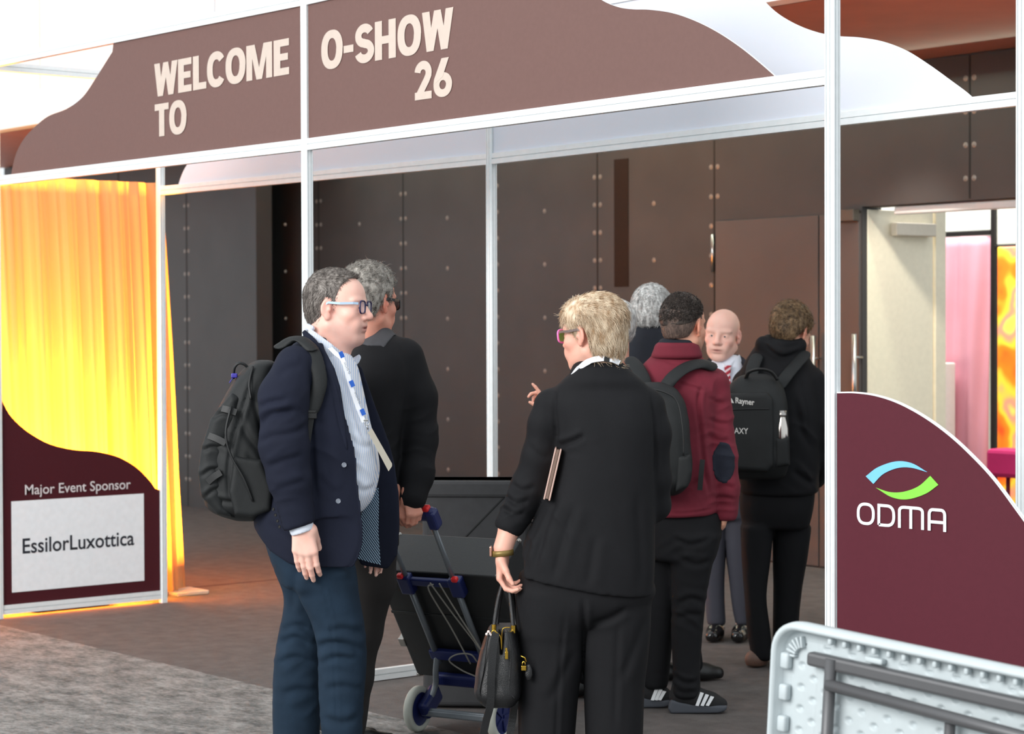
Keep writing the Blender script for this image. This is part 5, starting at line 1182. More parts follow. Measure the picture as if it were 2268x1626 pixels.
# yoke
import copy
Sy = copy.copy(S); Sy.D = SB_D-.004
YL = np.array([B.p(x, y, -.1)[[0, 2]] for x, y in [(700, 762), (795, 764), (852, 769), (872, 745), (888, 737), (960, 735)]])
Sy.cut(lambda X, Y, Z: np.interp(X, YL[:, 0], YL[:, 1])-Z, .001); Sy.cut(lambda X, Y, Z: X-(B.p(884, 745)[0]+.5*np.clip(B.p(884, 745)[2]-Z, -.2, .2)), .001)
vobj('yoke', Sy, mat('charcoal_knit', (66, 66, 70), .85, noise=.1), B.root, wr=.004, freq=10, seed=9, fl=[(B.p(930, 970, -.1), (-.3, 0, 1), .06, .005, (.1, .2, .1))])
S = Vol((-.25, -.2, .05), (.2, .3, .95), .009)
S.chain(B.chain([(815, 1180, -.02, .115), (822, 1290, .0, .085), (800, 1400, .02, .072), (785, 1500, .02, .065), (770, 1605, .02, .065)]), .03); S.chain(B.chain([(790, 1180, .10, .11), (770, 1400, .12, .075), (730, 1595, .13, .062)]), .03)
vobj('trousers', S, mat('dark_brown_trouser', (34, 30, 29), .85), B.root, wr=.004, freq=10)
for x, b in ((778, .02), (738, .13)):
    S = Vol((-.3, b-.12, -.01), (.2, b+.16, .16), .007); q = B.p(x, 1600, b); S.chain([(q[0]-.03, b, .045, .042), (q[0]+.05, b+.03, .04, .04), (q[0]+.14, b+.06, .033, .03)], .03); S.cone((q[0]-.03, b, .05), .042, (q[0]-.03, b, .12), .04, .03); S.cut(lambda X, Y, Z: .005-Z); vobj('shoe', S, M_leather, B.root)

# ================================================================== PERSON C : woman in the black jacket
C = Person('C', 1310, 7.2, 'blonde short-haired woman in black jacket seen from behind, multicoloured glasses', skin=(232, 178, 158))
hC = C.p(1313, 738, 0); RC = rotm((-.80, .60, -.10)); sC = 1.05
wC = C.p(1112, 1228, -.05)
build_body(C, hC, RC, sC, fine_for((hC, (.14, .14, .16), .0042), (wC+V3(0, 0, -.05), (.06, .07, .10), .0034)),
    C.rows([(850, 1240, 1420, 0, .08), (950, 1260, 1440, 0, .10), (1100, 1230, 1430, 0, .11), (1250, 1220, 1420, 0, .12)]),
    [C.chain([(1222, 900, 0, .040), (1165, 1080, .02, .038), (1130, 1165, -.03, .036), (1114, 1215, -.05, .0335)]), C.chain([(1440, 900, 0, .04), (1450, 1080, .05, .04), (1385, 1110, .24, .03)])],
    [C.chain([(1230, 1290, 0, .08), (1215, 1480, 0, .05), (1210, 1700, 0, .04)]), C.chain([(1370, 1290, 0, .08), (1370, 1480, 0, .05), (1365, 1700, 0, .04)])],
    [dict(W=wC, d=(.02, -.03, -1), n=(-1, .35, .05), t=(-.3, -1, 0), sc=.96, curls=(1.1, 1.2, 1.25, 1.25), thumb=(.8, .25, .5)), dict(W=C.p(1380, 1110, .25), d=(-1, .2, 0), n=(0, 1, 0), t=(0, 0, 1), sc=.9, curl=.8)],
    eyes=True, lo=(-.42, -.4, .03), neck=[((0, -.022, -.05), .053, (0, -.035, -.155), .060)], head_kw=dict(jaw=1.0, cheek=1.04))
M_hairC = hair_mat('blonde_hair', (168, 134, 100), (242, 224, 198), 60, (1, 1, .4))
def capC(S, T_):
    R = np.stack([T_(1, 0, 0)-T_(0, 0, 0), T_(0, 1, 0)-T_(0, 0, 0), T_(0, 0, 1)-T_(0, 0, 0)], 1); sc = np.linalg.norm(R[:, 0]); Rn = R/sc
    S.ell(T_(0, -.018, .042), V3(.084, .108, .090)*sc, .005, Rn); S.ell(T_(0, .040, .060), V3(.066, .055, .058)*sc, .03*sc, Rn); S.ell(T_(0, -.052, -.020), V3(.070, .062, .074)*sc, .03*sc, Rn)
    S.cone(T_(0, -.050, -.03), .056*sc, T_(0, -.044, -.082), .046*sc, .03*sc)
    c0 = T_(0, 0, 0); L = [(-.2, -.125), (-.06, -.115), (-.042, -.092), (-.034, -.04), (-.030, .0), (-.018, .028), (.006, .030), (.012, .0), (.026, -.002), (.04, .03), (.06, .05), (.085, .062), (.12, .085)]; ys, zs = zip(*L)
    def keep(X, Y, Z):
        ly = ((X-c0[0])*Rn[0, 1]+(Y-c0[1])*Rn[1, 1]+(Z-c0[2])*Rn[2, 1])/sc; lz = ((X-c0[0])*Rn[0, 2]+(Y-c0[1])*Rn[1, 2]+(Z-c0[2])*Rn[2, 2])/sc
        return (np.interp(ly, ys, zs)-lz)*sc*.8
    S.cut(keep, .008)
def combC(l):
    t = float(np.clip((l[2]-.02)/.08, 0, 1)); s_ = math.tanh((l[1]-.01)/.03)
    return (.25*t+.15*math.sin(l[1]*60), -.40*(1-t)+.65*t*s_, -.9*(1-t)-.12*t)
hair(C.root, hC, RC, sC, M_hairC, capC, combC, n=8000, L=(.028, .058), rad=.0011, lift=.07, wr=.007, freq=42, jit=.13, curl=.22, droop=.1)
gC = glasses(C, hC, RC, sC, mat('pink_acetate', (240, 120, 190), .3), mat('lime_navy_lens', (120, 190, 90), .2, trans=.2), mat('grey_temple', (112, 96, 92), .4), w=.026, h=.021, thick=.0034, z0=.0)
# jacket
S = Vol((-.42, -.30, .62), (.36, .34, 1.62), .0065)
S.loft(C.rows([(1345, 1150, 1448, .0, .165), (1290, 1138, 1450, .0, .168), (1240, 1146, 1452, .0, .168), (1190, 1164, 1452, .0, .165), (1140, 1190, 1452, .0, .162), (1090, 1212, 1452, .0, .160), (1040, 1226, 1452, .0, .160), (990, 1232, 1454, .0, .158), (930, 1228, 1456, .0, .150), (890, 1222, 1450, .0, .135), (862, 1225, 1440, .0, .115), (842, 1243, 1422, -.006, .110), (824, 1262, 1400, -.01, .097), (806, 1272, 1382, -.012, .086)]), .02, e=2.5)
S.chain(C.chain([(1218, 897, .0, .056), (1208, 940, .0, .058), (1196, 1010, .01, .060), (1172, 1080, .02, .062), (1130, 1162, -.03, .052)]), .022)
S.chain(C.chain([(1438, 900, .0, .056), (1448, 960, .0, .056), (1452, 1060, .02, .050), (1452, 1120, .05, .048), (1400, 1120, .2, .042)]), .03)
CU = np.array([C.p(x, y, -.03)[[0, 2]] for x, y in [(1060, 1162), (1098, 1166), (1125, 1176), (1154, 1194), (1165, 1300), (1170, 1400)]])
S.cut(lambda X, Y, Z: np.interp(X, CU[:, 0], CU[:, 1], right=-9)-Z, .004)
CH = np.array([C.p(x, y, -.1)[[0, 2]] for x, y in [(1139, 1300), (1143, 1272), (1160, 1282), (1200, 1290), (1300, 1308), (1380, 1320), (1460, 1326)]])
S.cut(lambda X, Y, Z: np.where(X < CH[1, 0], -1, np.interp(X, CH[:, 0], CH[:, 1])-Z), .004)
vobj('jacket', S, M_blk, C.root, wr=.004, freq=9, seed=11, st=(1, 1, .35), cr=C.cr([([(1234, 992), (1255, 982), (1275, 974), (1296, 962)], .010, .008), ([(1232, 868), (1229, 905), (1232, 950), (1236, 990)], .006, .006), ([(1112, 1100), (1140, 1118), (1172, 1112)], .008, .008), ([(1106, 1126), (1138, 1142), (1166, 1136)], .008, .008), ([(1128, 1075), (1155, 1090), (1185, 1082)], .006, .009), ([(1442, 872), (1449, 930), (1452, 1000), (1450, 1080)], .006, .006), ([(1236, 1090), (1205, 1170), (1180, 1265)], .008, .012), ([(1275, 1110), (1246, 1200), (1226, 1284)], .006, .014), ([(1320, 1180), (1300, 1300)], .004, .014), ([(1410, 1090), (1418, 1200), (1420, 1310)], .005, .014), ([(1210, 1120), (1180, 1180), (1155, 1260)], .006, .010), ([(1165, 985), (1190, 1010), (1222, 1018)], .004, .012)], -.12), fl=[(C.p(1262, 985, -.15), (-.35, 0, 1), .05, .006, (.07, .2, .035)), (C.p(1140, 1120, -.05), (-.5, 0, 1), .035, .005, (.07, .2, .06)), (C.p(1180, 1230, -.1), (1, 0, .25), .07, .005, (.06, .2, .12)), (C.p(1240, 1180, -.1), (1, 0, .3), .09, .004, (.06, .2, .15))])
S = Vol(C.p(1325, 800, 0)-V3(.12, .12, .05), C.p(1325, 800, 0)+V3(.12, .12, .06), .005)
S.loft(C.rows([(838, 1256, 1404, -.006, .096), (815, 1266, 1390, -.01, .084), (799, 1273, 1378, -.012, .078)]), .01); vobj('collar', S, M_blk, C.root)
S = Vol((-.34, -.25, -.01), (.34, .25, 1.0), .008)
S.loft(C.rows([(1260, 1152, 1440, 0, .15), (1330, 1146, 1443, 0, .15), (1400, 1150, 1300, 0, .12), (1410, 1150, 1298, 0, .12)]), .02)
S.loft(C.rows([(1300, 1148, 1305, 0, .13), (1380, 1148, 1303, 0, .125), (1450, 1148, 1294, 0, .118), (1510, 1148, 1284, 0, .112), (1626, 1147, 1273, 0, .108), (1730, 1146, 1266, 0, .105)]), .02)
S.loft(C.rows([(1300, 1290, 1444, .01, .13), (1380, 1291, 1442, .01, .125), (1450, 1292, 1437, .01, .118), (1510, 1294, 1430, .01, .112), (1626, 1298, 1425, .01, .108), (1730, 1302, 1420, .01, .105)]), .01)
vobj('trousers', S, M_blk, C.root, wr=.004, freq=8, seed=12, st=(1, 1, .25), cr=C.cr([([(1255, 1335), (1244, 1430), (1236, 1530), (1232, 1626), (1230, 1700)], .004, .006), ([(1292, 1320), (1294, 1400), (1292, 1490)], .010, .008), ([(1370, 1380), (1366, 1480), (1362, 1626)], .004, .008), ([(1390, 1345), (1350, 1372), (1305, 1380)], .006, .010), ([(1440, 1360), (1405, 1440), (1370, 1520)], .005, .014), ([(1215, 1560), (1245, 1500), (1275, 1440)], .005, .014)], -.12))
for x in (1207, 1362):
    S = Vol((-.3, -.15, -.01), (.3, .25, .14), .007); q = C.p(x, 1720, 0); S.chain([(q[0], -.03, .04, .038), (q[0]-.01, .10, .03, .036), (q[0]-.02, .17, .025, .025)], .03); S.cut(lambda X, Y, Z: .005-Z); vobj('shoe', S, M_leather, C.root)
bm = bmesh.new()    # lanyard band round the neck
cN = C.p(1327, 797, .0); ribp = [(1268, 834, -.065), (1286, 813, -.078), (1308, 799, -.092), (1335, 794, -.095), (1358, 797, -.088), (1372, 804, -.07)]
lanC = ribbon(C, ribp, .020, M_lan, 'lanyard', C.root, th=.003, updir=[(-.6, -.8, .35), (-.45, -.85, .35), (-.2, -.95, .35), (0, -1, .35), (.3, -.9, .3), (.5, -.8, .3)]*6)
ribbon(C, [(1338, 794, -.0975), (1350, 796, -.0935)], .0205, M_black, 'lanyard_joiner', lanC, th=.003, updir=(.15, -1, .35))
# smart watch
wt = bpy.data.objects.new('watch', None); COL.objects.link(wt); wt.parent = C.root; wt.empty_display_size = .03
cW = C.p(1113, 1222, -.05); M_strap = mat('olive_mesh_strap', (134, 112, 62), .45, .4)
bm = bmesh.new(); N_ = 28; rr_ = []
for k in range(N_):
    a = 2*PI*k/N_; p_ = cW+V3(.0365*math.cos(a), .0345*math.sin(a), -.004+.003*math.cos(a)); rr_.append([bm.verts.new(p_+V3(0, 0, -.010)), bm.verts.new(p_+V3(0, 0, .010)), bm.verts.new(p_*1.0+V3(.002*math.cos(a), .002*math.sin(a), .010)), bm.verts.new(p_+V3(.002*math.cos(a), .002*math.sin(a), -.010))])
for k in range(N_):
    a_, b_ = rr_[k], rr_[(k+1) % N_]
    for q in range(4): bm.faces.new((a_[q], a_[(q+1) % 4], b_[(q+1) % 4], b_[q]))
obj('strap', bm, M_strap, wt, True)
bm = bmesh.new(); rbox(bm, tuple(cW+V3(-.040, -.006, .002)), (.009, .032, .036), .004); obj('watch_case', bm, mat('rose_gold', (214, 160, 140), .25, .9), wt)

# handbag
HB = empty('handbag', tuple(C.P+C.X*C.p(1108, 1550, -.02)[0]+C.Y*-.02+V3(0, 0, C.p(1108, 1550, -.02)[2])), C.az); tag(HB, 'black leather handbag with gold zips and hardware held by the blonde woman', 'handbag')
class Sub:
    pass
hb = Loc.__new__(Loc); hb.root = HB; hb.o = C.p(1108, 1550, -.02); hb.off = Matrix.Translation(-Vector(hb.o))
M_gold = mat('gold_hardware', (212, 172, 70), .22, 1); M_hb = mat('black_grain_leather', (24, 24, 26), .32, noise=.1, bump=.3, bscale=420, spec=.6)
S = Vol((-.44, -.22, .15), (-.14, .20, .72), .004)
S.loft(C.rows([(1556, 1074, 1142, -.02, .115), (1540, 1058, 1152, -.02, .13), (1500, 1055, 1156, -.02, .134), (1450, 1062, 1155, -.02, .128), (1410, 1074, 1148, -.02, .118), (1388, 1084, 1142, -.02, .108)]), .01, e=4, cap=.006)
S.poly([C.p(x, y, -.13)[[0, 2]] for x, y in [(1104, 1380), (1116, 1380), (1113, 1450), (1109, 1450)]], -.13, .05, .006, mode='s')
hb.add(vobj('bag_body', S, M_hb, None, wr=.002, freq=22, seed=5, fl=[(C.p(1100, 1500, -.13), (1, 0, .2), .05, .003, (.05, .1, .08))]))
for xs_ in ([(1082, 1402), (1077, 1440), (1070, 1490), (1062, 1530), (1070, 1548)], [(1122, 1395), (1130, 1430), (1130, 1480), (1128, 1530), (1140, 1548)]):
    bm = bmesh.new(); tube(bm, smoothpts([tuple(C.p(x, y, -.150 if i < 4 else -.145)) for i, (x, y) in enumerate(xs_)], 6), .0028, 6); hb.add(obj('piping', bm, M_hb, None, True))
bm = bmesh.new(); tube(bm, smoothpts([tuple(C.p(x, y, -.135)) for x, y in [(1096, 1398), (1108, 1410), (1111, 1440), (1112, 1400), (1117, 1391), (1130, 1390)]], 6), .0018, 6); hb.add(obj('zip', bm, M_gold, None, True))
bm = bmesh.new(); c = C.p(1122, 1452, -.160); rbox(bm, tuple(c), (.011, .004, .026), .002); tube(bm, [c+V3(0, 0, .012), c+V3(-.002, 0, .026)], .004, 6); hb.add(obj('zip_pull', bm, M_gold, None))
for b in (-.09, .05):
    pts = [(1094, 1392, b), (1097, 1365, b*.9), (1104, 1325, b*.6), (1114, 1292, b*.3-.015), (1120, 1285, b*.3-.015), (1127, 1293, b*.3-.015), (1131, 1330, b*.6), (1135, 1372, b*.9), (1137, 1394, b)] if b < 0 else [(1100, 1392, b), (1103, 1360, b), (1110, 1318, b*.6), (1117, 1293, b*.2-.015), (1124, 1286, b*.2-.015), (1131, 1294, b*.2-.015), (1137, 1330, b*.6), (1141, 1365, b), (1143, 1392, b)]
    bm = bmesh.new(); tube(bm, smoothpts([tuple(C.p(*q)) for q in pts], 6), .0075, 10); hb.add(obj('handle', bm, M_hb, None, True))
    for q in (pts[0], pts[-1]):
        bm = bmesh.new(); c = C.p(*q); tube(bm, [c+V3(0, -.004, -.012), c+V3(0, -.004, .014)], .0085, 8); hb.add(obj('handle_clasp', bm, M_gold, None))
lrib(hb, C, [(1098, 1402, -.158), (1092, 1440, -.165), (1088, 1500, -.168), (1086, 1560, -.16), (1076, 1600, -.15), (1070, 1640, -.14), (1082, 1668, -.12), (1120, 1660, -.08), (1134, 1600, -.06), (1140, 1552, -.08)], .026, M_hb, 'shoulder_strap', updir=(.2, -1, 0), th=.004)
bm = bmesh.new(); c = C.p(1094, 1402, -.158); tube(bm, [c+V3(.008*math.cos(t), 0, .009*math.sin(t)) for t in np.linspace(0, 2*PI, 14)], .002, 6, cap=False); c2 = C.p(1153, 1453, -.13); tube(bm, [c2, c2+V3(.014, 0, -.006), c2+V3(.02, 0, -.02)], .003, 6); hb.add(obj('snap_hook', bm, M_gold, None, True))
bm = bmesh.new(); c = C.p(1160, 1480, -.13); rbox(bm, tuple(c), (.017, .008, .017), .002); tube(bm, [c+V3(.005*math.cos(t), 0, .012+.010*math.sin(t)) for t in np.linspace(0, PI, 10)], .0018, 6); hb.add(obj('padlock', bm, M_gold, None))
bm = bmesh.new(); c = C.p(1171, 1490, -.12); lathe(bm, [(0, -.028), (.008, -.024), (.0135, -.008), (.012, .010), (.006, .026), (0, .030)], 16, Matrix.Translation(Vector(c)) @ Matrix.Diagonal((1, .45, 1, 1))); hb.add(obj('key_bell', bm, M_hb, None, True))
bm = bmesh.new(); c = C.p(1083, 1402, -.10); [bmesh.ops.create_icosphere(bm, subdivisions=2, radius=.0055, matrix=Matrix.Translation(Vector(c+V3(dx, -.03, dz)))) for dx, dz in ((-.006, 0), (.004, .002), (0, .008), (.010, -.002))]; hb.add(obj('charm', bm, mat('pearl', (238, 222, 216), .3), None, True))
# notebook held under the arm
nb = empty('notebook', tuple(C.P+C.X*C.p(1224, 1050, -.10)[0]+C.Y*-.10+V3(0, 0, C.p(1224, 1050, -.10)[2])), C.az); tag(nb, 'rose-gold notebook case tucked under the left arm of the blonde woman', 'notebook')
M_rose = mat('rose_leather', (196, 162, 150), .45)
Mn = Matrix.Rotation(math.radians(13), 3, 'Y')
for dx, m_, nm, w_ in ((-.009, M_rose, 'cover', .006), (.0, mat('page_block', (120, 96, 84), .6), 'pages', .010), (.009, M_rose, 'cover', .006)):
    bm = bmesh.new(); rbox(bm, tuple(Mn @ Vector((dx, .06, 0))), (w_, .17, .18 if nm == 'cover' else .172), .002, Mn); obj(nm, bm, m_, nb)
# ================================================================== PERSON E : man in the burgundy jacket
M_burg = mat('burgundy_cotton', (112, 26, 44), .85, noise=.12, nscale=14, bump=.3, bscale=700)
E_ = Person('E', 1535, 8.57, 'man in burgundy jacket with dark elbow patch, black jeans and three-stripe sneakers', skin=(222, 166, 140))
hE = E_.p(1513, 722, 0); RE = rotm((.50, .86, -.04)); sE = 1.03
build_body(E_, hE, RE, sE, fine_for((hE, (.13, .13, .15), .0050)),
    E_.rows([(830, 1420, 1560, 0, .08), (950, 1430, 1560, 0, .10), (1130, 1440, 1560, 0, .10)]),
    [E_.chain([(1590, 860, 0, .04), (1602, 1010, .0, .04), (1608, 1130, -.03, .03)]), E_.chain([(1420, 860, .05, .04), (1410, 1000, .1, .04), (1460, 1080, .3, .03)])],
    [E_.chain([(1530, 1160, 0, .07), (1520, 1350, 0, .045), (1515, 1540, -.02, .035)]), E_.chain([(1470, 1160, .05, .07), (1455, 1350, .05, .045), (1445, 1525, .08, .035)])],
    [dict(W=E_.p(1608, 1128, -.03), d=(-.2, .3, -1), n=(1, -.2, .2), t=(0, 1, 0), sc=.9, curl=1.1)], eyes=False, head_kw=dict(jaw=1.05), tint_kw=dict(stubble=(120, 92, 80)), h=.010)
M_hairE = hair_mat('dark_curly_hair', (34, 28, 26), (74, 64, 58), 120, (1, 1, 1))
hair(E_.root, hE, RE, sE, M_hairE, short_cap(top=.015, side=.002, line=[(-.13, -.01), (-.08, .0), (-.04, .015), (-.02, .035), (.006, .045), (.014, .045), (.022, .045), (.032, .055), (.05, .072), (.085, .085), (.11, .10)]), lambda l: (rng.normal(), rng.normal(), rng.normal()) if l[2] > .06 else (0, -.3, -.9), n=5200, L=(.012, .026), rad=.0012, lift=.9, curl=1.4, jit=.8, wr=.008, freq=70, thr=lambda l: l[:, 2] > .02)
hair(E_.root, hE, RE, sE, hair_mat('faded_stubble_hair', (62, 50, 46), (112, 92, 82), 150), short_cap(top=.0, side=.0015, line=[(-.13, -.060), (-.08, -.055), (-.05, -.045), (-.03, -.02), (-.02, .018), (.006, .030), (.012, -.01), (.022, -.01), (.028, .045), (.04, .05), (.2, .06)]), lambda l: (0, -.3, -.9), n=1800, L=(.004, .008), wr=.0, name='faded_hair')
S = Vol((-.36, -.28, .74), (.28, .26, 1.60), .0058)
S.loft(E_.rows([(1143, 1432, 1585, .0, .15), (1120, 1440, 1592, .0, .15), (1060, 1425, 1590, 0, .15), (980, 1420, 1584, 0, .15), (900, 1412, 1590, 0, .15), (860, 1405, 1594, 0, .14), (830, 1408, 1588, 0, .12), (805, 1425, 1568, .0, .095), (785, 1444, 1550, .01, .07), (762, 1452, 1540, .01, .06)]), .02, e=2.5)
S.chain(E_.chain([(1580, 852, .0, .068), (1590, 920, .0, .061), (1600, 1010, -.02, .060), (1606, 1080, -.02, .056), (1607, 1132, -.02, .050)]), .022)
S.chain(E_.chain([(1425, 860, .02, .065), (1412, 960, .1, .06), (1440, 1060, .25, .05)]), .02)
HEm = np.array([E_.p(x, y, 0)[[0, 2]] for x, y in [(1400, 1140), (1478, 1143), (1560, 1140), (1586, 1132), (1592, 1150), (1640, 1152)]]); S.cut(lambda X, Y, Z: np.interp(X, HEm[:, 0], HEm[:, 1])-Z, .004)
DE = S.D.copy()
FE = [(E_.p(1600, 960, -.1), (-.2, 0, 1), .045, .006, (.08, .2, .12)), (E_.p(1610, 1110, -.1), (-.3, 0, 1), .035, .006, (.08, .2, .06)), (E_.p(1530, 1100, -.1), (1, 0, .4), .07, .004, (.1, .2, .06)), (E_.p(1570, 860, -.1), (1, 0, -.6), .08, .004, (.08, .2, .06))]
CE = E_.cr([([(1556, 850), (1546, 890), (1552, 960), (1560, 1040), (1575, 1110)], .009, .007), ([(1498, 846), (1530, 856), (1562, 866)], .004, .005), ([(1568, 880), (1590, 892), (1608, 894)], .004, .008), ([(1566, 925), (1590, 938), (1614, 940)], .0045, .008), ([(1566, 962), (1592, 978), (1616, 976)], .0045, .008), ([(1584, 1085), (1606, 1078), (1628, 1084)], .005, .008), ([(1580, 1108), (1604, 1104), (1630, 1110)], .005, .008), ([(1500, 1100), (1530, 1075), (1560, 1060)], .005, .010), ([(1485, 1136), (1530, 1134), (1580, 1128)], .003, .004), ([(1470, 800), (1500, 806), (1530, 800)], .003, .006)], -.12)
vobj('jacket', S, M_burg, E_.root, wr=.004, freq=12, seed=3, fl=FE, cr=CE)
import copy
S2 = copy.copy(S); S2.D = DE-.004; pc = E_.p(1602, 1026, -.1)
S2.cut(lambda X, Y, Z: (np.sqrt(((X-pc[0])/.045)**2+((Z-pc[2])/.080)**2)**1-1)*.045+0*Y, .001); S2.cut(lambda X, Y, Z: Y+.03+0*X, .001)
vobj('elbow_patch', S2, mat('navy_suede', (24, 28, 42), .9, noise=.1, bump=.3, bscale=400), E_.root, wr=.004, freq=12, seed=3, fl=FE, cr=CE)
S = Vol((-.2, -.16, 1.42), (.12, .14, 1.62), .006); S.loft(E_.rows([(795, 1438, 1560, -.01, .092), (775, 1447, 1552, -.015, .082), (757, 1452, 1546, -.018, .076)]), .01); vobj('collar', S, M_burg, E_.root)
S = Vol((-.2, -.16, 1.46), (.12, .14, 1.66), .006); S.loft(E_.rows([(775, 1456, 1544, -.016, .070), (749, 1459, 1540, -.018, .068)]), .01); vobj('inner_collar', S, mat('navy_knit', (22, 24, 34), .9), E_.root)
S = Vol((-.30, -.2, .02), (.2, .25, .98), .009)
S.loft(E_.rows([(1130, 1434, 1600, .0, .12), (1180, 1434, 1598, .0, .125), (1240, 1440, 1582, .0, .12)]), .02)
S.loft(E_.rows([(1180, 1480, 1596, -.03, .10), (1260, 1486, 1576, -.03, .092), (1330, 1488, 1564, -.03, .080), (1400, 1488, 1557, -.03, .072), (1470, 1490, 1552, -.03, .066), (1545, 1488, 1552, -.03, .07)]), .02)
S.loft(E_.rows([(1180, 1432, 1530, .08, .10), (1260, 1432, 1520, .08, .088), (1340, 1430, 1500, .08, .078), (1420, 1428, 1490, .08, .07), (1525, 1424, 1480, .08, .065)]), .015)
vobj('jeans', S, M_blk, E_.root, wr=.004, freq=12, seed=7, cr=E_.cr([([(1490, 1190), (1530, 1205), (1580, 1190)], .007, .010), ([(1500, 1340), (1530, 1325), (1562, 1335)], .007, .010), ([(1500, 1370), (1530, 1360), (1558, 1366)], .006, .010), ([(1496, 1505), (1520, 1515), (1550, 1508)], .007, .008), ([(1495, 1530), (1520, 1536), (1548, 1530)], .006, .008), ([(1500, 1230), (1540, 1250), (1576, 1240)], .006, .010)], -.1), fl=[(E_.p(1530, 1210, -.1), (-.3, 0, 1), .05, .005, (.1, .2, .06)), (E_.p(1530, 1350, -.1), (.4, 0, 1), .05, .005, (.1, .2, .08)), (E_.p(1520, 1500, -.1), (0, 0, 1), .04, .006, (.1, .2, .06))])
M_sole = mat('grey_sole', (72, 76, 84), .6); M_stripe = mat('white_stripe', (232, 234, 236), .5)
def sneaker(P, x0, x1, yb, b, stripe=True):
    q0 = P.p(x0, yb, b); q1 = P.p(x1, yb, b); L = q1[0]-q0[0]; cx = q0[0]
    f = empty('sneaker', (0, 0, 0)); bpy.data.objects.remove(f)
    S = Vol((cx-.05, b-.09, -.01), (cx+L+.05, b+.09, .18), .0045); k = L/.29
    S.chain([(cx+.045*k, b, .060, .042), (cx+.12*k, b, .058, .043), (cx+.20*k, b, .042, .038), (cx+.255*k, b, .034, .027)], .03); S.cone((cx+.05*k, b, .07), .040, (cx+.055*k, b, .115), .040, .02); S.cut(lambda X, Y, Z: .028-Z-.02*np.clip(X-cx-.2*k, 0, 1), .002)
    u = vobj('sneaker', S, mat('black_knit', (24, 24, 26), .8, bump=.3, bscale=600), P.root)
    S = Vol((cx-.06, b-.09, -.01), (cx+L+.06, b+.09, .09), .0045); S.poly([(cx-.0, .0), (cx-.012, .02), (cx+.0, .058), (cx+.05, .046), (cx+.11, .040), (cx+.2*k, .036), (cx+L+.0, .034), (cx+L-.004, .016), (cx+L-.04, .004)], b, .046, .01, rad=.008); S.cut(lambda X, Y, Z: ((np.clip(np.abs(Y-b)-.01, 0, 1))**2+np.clip(X-(cx+L-.05), 0, 1)**2)**.5-.048, .006); s_ = vobj('sole', S, M_sole, u)
    if stripe:
        for i in range(3):
            xx = cx+(.125+.026*i)*k; yy = b-.057+.002*i; bm = bmesh.new(); vs = [(xx, yy-.0015, .038), (xx+.013, yy-.0015, .036), (xx+.034, yy+.010, .086-.008*i), (xx+.020, yy+.010, .090-.008*i)]; A_ = [bm.verts.new(v) for v in vs]; B_ = [bm.verts.new((v[0], v[1]+.012, v[2])) for v in vs]
            bm.faces.new(A_); bm.faces.new(B_[::-1]); [bm.faces.new((A_[i_], B_[i_], B_[(i_+1) % 4], A_[(i_+1) % 4])) for i_ in range(4)]; obj('stripe', bm, M_stripe, u)
sneaker(E_, 1486, 1612, 1583, -.03); sneaker(E_, 1404, 1492, 1570, .085)
BE = Loc('backpack', E_, 1470, 1090, -.2, 'black backpack worn over the burgundy jacket', 'backpack')
S = Vol((-.36, -.44, .82), (.06, -.02, 1.46), .007)
S.loft(E_.rows([(1098, 1440, 1505, -.20, .07), (1075, 1415, 1526, -.22, .085), (1040, 1405, 1534, -.22, .095), (980, 1402, 1530, -.22, .095), (920, 1402, 1524, -.21, .09), (880, 1405, 1512, -.20, .075), (855, 1412, 1490, -.19, .055), (845, 1425, 1470, -.18, .04)]), .02, e=3)
BE.add(vobj('bag_body', S, M_nylon, None, wr=.004, freq=14, seed=4))
S = Vol((-.2, -.46, .82), (.06, -.1, 1.2), .006); S.poly([E_.p(x, y, -.28)[[0, 2]] for x, y in [(1500, 1010), (1530, 1005), (1533, 1045), (1524, 1078), (1496, 1090)]], -.285, .03, .01, rad=.015); BE.add(vobj('side_pocket', S, M_nylon, None))
bm = bmesh.new(); tube(bm, smoothpts([tuple(E_.p(*q)) for q in [(1420, 848, -.25), (1432, 860, -.29), (1470, 868, -.30), (1500, 890, -.305), (1512, 950, -.318), (1514, 1010, -.318)]], 6), .004, 6); BE.add(obj('zip', bm, M_web, None, True))
for P_ in ([(1398, 800, -.075), (1412, 815, -.11), (1424, 838, -.15), (1430, 862, -.17)], [(1574, 812, -.055), (1550, 806, -.09), (1520, 814, -.13), (1492, 834, -.165), (1470, 862, -.18)]):
    S = Vol((-.34, -.30, 1.25), (.16, .1, 1.62), .0042); C_ = smoothpts([tuple(E_.p(*q)) for q in P_], 5)
    for a_, b_ in zip(C_, C_[1:]): S.cone(a_, .030, b_, .030, .004, flat=(V3(0, -.65, .76), .24))
    BE.add(vobj('shoulder_strap', S, M_nylon, None))
lrib(BE, E_, [(1556, 1018, -.172), (1553, 1050, -.174), (1550, 1086, -.172)], .020, M_web, 'webbing', updir=(.1, -1, 0), th=.003)

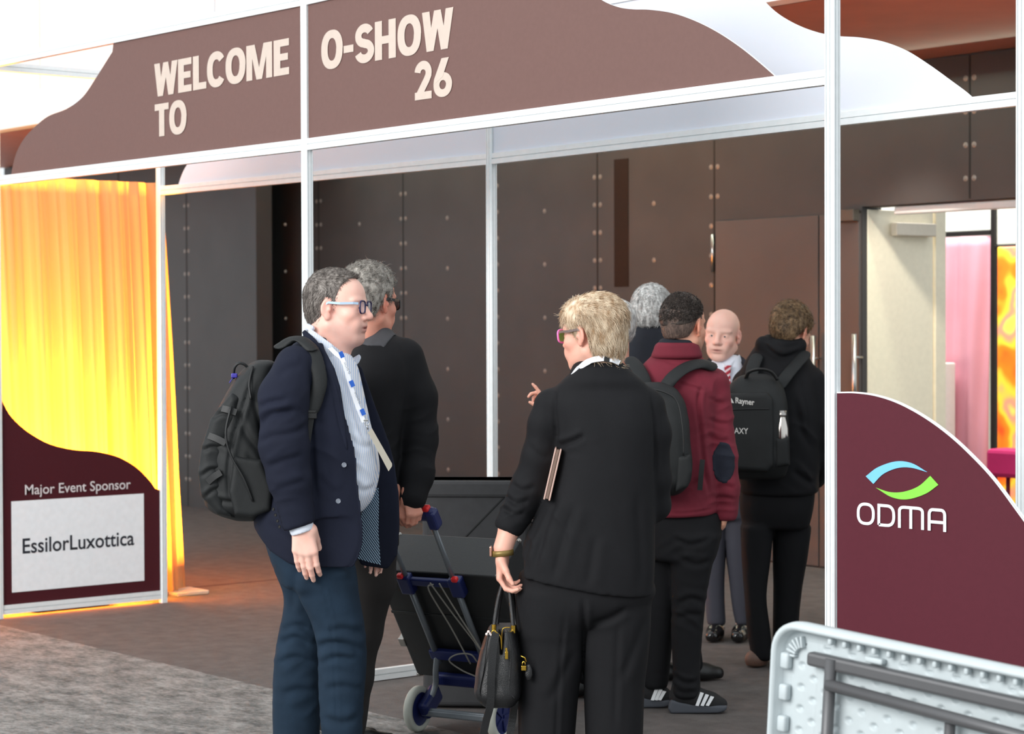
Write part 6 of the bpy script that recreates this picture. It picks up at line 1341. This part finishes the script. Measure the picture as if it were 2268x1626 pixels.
# ================================================================== PERSON G : black jacket with the embroidered backpack
G = Person('G', 1735, 9.7, 'brown-haired person in black hooded jacket and black trousers, head bowed, standing behind right post', skin=(224, 170, 146))
hG = G.p(1752, 735, .02); RG = rotm((.45, .80, -.55)); sG = 1.02
build_body(G, hG, RG, sG, fine_for((hG, (.13, .13, .15), .0055)),
    G.rows([(810, 1650, 1800, 0, .08), (950, 1650, 1800, 0, .10), (1100, 1660, 1790, 0, .10)]),
    [G.chain([(1800, 840, 0, .04), (1815, 980, .05, .04), (1800, 1060, .25, .03)]), G.chain([(1650, 840, .03, .04), (1640, 980, .1, .04), (1660, 1050, .3, .03)])],
    [G.chain([(1690, 1120, 0, .07), (1680, 1280, 0, .045), (1690, 1440, -.02, .035)]), G.chain([(1750, 1120, .05, .07), (1740, 1280, .05, .045), (1745, 1430, .05, .035)])],
    [], eyes=False, h=.010, neck=[((0, -.015, -.05), .050, (0, .05, -.12), .052)])
hair(G.root, hG, RG, sG, hair_mat('curly_brown_hair', (58, 42, 30), (150, 122, 90), 60, (1, 1, .8)), short_cap(top=.022, side=.014, line=[(-.13, -.10), (-.07, -.10), (-.045, -.085), (-.032, -.02), (-.016, .03), (.006, .028), (.012, .0), (.022, .0), (.034, .045), (.05, .062), (.08, .078), (.11, .10)]), lambda l: (rng.normal()*.5, -.6, -.4), n=3400, L=(.018, .04), lift=.8, curl=1.2, jit=.6, wr=.008, freq=60)
S = Vol((-.34, -.28, .72), (.34, .30, 1.62), .008)
S.loft(G.rows([(1095, 1640, 1812, .0, .15), (1060, 1636, 1815, .0, .15), (980, 1640, 1815, .0, .15), (900, 1635, 1815, .0, .15), (860, 1632, 1812, .0, .14), (825, 1640, 1806, .0, .12), (795, 1655, 1792, .01, .10), (770, 1672, 1775, .02, .08), (750, 1684, 1768, .03, .06), (742, 1690, 1760, .03, .05)]), .02, e=2.5)
S.chain(G.chain([(1796, 845, .0, .065), (1818, 930, .02, .062), (1822, 1010, .08, .056), (1806, 1060, .2, .05)]), .02); S.chain(G.chain([(1650, 850, .02, .06), (1636, 960, .08, .055), (1650, 1050, .24, .045)]), .02)
S.chain(G.chain([(1690, 762, -.04, .035), (1730, 775, -.07, .04), (1770, 765, -.03, .034)]), .03)
vobj('jacket', S, M_blk, G.root, wr=.006, freq=10, seed=14, cr=G.cr([([(1760, 880), (1775, 950), (1800, 1000)], .008, .014), ([(1755, 1040), (1780, 1060), (1808, 1075)], .008, .012), ([(1770, 830), (1790, 900), (1796, 980)], .006, .012), ([(1690, 762), (1730, 790), (1775, 778)], .006, .008), ([(1700, 750), (1740, 768), (1780, 760)], .005, .008)], -.12), fl=[(G.p(1780, 960, -.1), (.3, 0, 1), .09, .005, (.1, .2, .12)), (G.p(1790, 1060, -.1), (.6, 0, 1), .09, .006, (.1, .2, .08))])
S = Vol((-.30, -.2, .02), (.25, .25, .90), .010)
S.loft(G.rows([(1080, 1640, 1806, .0, .12), (1130, 1638, 1800, .0, .12), (1170, 1646, 1790, 0, .10)]), .03)
S.loft(G.rows([(1160, 1638, 1715, -.02, .10), (1240, 1642, 1706, -.02, .09), (1320, 1648, 1698, -.02, .08), (1400, 1654, 1706, -.02, .07), (1462, 1664, 1712, -.02, .065)]), .01)
S.loft(G.rows([(1160, 1712, 1798, .05, .10), (1240, 1712, 1788, .05, .09), (1320, 1713, 1775, .05, .08), (1400, 1712, 1768, .05, .07), (1455, 1712, 1766, .05, .07)]), .005)
vobj('trousers', S, M_blk, G.root, wr=.005, freq=11, seed=17)
for x, b in ((1672, -.02), (1740, .05)):
    q = G.p(x, 1476, b); S = Vol((q[0]-.12, b-.3, -.01), (q[0]+.14, b+.25, .14), .007); S.chain([(q[0]+.02, b, .04, .042), (q[0], b-.02, .036, .04), (q[0]+.03, b+.12, .035, .036)], .03); S.cut(lambda X, Y, Z: .006-Z); vobj('shoe', S, mat('brown_shoe', (104, 78, 66), .5), G.root)
BG = Loc('backpack', G, 1676, 1056, -.2, 'black backpack with small white embroidered lettering worn over the black hooded jacket', 'backpack')
S = Vol((-.34, -.42, .85), (.12, -.02, 1.50), .007)
S.loft(G.rows([(1060, 1618, 1738, -.20, .07), (1035, 1610, 1746, -.22, .09), (980, 1607, 1748, -.22, .10), (920, 1607, 1746, -.22, .10), (880, 1608, 1742, -.21, .095), (855, 1614, 1734, -.20, .08), (838, 1630, 1720, -.19, .06), (828, 1645, 1705, -.18, .045)]), .02, e=3)
BG.add(vobj('bag_body', S, M_nylon, None, wr=.003, freq=12, seed=6))
S = Vol((-.34, -.42, .85), (.12, -.02, 1.50), .007)
S.poly([G.p(x, y, -.3)[[0, 2]] for x, y in [(1612, 872), (1700, 868), (1712, 885), (1714, 1030), (1700, 1045), (1614, 1040)]], -.30, .035, .012, rad=.018); BG.add(vobj('front_pocket', S, M_nylon, None, wr=.002))
bm = bmesh.new(); tube(bm, smoothpts([tuple(G.p(*q)) for q in [(1614, 908, -.337), (1660, 906, -.338), (1704, 906, -.337)]], 5), .003, 6); BG.add(obj('zip', bm, M_web, None, True))
bm = bmesh.new(); tube(bm, smoothpts([tuple(G.p(*q)) for q in [(1652, 838, -.24), (1660, 824, -.26), (1684, 818, -.265), (1708, 824, -.26), (1722, 842, -.25)]], 5), .010, 8, flat=.6); BG.add(obj('grab_handle', bm, M_web, None, True))
M_emb = mat('white_embroidery', (214, 212, 208), .7)
def word_on(P, s, x0, yb, x1, yt, b, tilt=0.0, name='lettering', bold=.0, shear=0):
    A0 = P.p(x0, yb, b); A1 = P.p(x1, yt, b)
    return text_mesh(s, lambda a_, c_, t: (a_, b+t, c_+tilt*(a_-A0[0])), A0[0], A1[0], A0[2], A1[2], name, M_emb, None, bold=bold, lift=.003, shear=shear)
BG.add(word_on(G, 'Rayner', 1629, 897, 1671, 880, -.3355, -.12, bold=.02)); BG.add(word_on(G, 'LAXY', 1620, 960, 1657, 947, -.3355, -.04, bold=.01))
bm = bmesh.new(); c = [G.p(x, y, -.338) for x, y in ((1614, 892), (1626, 893), (1620, 882))]; bm.faces.new([bm.verts.new(q) for q in c]); BG.add(obj('triangle_mark', bm, M_emb, None, recalc=False))
for P_ in ([(1676, 792, -.10), (1668, 812, -.14), (1664, 836, -.18)], [(1782, 786, -.07), (1764, 806, -.11), (1744, 830, -.15), (1728, 852, -.18)]):
    S = Vol((-.34, -.30, 1.25), (.2, .1, 1.62), .0045); C_ = smoothpts([tuple(G.p(*q)) for q in P_], 5)
    for a_, b_ in zip(C_, C_[1:]): S.cone(a_, .031, b_, .031, .004, flat=(V3(0, -.65, .76), .24))
    BG.add(vobj('shoulder_strap', S, M_nylon, None))
S = Vol((-.1, -.42, .95), (.12, -.1, 1.3), .006); S.poly([G.p(x, y, -.27)[[0, 2]] for x, y in [(1716, 968), (1748, 966), (1750, 1030), (1716, 1036)]], -.27, .05, .01, rad=.02); BG.add(vobj('side_pocket', S, M_nylon, None))
c = G.p(1732, 968, -.285); wl = G.P+G.X*c[0]+G.Y*c[1]
bt = empty('water_bottle', (wl[0], wl[1], c[2]-.03), G.az); tag(bt, 'brushed steel bottle in the side pocket of the lettered black backpack', 'bottle')
part('bottle_body', lambda bm: lathe(bm, [(0, 0), (.030, 0), (.032, .03), (.031, .07), (.024, .100), (.019, .115), (.0185, .125)], 24), mat('polished_steel', (196, 190, 184), .18, 1), bt, True)
part('cap', lambda bm: lathe(bm, [(0, .150), (.021, .150), (.022, .130), (.022, .126), (.018, .124), (0, .124)][::-1], 24), mat('satin_steel', (170, 166, 162), .35, 1), bt, True)

# ================================================================== PERSON F : bald man in the dark suit
Fm = Person('F', 1607, 10.6, 'bald man in dark suit, white shirt and red striped tie facing the camera', skin=(246, 202, 186))
hF = Fm.p(1600, 740, 0); RF = rotm((-.22, -.97, -.10), (.08, 0, 1)); sF = 1.08
build_body(Fm, hF, RF, sF, fine_for((hF, (.13, .13, .15), .0042)),
    Fm.rows([(840, 1550, 1660, 0, .09), (950, 1545, 1665, 0, .10), (1080, 1555, 1655, 0, .10)]),
    [Fm.chain([(1520, 840, 0, .04), (1510, 970, .0, .04), (1530, 1070, -.05, .03)]), Fm.chain([(1690, 840, .0, .04), (1700, 970, .0, .04), (1690, 1070, .0, .03)])],
    [Fm.chain([(1580, 1080, 0, .06), (1580, 1240, 0, .045), (1585, 1380, 0, .035)]), Fm.chain([(1635, 1080, 0, .06), (1635, 1240, 0, .045), (1640, 1380, 0, .035)])],
    [dict(W=Fm.p(1690, 1072, 0), d=(0, 0, -1), n=(1, 0, 0), t=(0, -1, 0), sc=.9, curl=.5)], eyes=True, h=.010, head_kw=dict(jaw=1.08, cheek=1.06, nose=1.12), tint_kw=dict(lips=(196, 120, 110)))
brows(hF, RF, sF, Fm.root, mat('fair_brow', (176, 140, 120), .8))
S = Vol((-.30, -.24, .72), (.32, .22, 1.56), .008)
S.loft(Fm.rows([(1110, 1540, 1678, .0, .14), (1000, 1535, 1682, .0, .14), (900, 1532, 1688, 0, .13), (850, 1535, 1686, .0, .12), (820, 1548, 1672, .0, .10), (800, 1562, 1655, .01, .08), (785, 1578, 1640, .02, .06)]), .02, e=2.5)
S.chain(Fm.chain([(1532, 836, .0, .062), (1515, 930, .0, .06), (1520, 1060, -.03, .05)]), .03); S.chain(Fm.chain([(1678, 826, .0, .062), (1698, 930, .0, .06), (1695, 1060, .0, .05)]), .03)
cv = Fm.p(1607, 905, -.1); sh = Fm.p(1607, 795, -.1)
S.cut(lambda X, Y, Z: np.where(Y > .0, -1, np.minimum((Z-cv[2])*.42-np.abs(X-cv[0]), .03)), .003)
vobj('suit_jacket', S, mat('dark_suit', (36, 36, 44), .8, noise=.08), Fm.root, wr=.003, freq=10)
S = Vol((-.16, -.18, 1.0), (.16, .14, 1.56), .006)
S.loft(Fm.rows([(960, 1555, 1655, .0, .115), (860, 1550, 1662, .0, .105), (830, 1558, 1655, .0, .085), (812, 1568, 1645, .0, .072), (796, 1578, 1640, .01, .06), (786, 1582, 1638, .015, .057)]), .02); vobj('shirt', S, mat('white_cotton', (238, 238, 242), .7), Fm.root)
for sg_ in (-1, 1):
    S = Vol((-.14, -.18, 1.3), (.14, .1, 1.56), .005); k0 = Fm.p(1611, 812, -.1)
    S.poly([(k0[0]+sg_*.004, k0[2]+.002), (k0[0]+sg_*.060, k0[2]+.062), (k0[0]+sg_*.075, k0[2]+.03), (k0[0]+sg_*.045, k0[2]-.045)], lambda u, z: -.092+1.2*np.abs(u-k0[0])-.3*(z-k0[2])*-1, .007, .004, rad=.004); vobj('collar_leaf', S, mat('white_cotton', (238, 238, 242), .7), Fm.root)
M_tie = bpy.data.materials.new('red_striped_tie'); M_tie.use_nodes = True; nt = M_tie.node_tree; tc = nt.nodes.new('ShaderNodeTexCoord'); mp = nt.nodes.new('ShaderNodeMapping'); mp.inputs['Rotation'].default_value = (0, .6, 0); wv = nt.nodes.new('ShaderNodeTexWave'); wv.bands_direction = 'Z'; wv.inputs['Scale'].default_value = 13; rp = nt.nodes.new('ShaderNodeValToRGB'); rp.color_ramp.interpolation = 'CONSTANT'; rp.color_ramp.elements[0].color = (*srgb(170, 30, 52), 1); rp.color_ramp.elements[1].color = (*srgb(226, 200, 206), 1); rp.color_ramp.elements[1].position = .62
nt.links.new(tc.outputs['Object'], mp.inputs[0]); nt.links.new(mp.outputs[0], wv.inputs[0]); nt.links.new(wv.outputs['Fac'], rp.inputs[0]); nt.links.new(rp.outputs[0], nt.nodes['Principled BSDF'].inputs['Base Color'])
S = Vol((-.1, -.2, 1.0), (.1, .05, 1.52), .005); t0 = Fm.p(1612, 812, -.1)
S.poly([(t0[0]-.020, t0[2]+.006), (t0[0]+.020, t0[2]+.006), (t0[0]+.013, t0[2]-.036), (t0[0]-.013, t0[2]-.036)], -.096, .012, .004, rad=.006); S.poly([(t0[0]-.012, t0[2]-.03), (t0[0]+.012, t0[2]-.03), (t0[0]+.036, t0[2]-.33), (t0[0]-.03, t0[2]-.33)], lambda u, z: -.098-.10*np.clip(t0[2]-z, 0, .2), .006, .006, rad=.004); vobj('tie', S, M_tie, Fm.root)
S = Vol((-.25, -.2, .02), (.25, .2, .95), .010)
S.loft(Fm.rows([(1070, 1545, 1672, .0, .125), (1150, 1548, 1668, .0, .12)]), .02)
S.loft(Fm.rows([(1120, 1550, 1612, .0, .10), (1240, 1556, 1606, .0, .08), (1330, 1562, 1604, .0, .065), (1385, 1566, 1606, .0, .06)]), .01); S.loft(Fm.rows([(1120, 1603, 1668, .0, .10), (1200, 1606, 1664, .0, .085), (1290, 1616, 1664, .0, .07), (1345, 1622, 1664, -.0, .06), (1385, 1630, 1662, .0, .055)]), .008)
vobj('trousers', S, mat('slate_trouser', (62, 62, 72), .85), Fm.root, wr=.004, freq=12)
for x in (1584, 1640):
    q = Fm.p(x, 1412, -.05); S = Vol((q[0]-.09, -.26, -.01), (q[0]+.09, .08, .13), .006); S.chain([(q[0]+.01, .01, .045, .04), (q[0], -.09, .038, .04), (q[0]-.015, -.17, .032, .034)], .03); S.cut(lambda X, Y, Z: .006-Z); vobj('shoe', S, mat('polished_black', (20, 18, 18), .18, spec=.7), Fm.root)

# ================================================================== PERSON D : grey-haired man further back
D_ = Person('D', 1445, 9.3, 'grey-haired man in dark navy jacket seen from behind, between blonde woman and burgundy jacket man', skin=(226, 160, 142))
hD = D_.p(1445, 700, 0); RD = rotm((.35, .94, -.08)); sD = 1.05
build_body(D_, hD, RD, sD, fine_for((hD, (.13, .13, .15), .0055)),
    D_.rows([(810, 1390, 1500, 0, .08), (950, 1390, 1500, 0, .10), (1100, 1400, 1490, 0, .10)]),
    [D_.chain([(1375, 800, 0, .04), (1362, 950, .0, .04), (1370, 1060, .1, .03)]), D_.chain([(1520, 800, 0, .04), (1530, 950, .0, .04), (1520, 1060, .1, .03)])],
    [D_.chain([(1430, 1120, 0, .07), (1440, 1300, 0, .045), (1450, 1470, 0, .035)]), D_.chain([(1480, 1120, .05, .07), (1500, 1300, .02, .045), (1525, 1470, .0, .035)])],
    [], eyes=False, h=.010)
hair(D_.root, hD, RD, sD, hair_mat('silver_hair', (128, 126, 124), (222, 222, 220), 80, (1, 1, .4)), short_cap(top=.020, side=.009, line=[(-.13, -.055), (-.08, -.052), (-.05, -.04), (-.032, -.01), (-.016, .03), (.006, .028), (.012, .0), (.022, .0), (.034, .045), (.05, .062), (.08, .078), (.11, .10)]), lambda l: (0, .4, -.5), n=5000, L=(.012, .026), lift=.6, jit=.4, wr=.003, curl=.4)
S = Vol((-.34, -.26, .72), (.34, .26, 1.66), .009)
S.loft(D_.rows([(1140, 1368, 1512, .0, .15), (1000, 1362, 1518, .0, .15), (880, 1358, 1525, 0, .15), (820, 1358, 1525, .0, .13), (780, 1368, 1516, .0, .11), (755, 1382, 1500, .0, .10), (735, 1396, 1484, -.01, .085), (714, 1402, 1472, -.012, .076)]), .02, e=2.5)
S.chain(D_.chain([(1380, 795, .0, .062), (1364, 900, .0, .06), (1370, 1050, .08, .05)]), .03); S.chain(D_.chain([(1512, 800, .0, .062), (1528, 900, .0, .06), (1520, 1050, .08, .05)]), .03)
vobj('jacket', S, mat('midnight_cloth', (24, 28, 38), .85, noise=.1), D_.root, wr=.004, freq=9)
S = Vol((-.25, -.2, .02), (.3, .2, .95), .010)
S.loft(D_.rows([(1110, 1372, 1508, .0, .13), (1190, 1378, 1505, .0, .12)]), .02); S.chain(D_.chain([(1420, 1190, 0, .085), (1440, 1330, 0, .07), (1452, 1470, 0, .06)]), .01); S.chain(D_.chain([(1480, 1190, .0, .085), (1505, 1330, .0, .07), (1528, 1470, .0, .06)]), .01)
vobj('trousers', S, M_blk, D_.root, wr=.004, freq=12)
for x in (1452, 1530):
    q = D_.p(x, 1500, 0); S = Vol((q[0]-.1, -.1, -.01), (q[0]+.2, .2, .13), .007); S.chain([(q[0], 0, .045, .042), (q[0]+.06, .03, .036, .038), (q[0]+.12, .05, .030, .030)], .03); S.cut(lambda X, Y, Z: .006-Z); vobj('shoe', S, M_leather, D_.root)

# ================================================================== PERSON H : mostly hidden behind the blonde woman
H_ = Person('H', 1330, 8.9, 'person in dark clothes hidden behind the blonde woman, one hand raised', skin=(230, 172, 150))
hH = H_.p(1352, 725, 0); RH = rotm((-.9, .1, -.05)); sH = 1.0
build_body(H_, hH, RH, sH, fine_for((hH, (.13, .13, .15), .006), (H_.p(1190, 862, -.1), (.06, .06, .08), .0045)),
    H_.rows([(860, 1290, 1370, 0, .08), (950, 1280, 1366, 0, .10), (1100, 1280, 1366, 0, .10)]),
    [H_.chain([(1290, 880, -.05, .04), (1255, 960, -.1, .04), (1200, 905, -.1, .030)]), H_.chain([(1362, 880, .02, .035), (1362, 1000, .03, .035), (1340, 1060, .03, .03)])],
    [H_.chain([(1310, 1120, 0, .06), (1310, 1300, 0, .045), (1310, 1500, 0, .035)]), H_.chain([(1350, 1120, .05, .05), (1350, 1300, .05, .045), (1350, 1495, .05, .035)])],
    [dict(W=H_.p(1219, 918, -.1), d=(-.38, 0, 1), n=(1, .3, .3), t=(-.3, -1, 0), sc=.85, curls=(.25, 1.2, 1.5, 1.5), thumb=(.8, .1, .8))], eyes=False, h=.010)
hair(H_.root, hH, RH, sH, MATS['silver_hair'], short_cap(top=.008, side=.003), lambda l: (0, -.4, -.5), n=300, L=(.01, .02))
S = Vol((-.34, -.26, .75), (.34, .26, 1.66), .010)
S.loft(H_.rows([(1140, 1272, 1376, .0, .12), (1000, 1270, 1378, .0, .12), (880, 1272, 1380, 0, .11), (835, 1290, 1378, .0, .09), (805, 1312, 1380, .01, .07), (790, 1325, 1372, .01, .055)]), .02, e=2.5)
S.chain(H_.chain([(1292, 880, -.04, .055), (1258, 960, -.1, .05), (1216, 915, -.1, .042)]), .03); S.chain(H_.chain([(1358, 880, .0, .05), (1356, 980, .02, .045)]), .03)
vobj('jacket', S, M_blk, H_.root, wr=.004, freq=9)
S = Vol((-.25, -.2, .02), (.3, .2, .95), .011); S.loft(H_.rows([(1100, 1278, 1372, .0, .11), (1190, 1278, 1372, .0, .11)]), .02); S.chain(H_.chain([(1306, 1180, 0, .07), (1304, 1330, 0, .06), (1302, 1495, 0, .055)]), .01); S.chain(H_.chain([(1346, 1180, .02, .07), (1348, 1330, .03, .06), (1350, 1490, .03, .055)]), .01); vobj('trousers', S, M_blk, H_.root)
for x in (1302, 1350):
    q = H_.p(x, 1530, 0); S = Vol((q[0]-.2, -.1, -.01), (q[0]+.1, .12, .13), .008); S.chain([(q[0], 0, .045, .042), (q[0]-.06, .0, .036, .038), (q[0]-.12, .0, .030, .030)], .03); S.cut(lambda X, Y, Z: .006-Z); vobj('shoe', S, M_leather, H_.root)

# ================================================================== folding luggage trolley with its load
M_nb = mat('navy_blue_plastic', (28, 38, 92), .4); M_red = mat('red_button', (226, 40, 44), .35); M_gt = mat('grey_painted_tube', (128, 134, 140), .4, .4); M_tyre = mat('pale_grey_tyre', (196, 198, 188), .6)
def trolley(loc, phi, lean, off=.16, label='', az=0.0):
    """origin mid axle on the floor; x = axle, lean towards -y"""
    r = empty('luggage_trolley', loc, az+phi); tag(r, label, 'trolley'); ca, sa = math.cos(lean), math.sin(lean)
    def U(x, y, z):   # frame coordinates: z up the uprights, y away from the puller
        zz = z*.925; return (x, off+y*ca-zz*sa, .09+y*sa+zz*ca)
    RM = Matrix.Rotation(lean, 3, 'X')
    for sx in (-1, 1):
        bm = bmesh.new(); M = Matrix.Translation((sx*.185, 0, .09)) @ Matrix.Rotation(PI/2, 4, 'Y'); lathe(bm, [(.066, -.016), (.084, -.016), (.090, -.009), (.090, .009), (.084, .016), (.066, .016), (.066, -.016)], 36, M); w_ = obj('wheel', bm, M_tyre, r, True)
        bm = bmesh.new(); lathe(bm, [(.0, -.010), (.058, -.006), (.066, -.012), (.066, .012), (.058, .006), (.0, .010)], 30, M)
        for q in range(5): a = q*2*PI/5; box(bm, (sx*.185+sx*.008, .035*math.cos(a), .09+.035*math.sin(a)), (.012, .012, .055), Matrix.Rotation(a-PI/2, 3, 'X'))
        obj('hub', bm, M_nb, w_)
        bm = bmesh.new(); tube(bm, [U(sx*.105, 0, .24), U(sx*.105, 0, .68)], .0125, 12); obj('lower_upright', bm, M_gt, r, True)
        bm = bmesh.new(); tube(bm, [U(sx*.105, 0, .64), U(sx*.105, 0, 1.05)], .0105, 12); obj('upper_upright', bm, M_gt, r, True)
        bm = bmesh.new(); rbox(bm, U(sx*.112, 0, .68), (.056, .042, .085), .008, RM); cl_ = obj('clamp', bm, M_nb, r); bm = bmesh.new(); rbox(bm, U(sx*.120, -.012, .730), (.026, .022, .02), .006, RM); obj('button', bm, M_red, cl_)
        bm = bmesh.new(); tube(bm, smoothpts([U(sx*.105, 0, .28), U(sx*.115, -.03, .22), U(sx*.130, -.05, .15), (sx*.15, 0, .09)], 6), .012, 10); obj('bent_tube', bm, M_gt, r, True)
        bm = bmesh.new(); rbox(bm, (sx*.150, .035, .115), (.045, .13, .075), .014, RM); obj('axle_bracket', bm, M_nb, r)
    part('crossbar', lambda bm: rbox(bm, U(0, 0, .695), (.18, .022, .034), .006, RM), M_nb, r); part('lower_crossbar', lambda bm: rbox(bm, U(0, 0, .29), (.26, .026, .045), .006, RM), M_nb, r)
    part('toe_plate', lambda bm: (rbox(bm, U(0, .0, .145), (.30, .03, .055), .010, RM), rbox(bm, U(0, .12, .115), (.28, .24, .020), .008, RM)), M_nb, r)
    part('axle', lambda bm: (rbox(bm, (0, .0, .078), (.33, .026, .026), .006), tube(bm, [(-.19, 0, .09), (.19, 0, .09)], .008, 10)), M_gt, r)
    hn = part('handle', lambda bm: (rbox(bm, U(0, 0, 1.06), (.27, .040, .052), .014, RM), rbox(bm, U(.118, 0, 1.035), (.040, .048, .080), .010, RM), rbox(bm, U(-.118, 0, 1.035), (.040, .048, .080), .010, RM)), M_nb, r)
    part('release_button', lambda bm: rbox(bm, U(.095, -.004, 1.092), (.05, .030, .018), .006, RM), M_red, hn)
    return r, U, RM
TP = CAM+ray(1016, 1600)*8.08
phi = -math.radians(30); LEAN = math.radians(34.5)
azT = math.atan2(ray(1030, 900)[1], ray(1030, 900)[0])-PI/2
tr, U, RM = trolley((TP[0], TP[1], 0), phi, LEAN, label='folding luggage trolley with navy fittings, red buttons and pale wheels, pulled by grey-haired man', az=azT)
M_cord = mat('grey_elastic_cord', (150, 146, 138), .8)
def cord(name, pts, parent, rad=.0032): bm = bmesh.new(); tube(bm, smoothpts([tuple(p) for p in pts], 6), rad, 7); return obj(name, bm, M_cord, parent, True)
cord('bungee_cord', [U(.02, -.016, .70), U(.0, -.03, .68), U(.035, -.03, .48), U(.06, -.03, .28)], tr); cord('bungee_cord', [U(.01, -.02, .71), U(.06, -.03, .58), U(.12, -.03, .40), U(.17, -.02, .22)], tr); cord('bungee_cord', [U(.05, -.02, .71), U(.09, -.03, .56), U(.13, -.03, .38), U(.15, -.02, .20)], tr)
cord('bungee_cord', [U(.09, -.025, .29), U(.085, -.04, .345), U(.03, -.045, .345), U(-.02, -.045, .305), U(.02, -.045, .255), U(.07, -.04, .22)], tr)
def world_of(o, p): return o.matrix_world @ Vector(p)
bpy.context.view_layer.update()
def onload(name, label, cat, x, y0, z0, sx, sy, sz):
    o = empty(name, world_of(tr, U(x, y0+sy/2, z0)), azT+phi); o.rotation_euler = (Matrix.Rotation(azT+phi, 3, 'Z') @ RM).to_euler(); tag(o, label, cat); return o
cs = onload('flight_case', 'black hard case with metal corners strapped to the luggage trolley', 'case', .0, .018, .128, .46, .22, .56)
M_case = mat('black_case_laminate', (27, 28, 29), .5, noise=.08, bump=.1, bscale=300)
part('case_body', lambda bm: rbox(bm, (.02, 0, .28), (.54, .22, .55), .006), M_case, cs); part('case_lid_seam', lambda bm: rbox(bm, (.02, 0, .34), (.545, .225, .012), .002), mat('case_trim', (40, 41, 42), .35, .3), cs)
M_cor = mat('nickel_corner', (156, 154, 150), .3, .9)
for sx in (-.25, .29):
    for sy in (-.11, .11):
        for sz in (.006, .552):
            bm = bmesh.new(); bmesh.ops.create_icosphere(bm, subdivisions=2, radius=.010, matrix=Matrix.Translation((sx*.985+.0, sy*.94, sz)) @ Matrix.Diagonal((1, 1, 1, 1))); obj('corner_cap', bm, M_cor, cs, True)
for z in (.18, .40): 
    bm = bmesh.new(); rbox(bm, (-.258, -.09, z), (.03, .05, .04), .004); obj('latch', bm, M_cor, cs)
# tall soft case behind the trolley, standing on the carpet
Q = CAM+ray(1058, 1300)*8.75
sc_ = empty('soft_case', (Q[0], Q[1], 0), azT-.10); tag(sc_, 'tall charcoal fabric case standing on the carpet behind the luggage trolley', 'case')
zt_ = 1.575-(1057-728)/(FPX/8.75)
part('case_body', lambda bm: rbox(bm, (0, .0, zt_/2+.005), (.44, .24, zt_-.01), .02, seg=3), mat('charcoal_canvas', (52, 52, 54), .85, noise=.08, bump=.2, bscale=500), sc_); part('lid_flap', lambda bm: rbox(bm, (0, -.006, zt_-.035), (.446, .252, .07), .014), MATS['charcoal_canvas'], sc_)
part('side_seam', lambda bm: (tube(bm, [(-.20, -.121, zt_-.40), (.12, -.121, zt_-.07)], .003, 5), tube(bm, [(-.22, -.121, zt_-.34), (.22, -.121, zt_-.36)], .003, 5)), M_web, sc_)
# second trolley half hidden by the right-hand post
T2 = CAM+ray(1872, 1330)*9.35
tr2, U2, RM2 = trolley((T2[0]+.02, T2[1], 0), -2.3, math.radians(8), label='second folding trolley with navy fittings, mostly hidden behind the right white post', az=azT)
sb = empty('black_suitcase', (T2[0]+.30, T2[1]+.48, 0), azT+.4); tag(sb, 'black wheeled suitcase behind the right white post, next to the second trolley', 'suitcase')
part('shell', lambda bm: rbox(bm, (0, 0, .37), (.40, .24, .62), .05, seg=4), M_nylon, sb, True)
for sx in (-1, 1): part('castor', lambda bm: tube(bm, [(sx*.15-.015, 0, .032), (sx*.15+.015, 0, .032)], .030, 16), M_black, sb, True)
part('carry_handle', lambda bm: tube(bm, smoothpts([(-.07, 0, .68), (-.06, 0, .71), (.06, 0, .71), (.07, 0, .68)], 6), .010, 8), M_chrome, sb, True)
